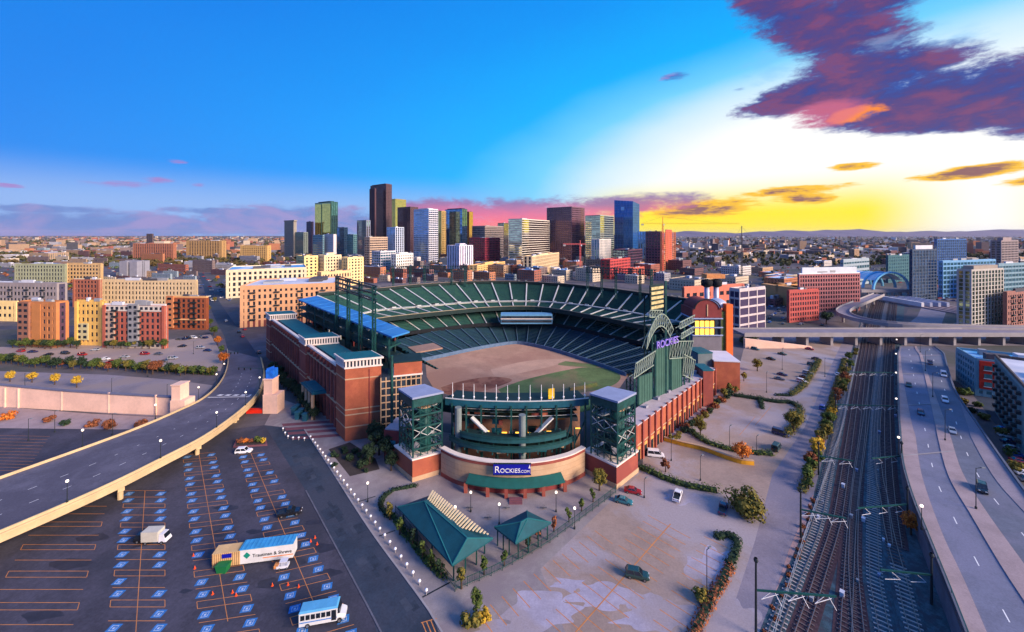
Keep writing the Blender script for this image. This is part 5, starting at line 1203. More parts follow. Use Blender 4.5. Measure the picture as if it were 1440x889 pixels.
# ---------- skyline: x0, corner, x1, top, distance
Y_ = (214, 190, 110)
sky_list = [
 ('grey beige tower with a flared cap at the near end of the skyline', 400, 413, 417, 311, 1150, 38, w((150, 144, 132)), M_GLD, .15, .6, (1.12, 3)),
 ('sage ribbed tower beside the flared cap tower', 414, 427, 433, 327, 1120, 38, w((118, 128, 120)), M_GLG, .15, .5, None),
 ('slim plum tower behind the sage tower', 431, 437, 441, 312, 1350, 38, w((84, 70, 96)), M_GLD, .3, .4, None),
 ('green glass tower with bright golden stripes', 443, 466, 475, 284, 1250, 38, w((40, 78, 66)), M_GLG, .1, .22, (.7, 4)),
 ('blue banded block at the foot of the green glass tower', 440, 454, 456, 331, 950, 38, w((120, 150, 160)), M_GLT, .4, .1, None),
 ('white concrete block at the foot of the green glass tower', 455, 469, 473, 330, 940, 38, w((206, 196, 196)), M_GLD, .7, .7, None),
 ('dark blue glass tower next to the white concrete block', 474, 484, 489, 320, 1150, 38, w((46, 82, 110)), M_GLB, .15, .15, None),
 ('teal grey office tower of medium height', 488, 497, 502, 330, 1100, 38, w((94, 130, 134)), M_GLT, .3, .25, None),
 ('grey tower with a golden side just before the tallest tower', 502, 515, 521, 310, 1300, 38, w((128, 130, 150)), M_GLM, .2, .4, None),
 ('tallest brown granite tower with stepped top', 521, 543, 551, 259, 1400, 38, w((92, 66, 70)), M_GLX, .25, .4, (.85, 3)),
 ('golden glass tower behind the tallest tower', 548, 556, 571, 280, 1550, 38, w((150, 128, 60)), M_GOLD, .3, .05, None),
 ('brown tower with a golden flank behind the striped white tower', 559, 577, 588, 291, 1300, 38, w((86, 64, 76)), M_GLX, .2, .4, None),
 ('tall white and blue striped residential tower', 582, 603, 616, 294, 1000, 38, w((206, 206, 214)), M_GLB, .4, .1, (.6, 3)),
 ('beige slim tower just behind the striped white tower', 612, 621, 627, 297, 1150, 38, w((190, 160, 100)), M_GOLD, .2, .4, None),
 ('navy glass tower with a golden cap', 626, 650, 657, 294, 1150, 38, w((32, 54, 80)), M_GLB, .08, .15, (.8, 3)),
 ('golden bronze tower sliver beside the navy glass tower', 655, 660, 665, 298, 1350, 38, w((150, 110, 60)), M_GOLD, .2, .3, None),
 ('grey banded office tower above the red block', 664, 682, 708, 318, 1150, 38, w((158, 140, 134)), M_GLD, .45, .08, None),
 ('red gridded office block', 660, 682, 703, 335, 950, 38, w((172, 60, 76)), M_GLD, .35, .35, None),
 ('dark tower with gold edge beside the black and white block', 700, 709, 717, 314, 1250, 38, w((60, 54, 66)), M_GLM, .2, .3, None),
 ('blue and white slab tower below the tallest tower', 544, 556, 568, 320, 950, 38, w((196, 206, 220)), M_GLB, .12, .35, None),
 ('beige banded block below the tallest tower', 513, 520, 545, 334, 900, 30, w((186, 160, 138)), M_GLD, .5, .1, None),
 ('teal and white apartment tower low in the skyline', 523, 535, 556, 354, 760, 34, w((206, 200, 204)), M_GLT, .35, .12, None),
 ('white gridded apartment block low in the skyline', 550, 557, 581, 358, 740, 30, w((226, 220, 210)), M_GLD, .4, .5, (.5, 3)),
 ('white twin slab with blue recesses behind the upper deck', 629, 646, 665, 346, 700, 40, w((222, 214, 226)), M_GLB, .0, .55, (.4, 4)),
 ('tan gridded hotel with a small lift house', 660, 671, 710, 374, 640, 24, w((232, 188, 120)), M_GLD, .4, .4, (.3, 3)),
 ('black and white banded office block with gold reflections', 715, 734, 773, 308, 900, 30, w((206, 196, 184)), M_GLM, .28, .0, None),
 ('broad mauve granite tower', 769, 804, 822, 291, 1000, 42, w((112, 84, 100)), M_GLX, .3, .35, None),
 ('cream striped apartment slab in front of the banded office block', 736, 748, 786, 361, 640, 24, w((236, 206, 160)), M_GLD, .1, .45, (.3, 2)),
 ('curved teal and gold glass tower', 823, 844, 863, 303, 950, 40, w((150, 160, 150)), M_GLM, .25, .05, None),
 ('white ribbed tower in front of the teal and gold glass tower', 832, 843, 859, 337, 800, 38, w((220, 210, 200)), M_GLT, .08, .5, None),
 ('blue and silver striped tower by the blue glass spire', 897, 912, 924, 326, 900, 44, w((150, 190, 210)), M_GLB, .05, .35, None),
 ('dark navy block below the blue glass spire', 862, 883, 903, 352, 720, 40, w((92, 60, 78)), M_GLB, .25, .15, None),
 ('mauve brick tower beside the tower under construction', 908, 929, 931, 326, 780, 44, w((120, 76, 92)), M_GLD, .4, .4, None),
 ('red brick block under the light tower beams', 845, 858, 886, 366, 620, 40, w((186, 74, 72)), M_GLD, .35, .4, None),
 ('rose brick block beside the red brick block', 884, 890, 906, 378, 600, 40, w((190, 96, 80)), M_GLD, .35, .4, None),
]
for lab, x0_, xc_, x1_, yt, d_, ps, wm, gm, bf_, pf_, ph in sky_list:
    h_ = hgt(yt, d_); bld('office_tower', lab, x0_, xc_, x1_, yt, d=d_, psi=ps, wallm=wm, glassm=gm, floors=max(6, int(h_ / 5.2)), bays=5.5, bf=bf_, pf=pf_, units=2, roofm=M_RD, group='downtown towers', penth=ph, cat='tower')
# faceted glass bays with the sunset reflection tinted into the glass, and a lower annex on the tallest tower
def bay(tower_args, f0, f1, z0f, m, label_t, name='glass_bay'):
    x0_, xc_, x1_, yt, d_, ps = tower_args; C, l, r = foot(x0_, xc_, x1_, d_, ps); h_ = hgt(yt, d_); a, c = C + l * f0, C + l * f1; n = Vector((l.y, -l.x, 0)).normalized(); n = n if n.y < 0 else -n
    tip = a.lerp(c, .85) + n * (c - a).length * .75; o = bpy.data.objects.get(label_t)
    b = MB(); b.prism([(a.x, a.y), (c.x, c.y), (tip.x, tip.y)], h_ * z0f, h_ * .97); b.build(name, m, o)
byl = {o['label']: o.name for o in bpy.data.objects if 'label' in o}
gt = byl['green glass tower with bright golden stripes']
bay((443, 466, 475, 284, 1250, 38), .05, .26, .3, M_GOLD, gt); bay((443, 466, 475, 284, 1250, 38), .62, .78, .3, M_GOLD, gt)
C, l, r = foot(519.5, 527, 529, 1390, 38, dep=30); q = block4(C, l, r); b = MB(); b.prism([(p.x, p.y) for p in q], 0, hgt(265, 1390)); b.build('annex', w((84, 60, 66)), bpy.data.objects[byl['tallest brown granite tower with stepped top']])
# blue glass spire with a slanted top
d_ = 1000; C, l, r = foot(864, 890, 899, d_, 42); q = block4(C, l, r)
sp_ = thing('office_tower', 'blue glass tower with a slanted crown and a logo near the top', 'tower', up(C, 0), 'downtown towers')
ht = [hgt(283, d_), hgt(286, d_), hgt(282, d_), hgt(280, d_)]
b = MB(); b.hexa(q + [up(p, h) for p, h in zip(q, ht)]); b.build('curtain_wall', glassmat('glass_spire', (34, 96, 170), .05, (6, 5), .8, 1.2, metal=.5), sp_)
b = MB()
for i in range(4):
    P, Q = q[i], q[(i + 1) % 4]; n = Vector(((Q - P).y, -(Q - P).x, 0)).normalized()
    for k in range(1, 24): z = k * ht[0] / 24; b.bar(up(P, z) + n * .1, up(Q, z) + n * .1, .3, .5)
    for k in range(0, 7): p = P.lerp(Q, k / 6); b.bar(p + n * .1, up(p, lerp(ht[i], ht[(i + 1) % 4], k / 6)) + n * .1, .4)
b.build('mullions', mat('mullion_blue', (58, 110, 160), .4, .05, metal=.3), sp_, kind='stuff')
b = MB(); p = C + l * .45 + Vector((0, 0, ht[0] - 22)); n = Vector((l.y, -l.x, 0)).normalized(); n = n if n.y < 0 else -n; b.par(p + n * .5, l.normalized() * 9, n * .4, (0, 0, 9)); b.build('logo_panel', mat('logo_pale', (150, 200, 236), .5), sp_)
# tower under construction
d_ = 760; C, l, r = foot(929, 931, 950, d_, 30, dep=26); q = block4(C, l, r)
cons = thing('building_frame', 'bare orange concrete tower frame under construction beside the crane', 'building', up(C, 0))
b = MB(); h_ = hgt(326, d_); nf = 18
for k in range(nf + 1):
    b2 = MB(); b2.prism([(p.x, p.y) for p in q], k * h_ / nf, k * h_ / nf + .5); b2.build('floor_slab', mat('raw_concrete', (222, 138, 96), .9, .1, .2), cons)
for i in range(4):
    for k in range(5): p = q[i].lerp(q[(i + 1) % 4], k / 5); b.bar(p, up(p, h_), .9)
b.build('columns', mat('raw_concrete', (222, 138, 96)), cons, kind='stuff')
b = MB(); c = sum(q, Vector()) / 4; b.prism([(p.x, p.y) for p in [c + (p - c) * .45 for p in q]], 0, h_ + 5); b.build('core', mat('core_red', (176, 82, 70), .9), cons)
# ---------- cranes
def crane(label, x, d, ytop, yjib, jl, jr, colour, ang=0):
    p = XD(x, d); t = thing('tower_crane', label, 'crane', up(p, 0), 'tower cranes'); zt, zj = hgt(ytop, d), hgt(yjib, d); k = d / F; m = mat('crane_%s' % colour[0], colour[1], .6, .1)
    b = MB(); w_ = .9
    for dx_, dy_ in ((-w_, -w_), (w_, -w_), (w_, w_), (-w_, w_)): b.bar((p.x + dx_, p.y + dy_, 0), (p.x + dx_, p.y + dy_, zj), .35)
    z = 0; s = 1
    while z < zj - 2: b.bar((p.x - w_ * s, p.y - w_, z), (p.x + w_ * s, p.y - w_, z + 2.4), .22); b.bar((p.x - w_, p.y - w_ * s, z), (p.x - w_, p.y + w_ * s, z + 2.4), .22); z += 2.4; s = -s
    b.build('mast', m, t)
    b = MB(); a, c = p.x + jl * k, p.x + jr * k
    for dz, dy_ in ((0, -.7), (0, .7), (1.6, 0)): b.bar((a if jl > -40 else a, p.y + dy_, zj + dz), (c, p.y + dy_, zj + dz), .32)
    n = int((c - a) / 3)
    for i in range(n): x0_ = a + (c - a) * i / n; x1_ = a + (c - a) * (i + .5) / n; b.bar((x0_, p.y - .7, zj), (x1_, p.y, zj + 1.6), .18); b.bar((x1_, p.y, zj + 1.6), (a + (c - a) * (i + 1) / n, p.y + .7, zj), .18)
    b.build('jib', mat('crane_jib', (206, 150, 40), .6) if colour[0] == 'red' else m, t)
    b = MB(); b.bar((p.x, p.y, zj), (p.x, p.y, zt), .8); b.build('tower_head', m, t)
    b = MB(); b.bar((p.x, p.y, zt), (c - (c - p.x) * .25, p.y, zj + 1.6), .16); b.bar((p.x, p.y, zt), (a + 1, p.y, zj + 1.6), .16); b.build('stay', M_STEEL, t)
    b = MB(); b.box((a + 2, p.y, zj - 2.6), (4, 2, 2.8)); b.build('counterweight', M_CONC, t)
    b = MB(); b.box((p.x + 1.6, p.y - .6, zj - 2.4), (1.8, 1.8, 2.3)); b.build('cab', M_RW, t)
crane('red tower crane with a long golden jib beside the concrete frame', 932, 700, 305, 315, -30, 108, ('red', (214, 84, 64)))
crane('dark tower crane standing alone over the low rooftops', 1043, 620, 318, 332, -8, 14, ('dark', (62, 62, 72)))
crane('pink tower crane before the mauve granite tower', 816, 650, 338, 344, -24, 8, ('pink', (226, 104, 104)))
crane('thin dark crane far out beyond the low roofs', 969, 900, 336, 340, -5, 10, ('dark', (62, 62, 72)))
# ---------- district beyond the lots
bld('brick_complex', 'large rose brick complex with white upper floors and a teal centre', 1122, 1124, 1209, 386, ybase=440, psi=80, dep=40, wallm=w((168, 108, 108)), floors=9, bays=4, bf=.35, pf=.35, roofm=M_RB, units=4, crown=w((214, 226, 232)), penth=(.9, 6, w((206, 214, 220))))
bld('brick_building', 'small red brick corner building with a pale roof by the tracks', 1107, 1110, 1151, 410, ybase=454, psi=72, dep=26, wallm=w((176, 84, 78)), floors=6, bays=4, bf=.38, pf=.4, roofm=M_RW, units=3)
bld('warehouse', 'long tan flat shed behind the red corner building', 1092, 1094, 1122, 402, ybase=428, psi=74, dep=40, wallm=w((196, 146, 96)), floors=1, bays=30, bf=.9, pf=.8, roofm=M_RG)
bld('parking_garage', 'open grey parking deck with white frames near the arched hall', 1026, 1040, 1076, 408, ybase=470, psi=62, wallm=w((196, 184, 184)), glassm=mat('garage_void', (64, 54, 84), .9), floors=5, bays=8, bf=.22, pf=.1, roofm=M_RG, units=3)
bld('warehouse', 'long pink roofed hall behind the twin stacks', 960, 962, 1046, 405, ybase=440, psi=70, dep=30, wallm=w((206, 120, 100)), floors=2, bays=8, roofm=mat('roof_rose', (206, 140, 130), .9, .1, .1))
bld('office_tower', 'dark teal glass tower beside the train hall arch', 1279, 1283, 1317, 352, ybase=424, psi=72, dep=22, wallm=w((70, 84, 104)), glassm=M_GLB, floors=16, bays=5, bf=.2, pf=.2, cat='tower', penth=(.7, 5, M_RW))
bld('office_tower', 'broad blue glass tower behind the dark teal one', 1314, 1318, 1359, 337, d=640, psi=70, dep=26, wallm=w((70, 110, 170)), glassm=M_GLB, floors=14, bays=6, bf=.12, pf=.1, cat='tower')
bld('office_tower', 'grey and beige tower pair far beyond the blue roofs', 1393, 1408, 1432, 339, d=680, psi=66, wallm=w((150, 136, 136)), glassm=M_GLD, floors=14, bays=6, bf=.3, pf=.3, cat='tower', penth=(.5, 6))
bld('office_tower', 'big grey green glass tower with pale frame near the curved ramp', 1346, 1366, 1411, 381, ybase=462, psi=70, wallm=w((176, 172, 164)), glassm=M_GLG, floors=14, bays=4.5, bf=.16, pf=.3, cat='tower', penth=(.75, 3.5, w((150, 140, 130))), roofm=M_RW)
bld('office_block', 'long blue glass block behind the grey green tower', 1320, 1326, 1400, 368, ybase=420, psi=72, dep=40, wallm=w((110, 160, 200)), glassm=M_GLT, floors=8, bays=6, bf=.3, pf=.15, roofm=M_RB, units=4)
bld('office_block', 'teal striped block at the end of the blue glass block', 1400, 1404, 1470, 372, ybase=424, psi=72, dep=40, wallm=w((120, 150, 164)), glassm=M_GLT, floors=8, bays=6, bf=.4, pf=.1, roofm=M_RB)
bld('apartment_block', 'brown brick block with white roof past the grey green tower', 1411, 1416, 1500, 412, ybase=462, psi=70, dep=30, wallm=w((150, 106, 96)), floors=6, bays=5, roofm=M_RW, units=4, balc=2)
bld('office_block', 'teal fronted block behind the train hall arch', 1246, 1249, 1280, 360, ybase=398, psi=66, dep=40, wallm=w((60, 100, 110)), glassm=M_GLT, floors=8, bays=6)
bld('office_block', 'low teal and white banded block by the train hall', 1182, 1186, 1222, 366, ybase=404, psi=60, dep=40, wallm=w((150, 166, 176)), glassm=M_GLT, floors=5, bays=8, bf=.45, pf=.1, roofm=M_RW)
# ---------- train hall with pale blue arch
th = thing('train_hall', 'pale blue arched train hall canopy over the far end of the tracks', 'train hall', XD(1253, 430))
d_ = 430.0; cx = XD(1253, d_).x; rx_ = 25 * d_ / F; M_ARCH = mat('arch_blue', (120, 196, 230), .4, .08, metal=.1)
zb = hgt(407, d_); rz_ = hgt(383, d_) - zb
for j in range(4):
    b = MB(); P = [(cx + rx_ * (1 - j * .06) * math.cos(math.pi * k / 16), d_ + j * 14, zb + rz_ * (1 - j * .05) * math.sin(math.pi * k / 16)) for k in range(17)]
    for p, q_ in zip(P, P[1:]): b.bar(p, q_, 2.2, 1.6)
    b.build('arch_rib', M_ARCH, th)
b = MB(); P = [[(cx + rx_ * .94 * math.cos(math.pi * k / 16), d_ + 4 + j * 38, zb + rz_ * .9 * math.sin(math.pi * k / 16)) for k in range(3, 14)] for j in range(2)]; b.strip(P[0], P[1]); b.build('canopy_skin', mat('canopy_white', (206, 220, 230), .6), th)
b = MB(); b.box((cx - 4, d_ + 2, zb - 3.4), (rx_ * 2.9, 4, 3.2)); b.build('footbridge', M_CONC, th)
for k in range(6): b = MB(); b.box((cx - rx_ * 1.2 + k * rx_ * .46, d_ + 2, 0), (1.2, 2, zb - 3.4)); b.build('bridge_pier', M_CONC, th)
for k in range(5): b = MB(); b.box((cx - rx_ * .9 + k * rx_ * .42, d_ - 40, 0), (3, 90, 1.1)); b.build('platform', M_WALKP, th)
for k in range(4): b = MB(); b.box((cx - rx_ * .9 + k * rx_ * .42, d_ - 30, 1.1), (2.6, 40, 4)); b.build('platform_canopy', rnd.choice([M_RB, M_RW, M_SLATE]), th)
# ---------- twin stacks
ts = thing('storage_silo', 'twin pale silos with black heads under an orange deck', 'silo', XD(1001, 330))
for x in (994, 1007):
    p = XD(x, 330); b = MB(); b.tube(up(p, 0), up(p, hgt(400, 330)), 2.0, n=14); b.build('silo', mat('silo_pale', (176, 182, 206), .5, .08, metal=.2), ts, smooth=True)
    b = MB(); b.lathe(up(p, hgt(402, 330)), [(2.0, -1), (4.2, 0), (4.6, 3), (4.2, 5.0), (1, 5.6)], 14); b.build('silo_head', M_DARK, ts, smooth=True)
p = XD(1003, 330); b = MB(); b.box((p.x, p.y, hgt(391, 330)), (15, 9, 3.4)); b.build('top_deck', mat('deck_orange', (206, 138, 84), .8, .2), ts)
# ---------- right-hand apartments beside the highway
d_ = F * H / (556 - HY); fp = foot(1345, 1372, 1490, d_, 122); h_ = hgt(507, d_)
blue_ = building('apartment_block', 'blue roofed apartment block with a red bay beside the highway', fp, h_, w((98, 140, 158)), M_GLT, floors=5, bays=3.6, bf=.36, pf=.4, roofm=mat('roof_sky', (60, 150, 206), .7, .1, .08, var2=(190, 214, 230)), units=5)
C, l, r = fp; rd = r.normalized(); n = Vector((rd.y, -rd.x, 0)); p0 = C + rd * 1.0 + n * .5
b = MB(); b.par(p0 + Vector((0, 0, 3.4)), rd * 8.4, -n * 2, (0, 0, h_ - 3.2)); rb = b.build('red_bay', mat('bay_red', (196, 44, 30), .6, .1, .4), blue_)
for i in range(3):
    for j in range(2):
        q0 = p0 + rd * (1.3 + j * 3.4) + n * .05 + Vector((0, 0, 4.6 + i * 3.5)); b = MB(); b.par(q0, rd * 2.4, n * .12, (0, 0, 1.9)); b.build('window', M_GLT, rb); b = MB(); b.par(q0 - rd * .15 - Vector((0, 0, .25)), rd * 2.7, n * .25, (0, 0, .22)); b.build('sill', M_RW, rb)
d_ = 122.0; bld('apartment_block', 'teal windowed apartment slab with a white roof beside the parked cars', 1400, 1446, 1560, 552, d=d_, psi=133, wallm=w((104, 142, 150)), glassm=M_GLT, floors=7, bays=3.0, bf=.3, pf=.35, roofm=M_RW, units=4, crown=w((90, 80, 76)), balc=2)
# ---------- filler blocks: low and middle rise quarters
PAL = [((176, 146, 118), 'tan'), ((156, 96, 80), 'brick red'), ((196, 180, 158), 'cream'), ((124, 108, 106), 'brown grey'), ((178, 118, 86), 'orange brick'), ((150, 150, 158), 'grey'), ((206, 200, 196), 'white'), ((112, 82, 84), 'dark maroon'), ((140, 154, 162), 'pale teal')]
RPAL = [(M_RW, 'white'), (M_RG, 'gravel grey'), (M_RD, 'dark'), (M_RB, 'blue tinted')]
ff = random.Random(21); used = []; ORDN = ['one', 'one', 'two', 'three', 'four', 'five', 'six', 'seven', 'eight']
def free(x, d, wpx):
    for (a, e, c) in used:
        if abs(x - a) < (wpx + c) * .5 and abs(d - e) < (d + e) * .035: return False
    return True
def quarter(n, xr, yr, hr, wr, place, seed, avoid=()):
    ff.seed(seed); made = 0; tries = 0
    while made < n and tries < n * 40:
        tries += 1; x = ff.uniform(*xr); yb = ff.uniform(*yr); d = F * H / (yb - HY); wm = ff.uniform(*wr); wpx = wm / d * F
        if not free(x, d, wpx) or any(a0 < x < a1 and b0 < yb < b1 for a0, a1, b0, b1 in avoid): continue
        used.append((x, d, wpx)); h_ = ff.uniform(*hr)
        psi = 8 + 66 * min(1, max(0, x / 1440)) + ff.uniform(-3, 3); (c, cn) = ff.choice(PAL); rm, rn = ff.choice(RPAL)
        f_ = foot(x - wpx / 2, x + wpx * (.5 - .55 * min(1, max(0, x / 1440))), x + wpx / 2, d, psi, dep=wm * ff.uniform(.5, .9))
        if max(f_[1].length, f_[2].length) > 90: continue
        st = 'low' if h_ < 9 else ('mid-rise' if h_ < 20 else 'tall')
        nfl = max(1, int(h_ / 3.3)); sz = 'narrow' if wm < wr[0] + (wr[1] - wr[0]) * .35 else ('broad' if wm > wr[0] + (wr[1] - wr[0]) * .7 else 'square'); st = ORDN[min(nfl, 8)]
        lab = f'{sz} {st}-storey {cn} building with a {rn} roof {place}'
        building('city_building', lab, f_, h_, w(c), ff.choice([M_GLD, M_GLD, M_GLT]), floors=nfl, bays=3.6, bf=ff.uniform(.35, .55), pf=ff.uniform(.35, .6), roofm=rm, units=ff.choice([1, 2, 3]), group='buildings ' + place, parapet=.7)
        made += 1
quarter(54, (0, 320), (352, 384), (6, 22), (22, 60), 'beyond the curving viaduct', 1)
quarter(10, (150, 275), (386, 398), (6, 10), (16, 34), 'beyond the curving viaduct', 5)
quarter(58, (300, 640), (362, 392), (6, 18), (20, 48), 'between ballpark and skyline', 2)
quarter(58, (640, 960), (366, 400), (6, 20), (18, 46), 'between ballpark and skyline', 3)
quarter(52, (950, 1210), (350, 412), (5, 17), (20, 50), 'beyond the twin silos', 4)
quarter(16, (1000, 1110), (412, 436), (5, 12), (14, 26), 'beyond the twin silos', 6)
quarter(30, (1200, 1440), (348, 384), (7, 24), (22, 55), 'beyond the train hall', 7)
quarter(20, (480, 930), (390, 399), (5, 9), (16, 30), 'between ballpark and skyline', 8)
# ================================================================ far city and woods (read as one mass)
def far_city():
    fr = random.Random(5); b = MB(); mats = [w(c) for c, n in PAL[:7]] + [M_RW, M_RD]
    for i in range(6500):
        yb = HY + 3.2 + 24 * fr.random() ** 1.7; d = F * H / (yb - HY); x = fr.uniform(-160, 1600)
        if 400 < x < 930 and d > 1700: continue
        p = XD(x, d); s = fr.uniform(14, 46); h = fr.uniform(4, 13) * (1 + (fr.random() ** 8) * 3)
        b.box((p.x, p.y, 0), (s, s * fr.uniform(.5, 1.2), h), fr.uniform(-.3, .3) + (.2 if x < 600 else 1.0), fr.choice([0, 1, 2, 3, 4, 5, 3, 8, 8, 6, 7]) if x > 700 else fr.choice([0, 1, 2, 3, 3, 8, 0, 4, 5]))
    o = b.build('distant_city', mats); tag(o, 'mass of distant low rooftops reaching to the horizon', 'city', kind='stuff')
far_city()
M_WOOD = mat('far_foliage', (70, 72, 44), .95, .35, .02, var2=(96, 78, 40))
def far_trees():
    fr = random.Random(9); b = MB()
    for i in range(15000):
        yb = HY + 3 + 42 * fr.random() ** 1.5; d = F * H / (yb - HY); x = fr.uniform(-160, 1600)
        if 380 < x < 960 and (d < 1500): 
            if fr.random() < .8: continue
        if x > 900 and fr.random() < .6: continue
        p = XD(x, d); s = fr.uniform(3.5, 7.5) * (1 if d < 1800 else 1.7)
        q = [Vector((fr.uniform(-1, 1), fr.uniform(-1, 1), fr.uniform(-.6, 1))).normalized() for _ in range(9)]
        for v in q:
            c = p + Vector((v.x * s * .7, v.y * s * .7, s * .75 + v.z * s * .6)); a = v.orthogonal().normalized() * s * fr.uniform(.4, .75); e = v.cross(a).normalized() * s * fr.uniform(.4, .75)
            b.add([c - a - e * .6, c + a - e * .5, c + a * .3 + e, c - a * .7 + e * .6], [(0, 1, 2, 3)])
    o = b.build('distant_woods', M_WOOD); tag(o, 'autumn trees scattered among the distant roofs out to the horizon', 'trees', kind='stuff')
far_trees()
# ---------------- city streets, markings and parked traffic through the quarters
def city_streets():
    M_CS = mat('city_asphalt', (70, 70, 82), .9, .15, .05); k = 0
    for i in range(9):                                    # streets running away toward the skyline side
        x0_ = 60 + i * 150
        if 380 < x0_ < 960: y0_ = 388
        else: y0_ = 470 if x0_ < 380 else 440
        a, c = G(x0_, y0_ if x0_ != 360 else 396), None
        dirv = U if x0_ < 640 else V; c = a + dirv * 900; n = Vector((-dirv.y, dirv.x, 0)) * 6.5
        b = MB(); b.poly([up(a - n, .0045 + i * .0002), up(c - n, .0045 + i * .0002), up(c + n, .0045 + i * .0002), up(a + n, .0045 + i * .0002)]); tag(b.build('street', M_CS), kind='structure')
    for i, d in enumerate((300, 380, 470, 580, 720, 900)):
        b = MB(); b.poly([(-900, d - 6, .0055), (900, d - 6, .0055), (900, d + 6, .0055), (-900, d + 6, .0055)]) if d > 330 else b.poly([(-560, d - 6, .0055), (-170, d - 6, .0055), (-170, d + 6, .0055), (-560, d + 6, .0055)])
        tag(b.build('street', M_CS), kind='structure')
    fr = random.Random(15); b = MB(); cm = [mat('far_car_white', (214, 214, 216), .4, 0), mat('far_car_black', (30, 32, 38), .4, 0), mat('far_car_red', (150, 40, 40), .4, 0), mat('far_car_silver', (150, 154, 164), .4, 0), mat('far_car_blue', (50, 80, 140), .4, 0)]
    for i in range(1600):
        yb = HY + 28 + 66 * fr.random(); d = F * H / (yb - HY); x = fr.uniform(-20, 1460)
        if 395 < x < 1000 and yb > 392: continue
        if 1186 < x < 1300 and yb > 400: continue
        p = XD(x, d); a = fr.choice([0, math.atan2(U.y, U.x), math.atan2(V.y, V.x)]); m = fr.randrange(5)
        b.box((p.x, p.y, .25), (4.4, 1.8, .7), a, m); b.box((p.x, p.y, .95), (2.3, 1.6, .55), a, 1)
    tag(b.build('city_traffic', cm), 'far-off parked and moving cars between the city blocks', 'cars', kind='stuff')
city_streets()
# ================================================================ trees, hedges
def leafmat(name, rgb, rgb2):
    if name in MATS: return MATS[name]
    m = bpy.data.materials.new(name); m.use_nodes = True; nt = m.node_tree; b = nt.nodes['Principled BSDF']; b.inputs['Roughness'].default_value = .85; b.inputs['Specular IOR Level'].default_value = .15
    g = nt.nodes.new('ShaderNodeNewGeometry'); oi = nt.nodes.new('ShaderNodeObjectInfo'); old = E.nt; E.nt = nt
    f = E(g.outputs['Random Per Island']) * .75 + E(oi.outputs['Random']) * .25
    c = lin(rgb); dk = tuple(x * .55 for x in c[:3]) + (1,)
    col = cmix(smooth(f, .05, .5), dk, c); col = cmix(smooth(f, .55, .95), col, lin(rgb2)); nt.links.new(col, b.inputs['Base Color'])
    E.nt = old; MATS[name] = m; return m
LEAF = {'green': leafmat('leaf_green', (74, 92, 44), (104, 112, 52)), 'olive': leafmat('leaf_olive', (106, 102, 48), (146, 124, 52)), 'yellow': leafmat('leaf_yellow', (196, 158, 50), (222, 190, 70)),
        'orange': leafmat('leaf_orange', (196, 108, 46), (220, 140, 60)), 'dark': leafmat('leaf_dark', (44, 62, 46), (62, 82, 50)), 'rust': leafmat('leaf_rust', (128, 78, 54), (168, 100, 60))}
M_BARK = mat('bark', (78, 62, 52), .95, .2, 2)
def leaf(b, c, v, s, fr):
    a = v.orthogonal().normalized(); a.rotate(Matrix.Rotation(fr.uniform(0, 6.28), 3, v)); e = v.cross(a).normalized(); a = a * s * fr.uniform(.6, 1.1); e = e * s * fr.uniform(.6, 1.1)
    b.add([c - a - e * .7, c + a * .9 - e * .8, c + a * .6 + e, c - a * .8 + e * .7], [(0, 1, 2, 3)])
def crown_mesh(seed, shape, dense=False):
    fr = random.Random(seed); b = MB(); rx, rz, cz = shape; n = 40 if dense else 17
    for k in range(n):
        v = Vector((fr.gauss(0, 1), fr.gauss(0, 1), fr.gauss(0, 1))).normalized() * fr.uniform(.35, .82); c = Vector((v.x * rx, v.y * rx, cz + v.z * rz)); cr = fr.uniform(.26, .42) * rx
        for i in range(44 if dense else 24):
            d = Vector((fr.gauss(0, 1), fr.gauss(0, 1), fr.gauss(0, 1))).normalized(); leaf(b, c + d * cr * fr.uniform(.6, 1.1), (d + Vector((0, 0, .3))).normalized(), .055 * rx + .008 if dense else .11 * rx + .02, fr)
    return b
def trunk_mesh(seed, shape):
    fr = random.Random(seed); b = MB(); rx, rz, cz = shape; b.tube((0, 0, 0), (0, 0, cz * .75), .045 * (cz + rz), .025 * (cz + rz), 7)
    for k in range(5):
        a = fr.uniform(0, 6.28); b.tube((0, 0, cz * fr.uniform(.4, .7)), (math.cos(a) * rx * .55, math.sin(a) * rx * .55, cz + rz * fr.uniform(-.1, .5)), .02 * (cz + rz), .008 * (cz + rz), 5)
    return b
SHAPES = {'round': (.36, .34, .62), 'column': (.2, .4, .56), 'bush': (.62, .36, .36)}
CR = {}; TR = {}
def tree(p, h, kind, shape, label, group, name='tree', cat='tree', var=None):
    v = var if var is not None else rnd.randrange(4); dn = h > 5.4; k = (shape, v, kind, dn)
    if k not in CR: CR[k] = crown_mesh(v * 7 + len(shape), SHAPES[shape], dn).mesh('crown', LEAF[kind])
    if (shape, v) not in TR: TR[shape, v] = trunk_mesh(v, SHAPES[shape]).mesh('trunk', M_BARK)
    t = thing(name, label, cat, p, group); a = rnd.uniform(0, 6.28)
    inst('crown', CR[k], (0, 0, 0), a, h, t); inst('trunk', TR[shape, v], (0, 0, 0), a, h, t); return t
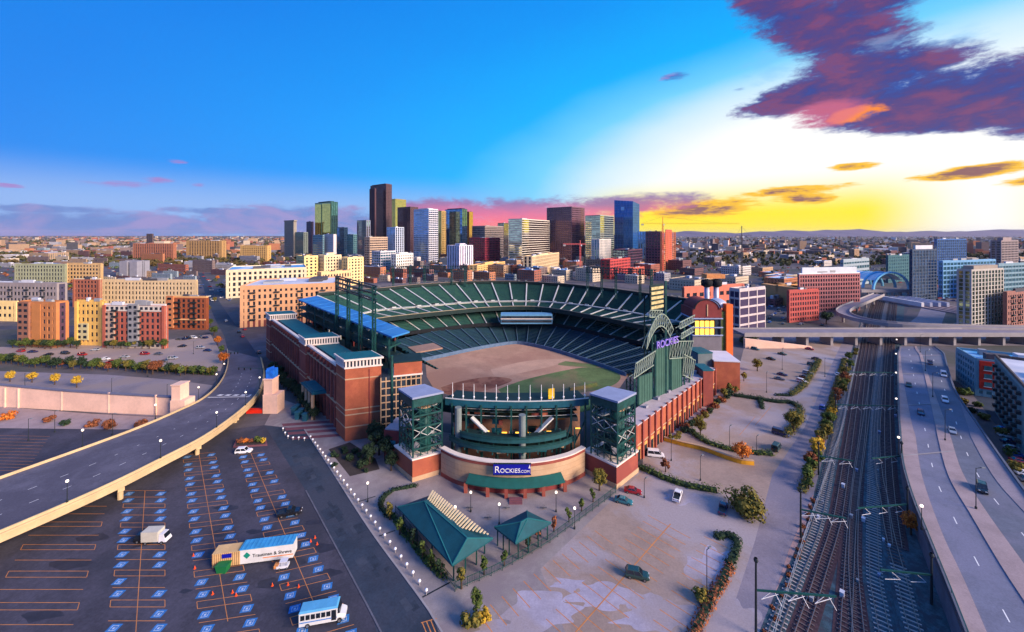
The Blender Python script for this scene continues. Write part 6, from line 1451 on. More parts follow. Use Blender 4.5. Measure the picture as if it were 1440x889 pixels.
def hedge(px, wd, h, kind, label, z=0, dens=1.0, group=None):
    P = catmull([G(*p) for p in px], 6); L = sum((c - a).length for a, c in zip(P, P[1:])); n = max(3, int(L / .9)); Q = resample(P, n); fr = random.Random(len(px) * 31 + int(px[0][0])); b = MB()
    t = thing('hedge', label, 'hedge', Q[0], group)
    core = MB(); rib(core, offs(Q, wd * .26), offs(Q, -wd * .26), 0, h * .55); core.build('core', LEAF['dark'], t)
    for p in Q:
        wv = .75 + .5 * fr.random(); hv = .75 + .45 * fr.random()
        for i in range(int(34 * dens)):
            d = Vector((fr.gauss(0, 1), fr.gauss(0, 1), fr.gauss(0, 1))).normalized(); hh = h * hv * fr.uniform(.75, 1.2)
            c = p + Vector((d.x * wd * .55 * wv, d.y * wd * .55 * wv, max(.12, hh * .5 + d.z * hh * .5))); leaf(b, c, (d + Vector((0, 0, .4))).normalized(), fr.uniform(.13, .28), fr)
    b.build('foliage', LEAF[kind], t, kind='stuff'); return t
# plaza planting
for i, (x, y, h, k) in enumerate(((548, 731, 5, 'olive'), (538, 716, 4, 'dark'), (562, 752, 5.2, 'green'), (580, 768, 4.6, 'dark'), (594, 786, 4.6, 'green'), (606, 802, 4.6, 'green'), (620, 812, 4.6, 'dark'), (649, 828, 5, 'olive'), (681, 808, 4.4, 'green'), (709, 796, 4.2, 'green'))):
    tree(G(x, y), h, k, 'column', nth(i) + ' slim young tree in the planting strip round the large teal pavilion', 'slim trees round the pavilions')
for x, y, k in ((742, 772, 'dark'), (756, 758, 'rust'), (800, 734, 'green'), (818, 719, 'green'), (834, 706, 'green'), (779, 748, 'rust')): tree(G(x, y), 4.2, k, 'column', 'slim young tree along the fence of the pale lot', 'slim trees along the lot fence')
tree(G(670, 868), 6.0, 'green', 'column', 'round olive tree on the plaza corner beside the pale lot', None); tree(G(663, 878), 3.4, 'olive', 'bush', 'broad olive bush at the foot of the plaza corner tree', None, 'bush', 'bush')
tree(G(680, 874), 2.6, 'yellow', 'bush', 'small yellowing bush at the foot of the plaza corner tree', None, 'bush', 'bush')
tree(G(843, 690), 6.2, 'olive', 'round', 'yellowing tree against the brick base of the stair tower', None)
for x, y, h in ((520, 652, 7), (533, 640, 9), (545, 648, 8), (527, 626, 9), (550, 662, 6)): tree(G(x, y), h, 'dark', 'round', 'dark green tree by the brick corner pavilion of the ballpark', 'dark trees at the brick corner')
hedge([(548, 694), (538, 702), (536, 714), (548, 728)], 1.6, 1.1, 'dark', 'low dark hedge at the tip of the pavilion garden'); hedge([(552, 726), (590, 778), (624, 812)], 1.6, .9, 'green', 'low green hedge under the slim pavilion trees')
hedge([(553, 690), (585, 684)], 1.4, .9, 'dark', 'short dark hedge beside the brick stair tower plinth')
b = MB(); b.poly([up(G(*p), .03) for p in ((462, 632), (492, 622), (528, 645), (534, 660), (492, 670))]); bed = b.build('planting_soil', mat('soil', (60, 54, 52), .95, .2), plaza)
for i in range(22):
    x, y = 468 + rnd.random() * 58, 630 + rnd.random() * 34
    if y < 622 + abs(x - 492) * .4 or y > 668 - abs(x - 505) * .3: continue
    tree(G(x, y), rnd.uniform(1.4, 2.4), 'dark', 'bush', 'dark shrub in the sunken garden bed by the brick corner', 'shrubs in the garden bed', 'shrub', 'shrub')
# along the wing base
for i in range(17):
    t = i / 16; p = G(384, 524).lerp(G(444, 592), t); tree(p + Vector((rnd.uniform(-1, 1), rnd.uniform(-1, 1), 0)), rnd.uniform(5.5, 7.2), 'dark', 'round', nth(i) + ' dark street tree from the far end of the long brick wing', 'street trees along the brick wing')
# beyond the viaduct
for i in range(40):
    x = -6 + i * 7.9 + rnd.uniform(-2, 2); y = 512 + x * .055 + rnd.uniform(-2, 3); k = rnd.choice(['dark', 'green', 'green', 'olive', 'rust'])
    tree(G(x, y), rnd.uniform(4.2, 7.2), k, 'round', nth(39 - i) + ' tree of the row above the pink wall, counted from the junction, ' + k, 'tree row above the pink wall')
hedge([(0, 506), (60, 510), (120, 513), (200, 519), (300, 527)], 3, 1.6, 'green', 'long green hedge under the tree row above the pink wall')
for i, x in enumerate(list(range(18, 110, 9)) + list(range(150, 236, 10))): tree(G(x, 490 + rnd.uniform(-1, 1)), rnd.uniform(4.5, 7), rnd.choice(['green', 'dark', 'olive']), 'round', 'leafy tree in front of the apartment blocks by the car park', 'trees before the apartment blocks')
for x, y in ((14, 537), (45, 538), (77, 541), (108, 545)): tree(G(x, y), 5.6, 'yellow', 'round', 'yellow autumn tree behind the top of the pink wall', 'yellow trees behind the pink wall')
for x, y, k, h in ((10, 590, 'orange', 4), (68, 593, 'rust', 3.2), (92, 598, 'dark', 2.8), (130, 600, 'rust', 3.4), (155, 602, 'rust', 4.2), (196, 604, 'rust', 4.6)): tree(G(x, y), h, k, 'bush', 'low autumn shrub on the pavement below the pink wall', 'shrubs below the pink wall', 'shrub', 'shrub')
for x, y in ((301, 472), (306, 486), (311, 498), (314, 512), (296, 458), (292, 440), (302, 425), (310, 404), (306, 394)): tree(G(x, y), rnd.uniform(5, 8), rnd.choice(['olive', 'green', 'orange']), 'round', 'street tree beside the road leading away from the viaduct', 'street trees beside the far road')
# right-hand lots
hedge([(900, 658), (930, 672), (965, 684), (1008, 692)], 2.6, 1.7, 'green', 'trimmed green hedge at the head of the pale lot'); hedge([(972, 606), (985, 618), (1008, 628), (1042, 636), (1086, 640)], 2.6, 1.6, 'green', 'green hedge behind the yellow kerb wall')
hedge([(1032, 557), (1060, 561), (1092, 566), (1112, 567), (1124, 574)], 3.0, 1.7, 'dark', 'dark hedge dividing the two fenced tan lots'); hedge([(1124, 576), (1124, 590), (1114, 604), (1104, 614)], 3.4, 2.2, 'olive', 'olive hedge at the rounded corner of the fenced lot')
hedge([(1112, 556), (1128, 545), (1140, 528), (1152, 508)], 3.2, 1.8, 'olive', 'olive hedge between the upper lot and the access road'); hedge([(1092, 556), (1112, 557)], 2.0, 1.0, 'dark', 'short dark hedge at the mouth of the upper lot')
hedge([(1008, 757), (1024, 754), (1036, 762), (1034, 778), (1026, 796)], 2.2, 1.3, 'dark', 'hooked dark hedge at the end of the pale lot rows'); hedge([(1026, 798), (1012, 826), (998, 848), (984, 876), (974, 900)], 2.2, 1.1, 'rust', 'brownish hedge along the edge of the pale lot')
hedge([(1068, 560), (1072, 575)], 2, 1.2, 'dark', 'small dark hedge stub inside the upper lot')
tree(G(1048, 722), 8.2, 'olive', 'bush', 'big yellowing round tree by the hedge end of the pale lot', None); tree(G(1044, 652), 7.6, 'orange', 'round', 'orange autumn tree behind the yellow kerb wall', None)
tree(G(985, 612), 6, 'olive', 'round', 'olive tree at the bend of the hedge below the brick wall', None); tree(G(1116, 608), 8.6, 'olive', 'round', 'round olive tree at the corner of the fenced lot', None)
tree(G(1065, 522), 7, 'olive', 'round', 'lone olive tree standing in the upper lot', None); tree(G(1052, 486), 9, 'dark', 'bush', 'broad dark tree by the abutment of the straight viaduct', None); tree(G(1162, 456), 12, 'dark', 'round', 'tall dark tree beside the red brick corner building', None)
tree(G(936, 664), 4.2, 'rust', 'round', 'small rust tree in the hedge at the head of the pale lot', None); tree(G(984, 842), 2.8, 'olive', 'bush', 'round bush in the brownish hedge of the pale lot', None, 'bush', 'bush')
for i in range(24):
    t = i / 23; p = G(938, 618).lerp(G(1028, 546), t) + Vector((1.8 + rnd.uniform(-.8, .8), -1.2, 0)); k = rnd.choice(['rust', 'dark', 'olive', 'dark'])
    tree(p, rnd.uniform(1.8, 3.4), k, 'bush', nth(i) + ' shrub from the stair tower along the foot of the brick wall, ' + k, 'shrubs below the brick wall', 'shrub', 'shrub')
for x, y in ((1012, 556), (1020, 548), (1030, 540), (1040, 532)): tree(G(x + 6, y + 4), 4.5, 'olive', 'round', 'small tree beside the pale roofed brick block', 'trees by the brick block')
for i in range(34):
    t = i / 33; y = 688 - 190 * t ** .9; x = 1134 + (688 - y) * .36 + rnd.uniform(-5, 5); k = rnd.choice(['olive', 'olive', 'yellow', 'green', 'rust', 'green'])
    tree(G(x, y), rnd.uniform(3.2, 6.2), k, 'round', nth(33 - i) + ' tree from the straight viaduct in the strip along the tracks, ' + k, 'trees along the tracks')
hedge([(1128, 692), (1148, 640), (1162, 592), (1176, 545), (1188, 505)], 2.4, 1.3, 'olive', 'rough hedge between the access road and the rail tracks')
tree(G(1281, 752), 5.5, 'orange', 'round', 'orange tree below the highway retaining wall', None)
for x, y in ((1352, 568), (1360, 556), (1368, 580), (1376, 572), (1384, 590), (1410, 612), (1420, 640), (1432, 664), (1346, 552)): tree(G(x, y), rnd.uniform(2.5, 4.5), rnd.choice(['green', 'dark', 'olive']), 'bush', 'shrub in the yard between the highway and the apartments', 'shrubs by the highway apartments', 'shrub', 'shrub')
for i in range(16):
    t = (i + .5) / 16; p = G(1076, 900).lerp(G(1147, 702), t); tree(p + Vector((rnd.uniform(-.8, .8), 0, 0)), rnd.uniform(.8, 1.3), 'rust', 'bush', nth(i) + ' tiny shrub from the dark mast on the pink verge', 'tiny shrubs on the pink verge', 'shrub', 'shrub')
# loose trees through the near quarters, beyond counting
def city_trees():
    fr = random.Random(77); b = MB(); b2 = MB()
    for i in range(1500):
        yb = HY + 22 + 75 * fr.random() ** 1.3; d = F * H / (yb - HY); x = fr.uniform(-40, 1460)
        if yb > 412 and not (0 < x < 300 or 1010 < x < 1100): continue
        if 1180 < x < 1300 and yb > 395: continue
        if 395 < x < 1000 and yb > 395: continue
        if abs(x - (284 + (yb - 398) * .3)) < 14: continue
        p = XD(x, d); s = fr.uniform(2.4, 4.2); q = b if fr.random() < .6 else b2
        for k in range(16):
            v = Vector((fr.gauss(0, 1), fr.gauss(0, 1), fr.gauss(0, 1))).normalized(); leaf(q, p + Vector((v.x * s * .8, v.y * s * .8, s * 1.0 + v.z * s * .7)), v, s * .34, fr)
    tag(b.build('city_trees', LEAF['green']), 'green street trees scattered among the city blocks', 'trees', kind='stuff'); tag(b2.build('city_trees', LEAF['rust']), 'rust coloured street trees scattered among the city blocks', 'trees', kind='stuff')
city_trees()
# ================================================================ vehicles
M_TYRE = mat('tyre', (26, 26, 28), .9, .1); M_RIM = mat('rim_metal', (150, 152, 156), .35, 0, metal=.7); M_CGL = mat('car_glass', (24, 32, 42), .08, 0, spec=.8); M_HEAD = mat('headlight_lens', (230, 232, 228), .15, 0); M_TAIL = mat('taillight_lens', (170, 20, 18), .2, 0)
CARC = {'white': (228, 228, 230), 'black': (24, 25, 30), 'red': (150, 22, 34), 'teal': (40, 110, 120), 'silver': (160, 164, 170), 'grey': (92, 96, 104), 'navy': (26, 40, 84), 'green': (30, 62, 58), 'beige': (190, 170, 140), 'blue': (40, 90, 170)}
def carpaint(c):
    m = mat('paint_' + c, CARC[c], .25, 0, spec=.6); m.node_tree.nodes['Principled BSDF'].inputs['Coat Weight'].default_value = .5; return m
def loft(b, st, mi=0):
    """st: (x, half width, z bottom, z top)"""
    k = len(b.v); n = len(st)
    for x, hw, z0, z1 in st:
        b.v += [(x, -hw * .94, z0), (x, -hw, z0 + (z1 - z0) * .45), (x, -hw * .9, z1), (x, hw * .9, z1), (x, hw, z0 + (z1 - z0) * .45), (x, hw * .94, z0)]
    for i in range(n - 1):
        for j in range(6): a = k + i * 6; b.f.append((a + j, a + (j + 1) % 6, a + 6 + (j + 1) % 6, a + 6 + j)); b.m.append(mi)
    b.f += [tuple(k + j for j in range(6))[::-1], tuple(k + (n - 1) * 6 + j for j in range(6))]; b.m += [mi, mi]
SPEC = {'sedan': dict(body=[(-2.3, .74, .35, .82), (-2.2, .86, .28, .92), (-1.3, .9, .26, .95), (.9, .9, .26, .93), (1.9, .87, .28, .82), (2.3, .72, .34, .66)], base=(-1.75, 1.05, .82, .93), top=(-1.0, .3, .64, 1.42)),
        'suv': dict(body=[(-2.35, .82, .4, 1.0), (-2.3, .92, .32, 1.08), (-1.2, .95, .3, 1.1), (.9, .95, .3, 1.08), (1.9, .92, .32, 1.0), (2.35, .8, .4, .8)], base=(-2.25, 1.1, .88, 1.08), top=(-1.9, .35, .72, 1.74)),
        'pickup': dict(body=[(-2.75, .9, .45, 1.05), (-2.7, .95, .4, 1.1), (-.5, .96, .36, 1.1), (1.0, .96, .36, 1.1), (2.2, .94, .4, 1.02), (2.7, .84, .45, .86)], base=(-.7, 1.2, .9, 1.1), top=(-.55, .55, .74, 1.8)),
        'van': dict(body=[(-2.6, .9, .4, 1.2), (-2.5, .97, .34, 1.25), (-1, .98, .32, 1.25), (1.2, .98, .32, 1.2), (2.2, .95, .36, 1.0), (2.55, .84, .42, .82)], base=(-2.5, 1.7, .92, 1.22), top=(-2.4, .9, .82, 2.1))}
CM = {}
def car_meshes(kind, col):
    if (kind, col) in CM: return CM[kind, col]
    s = SPEC[kind]; m = carpaint(col); b = MB(); loft(b, s['body'])
    x0, x1, hw, zb = s['base']; t0, t1, tw, zt = s['top']
    if kind == 'pickup':
        b.v = b.v; 
    body = b.mesh('body', m, smooth=False)
    b = MB(); b.hexa([(x0, -hw, zb - .05), (x1, -hw, zb - .05), (x1, hw, zb - .05), (x0, hw, zb - .05), (t0, -tw, zt), (t1, -tw, zt), (t1, tw, zt), (t0, tw, zt)]); gl = b.mesh('windows', M_CGL)
    b = MB(); e = .05; b.hexa([(t0 - e, -tw - e, zt - .02), (t1 + e, -tw - e, zt - .02), (t1 + e, tw + e, zt - .02), (t0 - e, tw + e, zt - .02), (t0 + .1, -tw + .08, zt + .09), (t1 - .1, -tw + .08, zt + .09), (t1 - .1, tw - .08, zt + .09), (t0 + .1, tw - .08, zt + .09)])
    for sx in (-1, 1):
        for (a, ta) in ((x0 + .02, t0), (x1 - .02, t1), ((x0 + x1) / 2, (t0 + t1) / 2)): b.bar((a, sx * (hw + .015), zb - .05), (ta, sx * (tw + .015), zt), .09)
    rf = b.mesh('roof', m)
    b = MB(); b.tube((0, -.11, 0), (0, .11, 0), .34, n=14, mi=0); b.tube((0, -.125, 0), (0, .125, 0), .2, n=10, mi=1); wh = b.mesh('wheel', [M_TYRE, M_RIM])
    L = s['body']; b = MB(); b.box((0, 0, 0), (.12, .34, .16)); hl = b.mesh('headlight', M_HEAD); b = MB(); b.box((0, 0, 0), (.1, .3, .18)); tl = b.mesh('taillight', M_TAIL)
    CM[kind, col] = (body, gl, rf, wh, hl, tl); return CM[kind, col]
def car(p, ang, kind, col, label, group, small=False, name='car', z=0):
    body, gl, rf, wh, hl, tl = car_meshes(kind, col); t = thing(name, label, {'pickup': 'pickup truck', 'van': 'van', 'suv': 'car', 'sedan': 'car'}[kind], (p[0], p[1], p[2] if len(p) > 2 else 0), group, ang)
    inst('body', body, (0, 0, 0), 0, 1, t); inst('windows', gl, (0, 0, 0), 0, 1, t); inst('roof', rf, (0, 0, 0), 0, 1, t)
    s = SPEC[kind]['body']; f = s[-1][0]; r = s[0][0]
    for x in (r * .62, f * .6):
        for y in (-.82, .82): inst('wheel', wh, (x, y, .34), 0, 1, t)
    if not small:
        for y in (-.55, .55): inst('headlight', hl, (f - .06, y, .6 if kind == 'sedan' else .75), 0, 1, t); inst('taillight', tl, (r + .03, y, .68 if kind == 'sedan' else .85), 0, 1, t)
    if kind == 'pickup':
        b = MB(); b.poly([(-2.55, -.75), (-.72, -.75), (-.72, .75), (-2.55, .75)], 1.115); o = b.build('truck_bed', M_STEEL, t, local=True)
    return t
def head(a, c): d = G(*c) - G(*a); return math.atan2(d.y, d.x)
av = math.atan2(V.y, V.x); aw = av - math.pi / 2; au = math.atan2(-U.y, -U.x)
G2 = lambda x, y, z=0.02: up(G(x, y), z)
car(G2(890, 693), aw + .5, 'sedan', 'red', 'dark red sedan parked by the brick stair tower plinth', None)
car(G2(877, 707), aw + .4, 'sedan', 'teal', 'teal sedan parked next to the dark red sedan', None)
car(G2(953, 700), av + .25, 'pickup', 'white', 'white pickup truck parked below the trimmed hedge', None)
car(G2(1017, 718), av + .2, 'pickup', 'navy', 'navy pickup truck with pale hood beside the big yellowing tree', None)
car(G2(896, 812), aw + .55, 'suv', 'green', 'dark green sport utility car alone in the middle of the pale lot', None)
car(G2(922, 642), aw + .6, 'van', 'white', 'white van parked at the foot of the brick wall', None)
car(up(G(1381, 690, HZ), HZ), head((1370, 640), (1381, 690)), 'suv', 'black', 'black car with pale roof on the outer highway lanes', None)
for x, y, c, k in ((1339, 608, 'silver', 'sedan'), (1329, 565, 'white', 'suv'), (1295, 582, 'navy', 'sedan'), (1278, 543, 'green', 'sedan'), (1308, 512, 'navy', 'suv'), (1327, 529, 'white', 'van')):
    car(up(G(x, y, HZ), HZ + .01), head((x, y - 20), (x + (x - 1262) * .25, y + 20)), k, c, f'{c} {"car" if k != "van" else "van"} driving on the raised highway' if not (x == 1295) else 'navy sedan on the inner highway lanes', None if x != 1308 else None, True)
ups = [(1062, 492, 'teal'), (1070, 488, 'beige'), (1100, 499, 'green'), (1128, 538, 'white'), (1132, 532, 'black'), (1136, 526, 'silver'), (1142, 514, 'green'), (1148, 506, 'black'), (1084, 506, 'black'), (1138, 492, 'red'), (1122, 488, 'teal'), (1096, 534, 'grey'), (1100, 528, 'navy')]
for x, y, c in ups: car(G2(x, y), aw + rnd.uniform(-.2, .2), rnd.choice(['sedan', 'suv']), c, f'{c} car parked in the upper lot near the straight viaduct', 'cars in the upper lot', True)
car(G2(1157, 575), av, 'suv', 'blue', 'blue car driving on the access road beside the tracks', None); car(G2(1178, 528), av, 'sedan', 'white', 'white car far up the access road beside the tracks', None)
car(G2(1098, 612), aw, 'van', 'navy', 'navy van parked by the olive tree of the fenced lot', None); car(G2(1092, 632), av, 'van', 'green', 'dark green van at the end of the hedge behind the yellow kerb', None)
# left lots
car(G2(343, 637), .15, 'suv', 'white', 'white car parked by the planted island at the top of the accessible lot', None)
car(G2(207, 760), .1, 'suv', 'black', 'black car parked nose to tail with the cream box truck', None); car(G2(408, 724), .3, 'pickup', 'black', 'black pickup truck in the accessible stalls', None)
fl = [(29, 495), (68, 500), (116, 500), (134, 493), (148, 506), (156, 511), (204, 499), (223, 499), (230, 509), (243, 505), (176, 503), (292, 494), (252, 478), (258, 478), (264, 477), (272, 476), (280, 475), (288, 476), (256, 488), (282, 490), (46, 496), (92, 498)]
for x, y in fl:
    c = rnd.choice(['white', 'black', 'silver', 'grey', 'navy', 'red', 'black', 'white']); car(G2(x, y), rnd.choice([0, math.pi]) + rnd.uniform(-.2, .2), rnd.choice(['sedan', 'suv']), c, f'{c} car parked in the tan car park before the apartment blocks', 'cars in the tan car park', True)
for x, y, c in ((344, 464, 'red'), (341, 474, 'red'), (336, 468, 'black'), (364, 497, 'black'), (318, 452, 'white'), (300, 422, 'silver')): car(G2(x, y), math.atan2(U.y, U.x), 'sedan', c, f'{c} car on the road leading away from the viaduct', 'cars on the far road', True)
for i in range(9):
    x, y = 1402 + i * 4.5, 606 + i * 9; c = ['blue', 'white', 'navy', 'silver', 'blue', 'red', 'black', 'white', 'grey'][i]; car(G2(x + 10, y), aw + .4, 'sedan', c, f'{c} car parked in the shaded yard of the teal apartment slab', 'cars in the apartment yard', True)
for i in range(26):
    x = rnd.uniform(1040, 1160); y = rnd.uniform(430, 458); c = rnd.choice(['white', 'silver', 'blue', 'black', 'grey']); car(G2(x, y), av, 'sedan', c, f'{c} car parked in the yard behind the straight viaduct', 'cars behind the straight viaduct', True)
# cream box truck
def box_truck(p, ang, label):
    t = thing('box_truck', label, 'truck', p, None, ang); m = mat('truck_cream', (190, 186, 172), .6, .08)
    b = MB(); b.box((-.9, 0, .7), (3.6, 2.1, 2.2)); b.build('cargo_box', m, t, local=True)
    b = MB(); b.hexa([(1.0, -.95, .5), (2.6, -.9, .5), (2.6, .9, .5), (1.0, .95, .5), (1.0, -.85, 2.2), (1.9, -.8, 2.2), (1.9, .8, 2.2), (1.0, .85, 2.2)]); b.build('cab', M_RW, t, local=True)
    b = MB(); b.hexa([(2.24, -.75, 1.4), (2.4, -.75, 1.3), (2.4, .75, 1.3), (2.24, .75, 1.4), (1.95, -.7, 2.1), (2.08, -.7, 2.1), (2.08, .7, 2.1), (1.95, .7, 2.1)]); b.build('windscreen', M_CGL, t, local=True)
    wh = car_meshes('suv', 'white')[3]
    for x in (-1.8, 1.7):
        for y in (-.9, .9): inst('wheel', wh, (x, y, .36), 0, 1.1, t)
box_truck(G2(221, 762), .05, 'cream box truck standing across the accessible stalls')
# minibus
def minibus(p, ang):
    t = thing('minibus', 'white minibus with a pale blue roof parked at the end of the accessible lot', 'bus', p, None, ang); m = mat('bus_white', (204, 206, 208), .4, .06)
    b = MB(); b.box((-.6, 0, .45), (6.4, 2.3, 2.3)); b.build('body', m, t, local=True)
    b = MB(); b.hexa([(-3.85, -1.2, 2.75), (2.65, -1.2, 2.75), (2.65, 1.2, 2.75), (-3.85, 1.2, 2.75), (-3.7, -.95, 3.0), (2.4, -.95, 3.0), (2.4, .95, 3.0), (-3.7, .95, 3.0)]); b.build('roof', mat('bus_roof', (84, 158, 200), .5, .1), t, local=True)
    b = MB(); loft(b, [(2.6, 1.05, .45, 1.7), (3.3, 1.0, .45, 1.45), (3.9, .9, .5, 1.2)]); b.build('hood', m, t, local=True)
    b = MB(); b.hexa([(2.55, -1.0, 1.6), (3.0, -.95, 1.6), (3.0, .95, 1.6), (2.55, 1.0, 1.6), (2.55, -1.0, 2.7), (2.65, -.95, 2.7), (2.65, .95, 2.7), (2.55, 1.0, 2.7)]); b.build('windscreen', M_CGL, t, local=True)
    for s in (-1, 1):
        for k in range(6):
            b = MB(); b.box((-3.2 + k * .86, s * 1.16, 1.55), (.68, .06, .85)); b.build('window', M_CGL, t, local=True)
        b = MB(); b.box((2.0, s * 1.16, .7), (.8, .06, 1.8)); b.build('door', M_CGL, t, local=True)
        b = MB(); b.box((-.6, s * 1.165, 1.05), (6.2, .04, .16)); b.build('side_stripe', mat('bus_stripe', (60, 120, 190), .5, 0), t, local=True)
        b = MB(); b.box((3.88, s * .6, .85), (.1, .3, .2)); b.build('headlight', M_HEAD, t, local=True)
    wh = car_meshes('suv', 'white')[3]
    for x in (-2.4, 2.9):
        for y in (-1.05, 1.05): inst('wheel', wh, (x, y, .42), 0, 1.2, t)
minibus(G2(455, 872), head((428, 876), (484, 866)))
# sponsor trailer
a, c = G(298, 801), G(412, 786); ang = math.atan2(c.y - a.y, c.x - a.x); Lt = (c - a).length
tr = thing('sponsor_trailer', 'long white trailer with a pale blue roof and lettered side in the accessible lot', 'trailer', up(a, 0)); D_ = (c - a).normalized(); N_ = Vector((-D_.y, D_.x, 0)); l1 = Lt * .34
b = MB(); b.par(a + Vector((0, 0, .3)), D_ * l1, N_ * 2.6, (0, 0, 2.8)); tm = b.build('timber_section', mat('tan_timber', (206, 170, 118), .8, .12), tr)
for k in range(14): b = MB(); b.par(a + D_ * (l1 * k / 14 + .05) - N_ * .06 + Vector((0, 0, .35)), D_ * .1, N_ * .07, (0, 0, 2.7)); b.build('plank_joint', mat('timber_dark', (150, 112, 76), .8), tm)
b = MB(); b.par(a + D_ * (l1 * .36) - N_ * .15 + Vector((0, 0, 2.1)), D_ * (l1 * .34), N_ * .14, (0, 0, .8)); b.build('name_board', mat('sign_blue', (16, 22, 150)), tm)
b = MB(); b.par(a + D_ * l1 + Vector((0, 0, .3)), D_ * (Lt - l1), N_ * 2.6, (0, 0, 3.0)); bo_ = b.build('trailer_body', mat('trailer_white', (206, 206, 206), .5, .08, .6), tr)
b = MB(); b.par(a + D_ * (l1 - .1) - N_ * .15 + Vector((0, 0, 3.3)), D_ * (Lt - l1 + .2), N_ * 2.9, (0, 0, .12)); rf = b.build('trailer_roof', mat('trailer_roof', (62, 146, 196), .5, .15, .6), tr)
for k in range(12): b = MB(); b.par(a + D_ * (l1 + (Lt - l1) * (k + .3) / 12) - N_ * .1 + Vector((0, 0, 3.42)), D_ * .12, N_ * 2.8, (0, 0, .08)); b.build('roof_rib', mat('trailer_roof', (70, 172, 226)), rf)
b = MB(); p = a + D_ * (l1 + 1.3) - N_ * .03 + Vector((0, 0, 2.0)); b.add([p - D_ * .7, p - Vector((0, 0, .7)), p + D_ * .7, p + Vector((0, 0, .7))], [(0, 1, 2, 3)]); b.build('diamond_logo', mat('logo_green', (20, 130, 110), .5, 0), bo_)
tx = text('lettering', 'Trautman & Shreve', a + D_ * (l1 + 2.4) - N_ * .06 + Vector((0, 0, 1.5)), .98, mat('letter_black', (20, 22, 26), .6, 0), tr, D_, .02)
b = MB(); b.par(a + D_ * (l1 + 4.4) - N_ * .05 + Vector((0, 0, 1.0)), D_ * 6, N_ * .04, (0, 0, .16)); b.build('tag_line', mat('line_orange', (220, 120, 50), .6, 0), bo_)
for k in (.5, .58, .9): p = a + D_ * Lt * k + N_ * .2; inst('wheel', car_meshes('suv', 'white')[3], p + Vector((0, 0, .34)) - tr.location, ang, 1, tr)
b = MB(); b.hexa([(-.9, -.7, 0), (.9, -.7, 0), (.9, .7, 0), (-.9, .7, 0), (-1.2, -.8, 1.4), (1.2, -.8, 1.4), (1.2, .8, 1.4), (-1.2, .8, 1.4)]); b.box((0, 0, 1.4), (2.5, 1.7, .12)); o = b.build('waste_skip', mat('skip_green', (24, 110, 60), .6, .1)); o.location = G2(314, 803); tag(o, 'green waste skip in front of the timber end of the trailer', 'skip')
def cart(p, ang):
    t = thing('utility_cart', 'small white utility cart with an orange rear beside the lettered trailer', 'cart', p, None, ang)
    b = MB(); b.box((0, 0, .35), (2.2, 1.2, .5)); b.build('chassis', M_RW, t, local=True); b = MB(); b.box((-1.2, 0, .4), (.8, 1.1, .6)); b.build('rear_bin', M_ORANGE, t, local=True); b = MB(); b.box((.2, 0, 1.6), (1.5, 1.2, .1)); b.build('canopy', M_RW, t, local=True)
    for x in (-.5, .9):
        for y in (-.5, .5): b = MB(); b.bar((x * .8 + .05, y, .8), (x * .8 + .05, y, 1.6), .06); b.build('post', M_STEEL, t, local=True)
        for y in (-.55, .55): inst('wheel', car_meshes('suv', 'white')[3], (x, y, .25), 0, .7, t)
cart(G2(398, 799), ang)
b = MB(); b.lathe((0, 0, 0), [(.3, 0), (.3, .05), (.16, .06), (.04, .75)], 8); CONE = b.mesh('traffic_cone', mat('cone_orange', (236, 84, 30), .6, 0))
for x, y in ((437, 762), (443, 757), (446, 766), (332, 838), (299, 836), (327, 834), (272, 782), (274, 800), (420, 826), (405, 823), (383, 824)): o = inst('traffic_cone', CONE, G2(x, y), 0, .85); tag(o, 'orange traffic cone standing in the accessible lot', 'traffic cone', 'cones in the accessible lot')
# planted island
isl = thing('planter_island', 'brick edged planted island at the top of the accessible lot', 'planter', G(355, 627)); P = [G(*p) for p in ((328, 630), (376, 627), (374, 619), (332, 620))]
b = MB(); b.prism([(p.x, p.y) for p in P], 0, .5); b.build('brick_edge', M_BRICKP, isl); c0 = sum(P, Vector()) / 4; b = MB(); b.prism([(p.x, p.y) for p in [c0 + (p - c0) * .88 for p in P]], .5, .56); b.build('soil', mat('soil', (60, 54, 52)), isl)
for x, y, k, h in ((338, 625, 'rust', 2.2), (346, 624, 'orange', 1.8), (354, 624, 'rust', 1.6), (364, 623, 'green', 2.6), (370, 624, 'yellow', 1.8)): tree(up(G(x, y), .5), h, k, 'bush', 'autumn shrub on the brick edged island of the accessible lot', 'shrubs on the lot island', 'shrub', 'shrub')
# ---------------- bollards along the kerb
b = MB(); b.lathe((0, 0, 0), [(.16, 0), (.16, .65), (.2, .7), (.2, .76)], 8); BOLP = b.mesh('post', M_CONC); b = MB(); b.lathe((0, 0, .76), [(.12, 0), (.34, .16), (.4, .38), (.3, .62), (.02, .74)], 10); BOLG = b.mesh('globe', mat('bollard_white', (232, 236, 244), .4, 0), smooth=True)
a, c = G(433, 618), G(594, 838)
for i in range(30):
    p = a.lerp(c, i / 29); t = thing('bollard', nth(i) + ' white globe bollard on the plaza kerb from the plum paving bands', 'bollard', up(p + Vector((.7, .3, 0)), .01), 'bollards along the plaza kerb'); inst('post', BOLP, (0, 0, 0), 0, .8, t); inst('globe', BOLG, (0, 0, 0), 0, .8, t)
for x, y in ((398, 606), (401, 612), (405, 617), (412, 619), (420, 619), (428, 620)):
    t = thing('bollard', 'white globe bollard at the plum paving bands', 'bollard', G2(x, y), 'bollards at the paving bands'); inst('post', BOLP, (0, 0, 0), 0, .8, t); inst('globe', BOLG, (0, 0, 0), 0, .8, t)
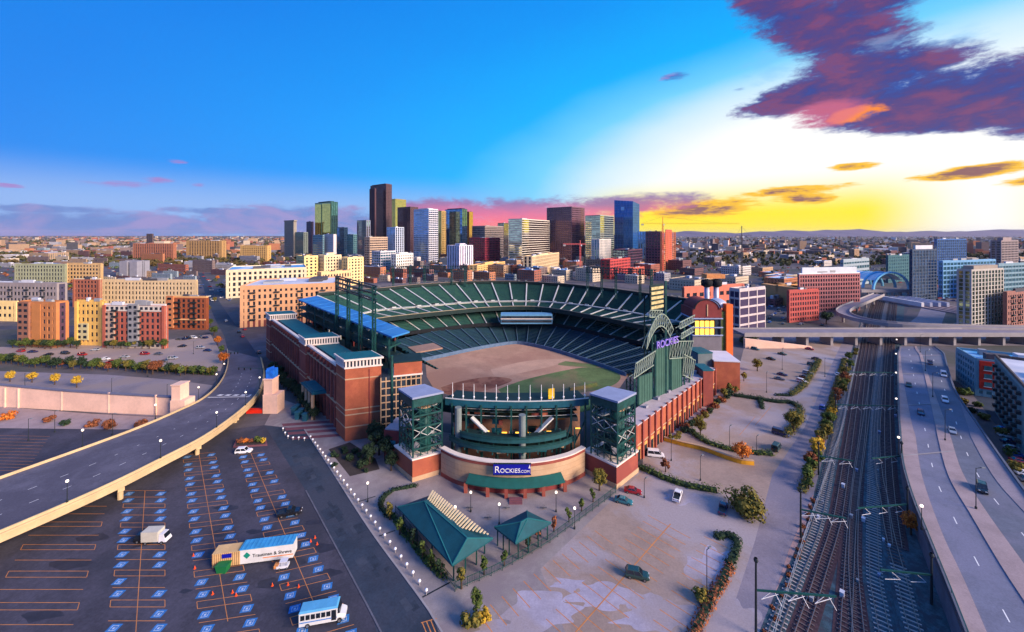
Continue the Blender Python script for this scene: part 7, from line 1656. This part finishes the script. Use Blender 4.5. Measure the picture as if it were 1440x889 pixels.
# ---------------- fences
def fence(name, label, px, h, m, step=2.4, rails=(.3, .95), bars=False):
    P = [G(*p) for p in px]; t = thing(name, label, 'fence', P[0])
    n = max(2, int(sum((c - a).length for a, c in zip(P, P[1:])) / step)); Q = resample(P, n)
    b = MB(); b.bar((0, 0, 0), (0, 0, h), .12); pm = b.mesh('post', m)
    for p in Q: inst('post', pm, p - P[0], 0, 1, t)
    for r in rails:
        b = MB()
        for a, c in zip(Q, Q[1:]): b.bar(up(a, h * r), up(c, h * r), .07, .09)
        b.build('rail', m, t)
    if bars:
        b = MB()
        for a, c in zip(Q, Q[1:]):
            for k in range(1, 7): p = a.lerp(c, k / 7); b.bar(up(p, .15), up(p, h * .95), .05)
        b.build('pickets', m, t, kind='stuff')
    return t
fence('picket_fence', 'dark green picket fence round the pavilion terrace on the pale lot side', [(640, 832), (700, 806), (770, 766), (840, 714), (866, 694)], 2.0, M_GREEN, bars=True); fence('picket_fence', 'dark green picket fence behind the slim pavilion trees', [(556, 722), (600, 780), (640, 830)], 2.0, M_GREEN, bars=True)
fence('wire_fence', 'pale wire fence between the access road and the tracks', [(1086, 905), (1130, 766), (1156, 690), (1186, 600), (1206, 500)], 1.8, mat('galvanised', (150, 160, 170), .5, .1, metal=.3), 3.0); fence('wire_fence', 'thin fence at the outer foot of the highway', [(1372, 612), (1400, 655), (1436, 705)], 1.6, M_STEEL, 3.0)
kw = thing('kerb_wall', 'low yellow painted wall curving below the hedge', 'wall', G(990, 634)); P = resample(catmull([G(*p) for p in ((934, 620), (960, 627), (990, 634), (1020, 645), (1042, 652), (1060, 654))], 6), 24)
b = MB(); rib(b, offs(P, .3), offs(P, -.3), 0, 1.3); b.build('wall_face', mat('yellow_paint', (222, 160, 40), .8, .12, .5), kw); b = MB(); rib(b, offs(P, .4), offs(P, -.4), 1.3, 1.45); b.build('coping', M_SAND, kw)
# ---------------- lot lamps, signals
for x, y, h in ((994, 834, 8.5), (985, 676, 7), (1026, 634, 8), (1078, 552, 9), (1100, 520, 11), (1160, 530, 9), (906, 700, 5), (1064, 640, 6), (944, 648, 6.5)): lamp(G2(x, y), h, 'dark lamp post with a box head standing in the pale lots', 'lamp posts in the pale lots', False, .9, ang=R(30))
for x, y in ((157, 556), (162, 580), (77, 608), (35, 548), (235, 566), (40, 620), (208, 530), (272, 498), (158, 612)): lamp(G2(x, y), 7.5, 'slender lamp post in the area behind the viaduct', 'lamp posts behind the viaduct', False, .9, ang=0)
for x, y in ((517, 706), (640, 742), (702, 738), (782, 720), (662, 720), (808, 744)): lamp(G2(x, y), 4.6, 'dark plaza lamp post near the pavilions', 'plaza lamp posts', True)
def signal(p, L, h, ang, label):
    t = thing('traffic_signal', label, 'traffic signal', p, None, ang); b = MB(); b.tube((0, 0, 0), (0, 0, h), .14, .1, 8); b.build('pole', M_TEALST, t, local=True); b = MB(); b.tube((0, 0, h - .4), (L, 0, h), .1, .06, 8); b.build('mast_arm', M_TEALST, t, local=True)
    for f in (.5, .75, .97): b = MB(); b.box((L * f, -.1, h - 1.3), (.4, .3, 1.1)); b.build('signal_head', M_DARK, t, local=True)
signal(G2(370, 536), 13, 6.2, math.pi - .1, 'teal traffic signal with a long arm across the road end of the viaduct'); signal(G2(314, 512), 7, 6.2, .3, 'teal traffic signal on the car park side of the junction')
# ---------------- rail gantries
def gantry(px, py, h, arm_to, label, brackets=3, m=M_TEALST):
    p = G(px, py); q = G(*arm_to); t = thing('rail_gantry', label, 'gantry', p, 'overhead line gantries'); d = q - p; L = d.length; d.normalize()
    b = MB(); b.tube(p, up(p, h), .22, .16, 8); b.build('mast', M_STEEL, t)
    b = MB(); b.bar(up(p, h * .62), up(q, h * .62), .22, .3); b.build('beam', m, t)
    b = MB(); b.lathe(up(p, h), [(.3, 0), (.4, .3), (.25, .7)], 8); b.build('mast_cap', M_STEEL, t)
    n = Vector((-d.y, d.x, 0))
    for k in range(brackets):
        c = p + d * L * (k + .6) / brackets; b = MB(); z = h * .62; b.bar(up(c, z), up(c - d * 1.7, z - 1.5), .07); b.bar(up(c - d * 1.7, z - 1.5), up(c + d * 1.5 + n * .8, z - 1.1), .07); b.bar(up(c + d * .5, z - .1), up(c + d * 1.0 - n * 1.2, z - 1.4), .06); b.build('bracket', M_WHITE, t)
    return t
gantry(1063, 895, 13, (1176, 905), 'dark mast with a teal beam over the pale sleeper track', 3); gantry(1126, 756, 10.5, (1190, 770), 'mast with white brackets beside the access road fence', 3)
gantry(1310, 850, 9, (1238, 842), 'teal beam gantry standing by the highway wall over the bending track', 2); gantry(1276, 742, 9, (1206, 748), 'pale gantry at the orange tree below the highway wall', 3)
gantry(1151, 668, 9, (1200, 676), 'slim gantry halfway up the tracks', 2); gantry(1268, 668, 9, (1226, 672), 'slim gantry at the highway wall halfway up the tracks', 2); gantry(1175, 590, 9, (1262, 592), 'wide portal gantry across all tracks before the viaduct', 5); gantry(1190, 540, 9, (1264, 541), 'farther portal gantry across all tracks before the viaduct', 5)
# small cabinets and clutter in the yard
for i in range(18):
    x, y = rnd.uniform(1140, 1262), rnd.uniform(560, 860)
    if not (1100 + (889 - y) * .3 < x < 1290): continue
    s = rnd.uniform(.5, 1.0); b = MB(); b.box((0, 0, 0), (s, s * .7, s * .9)); b.box((0, 0, s * .9), (s * 1.1, s * .8, .08)); o = b.build('signal_cabinet', rnd.choice([M_RW, M_UNIT, M_SLATE])); o.location = up(G(x, y), .1); o.rotation_euler.z = av; tag(o, 'small trackside equipment cabinet between the rails', 'cabinet', 'trackside cabinets')

bad = [k for k, v in LABELS.items() if len(v) > 1 and (None in v or len(set(v)) > 1)]
if bad: print('DUPLABEL', bad)
# ---------------- evening haze over the plain
b = MB(); b.hexa([(-35000, -900, -2), (35000, -900, -2), (35000, 22500, -2), (-35000, 22500, -2), (-35000, -900, 300), (35000, -900, 300), (35000, 22500, 300), (-35000, 22500, 300)])
hz = b.build('haze', []) ; hz.data.materials.clear()
hm = bpy.data.materials.new('haze_air'); hm.use_nodes = True; hm.node_tree.nodes.clear(); ho = hm.node_tree.nodes.new('ShaderNodeOutputMaterial'); pvn = hm.node_tree.nodes.new('ShaderNodeVolumePrincipled')
pvn.inputs['Color'].default_value = (.80, .80, .92, 1); pvn.inputs['Density'].default_value = 1.3e-5; pvn.inputs['Anisotropy'].default_value = .2
hm.node_tree.links.new(pvn.outputs[0], ho.inputs['Volume']); hz.data.materials.append(hm); tag(hz, 'thin evening haze hanging over the city and plain', 'haze', kind='stuff')
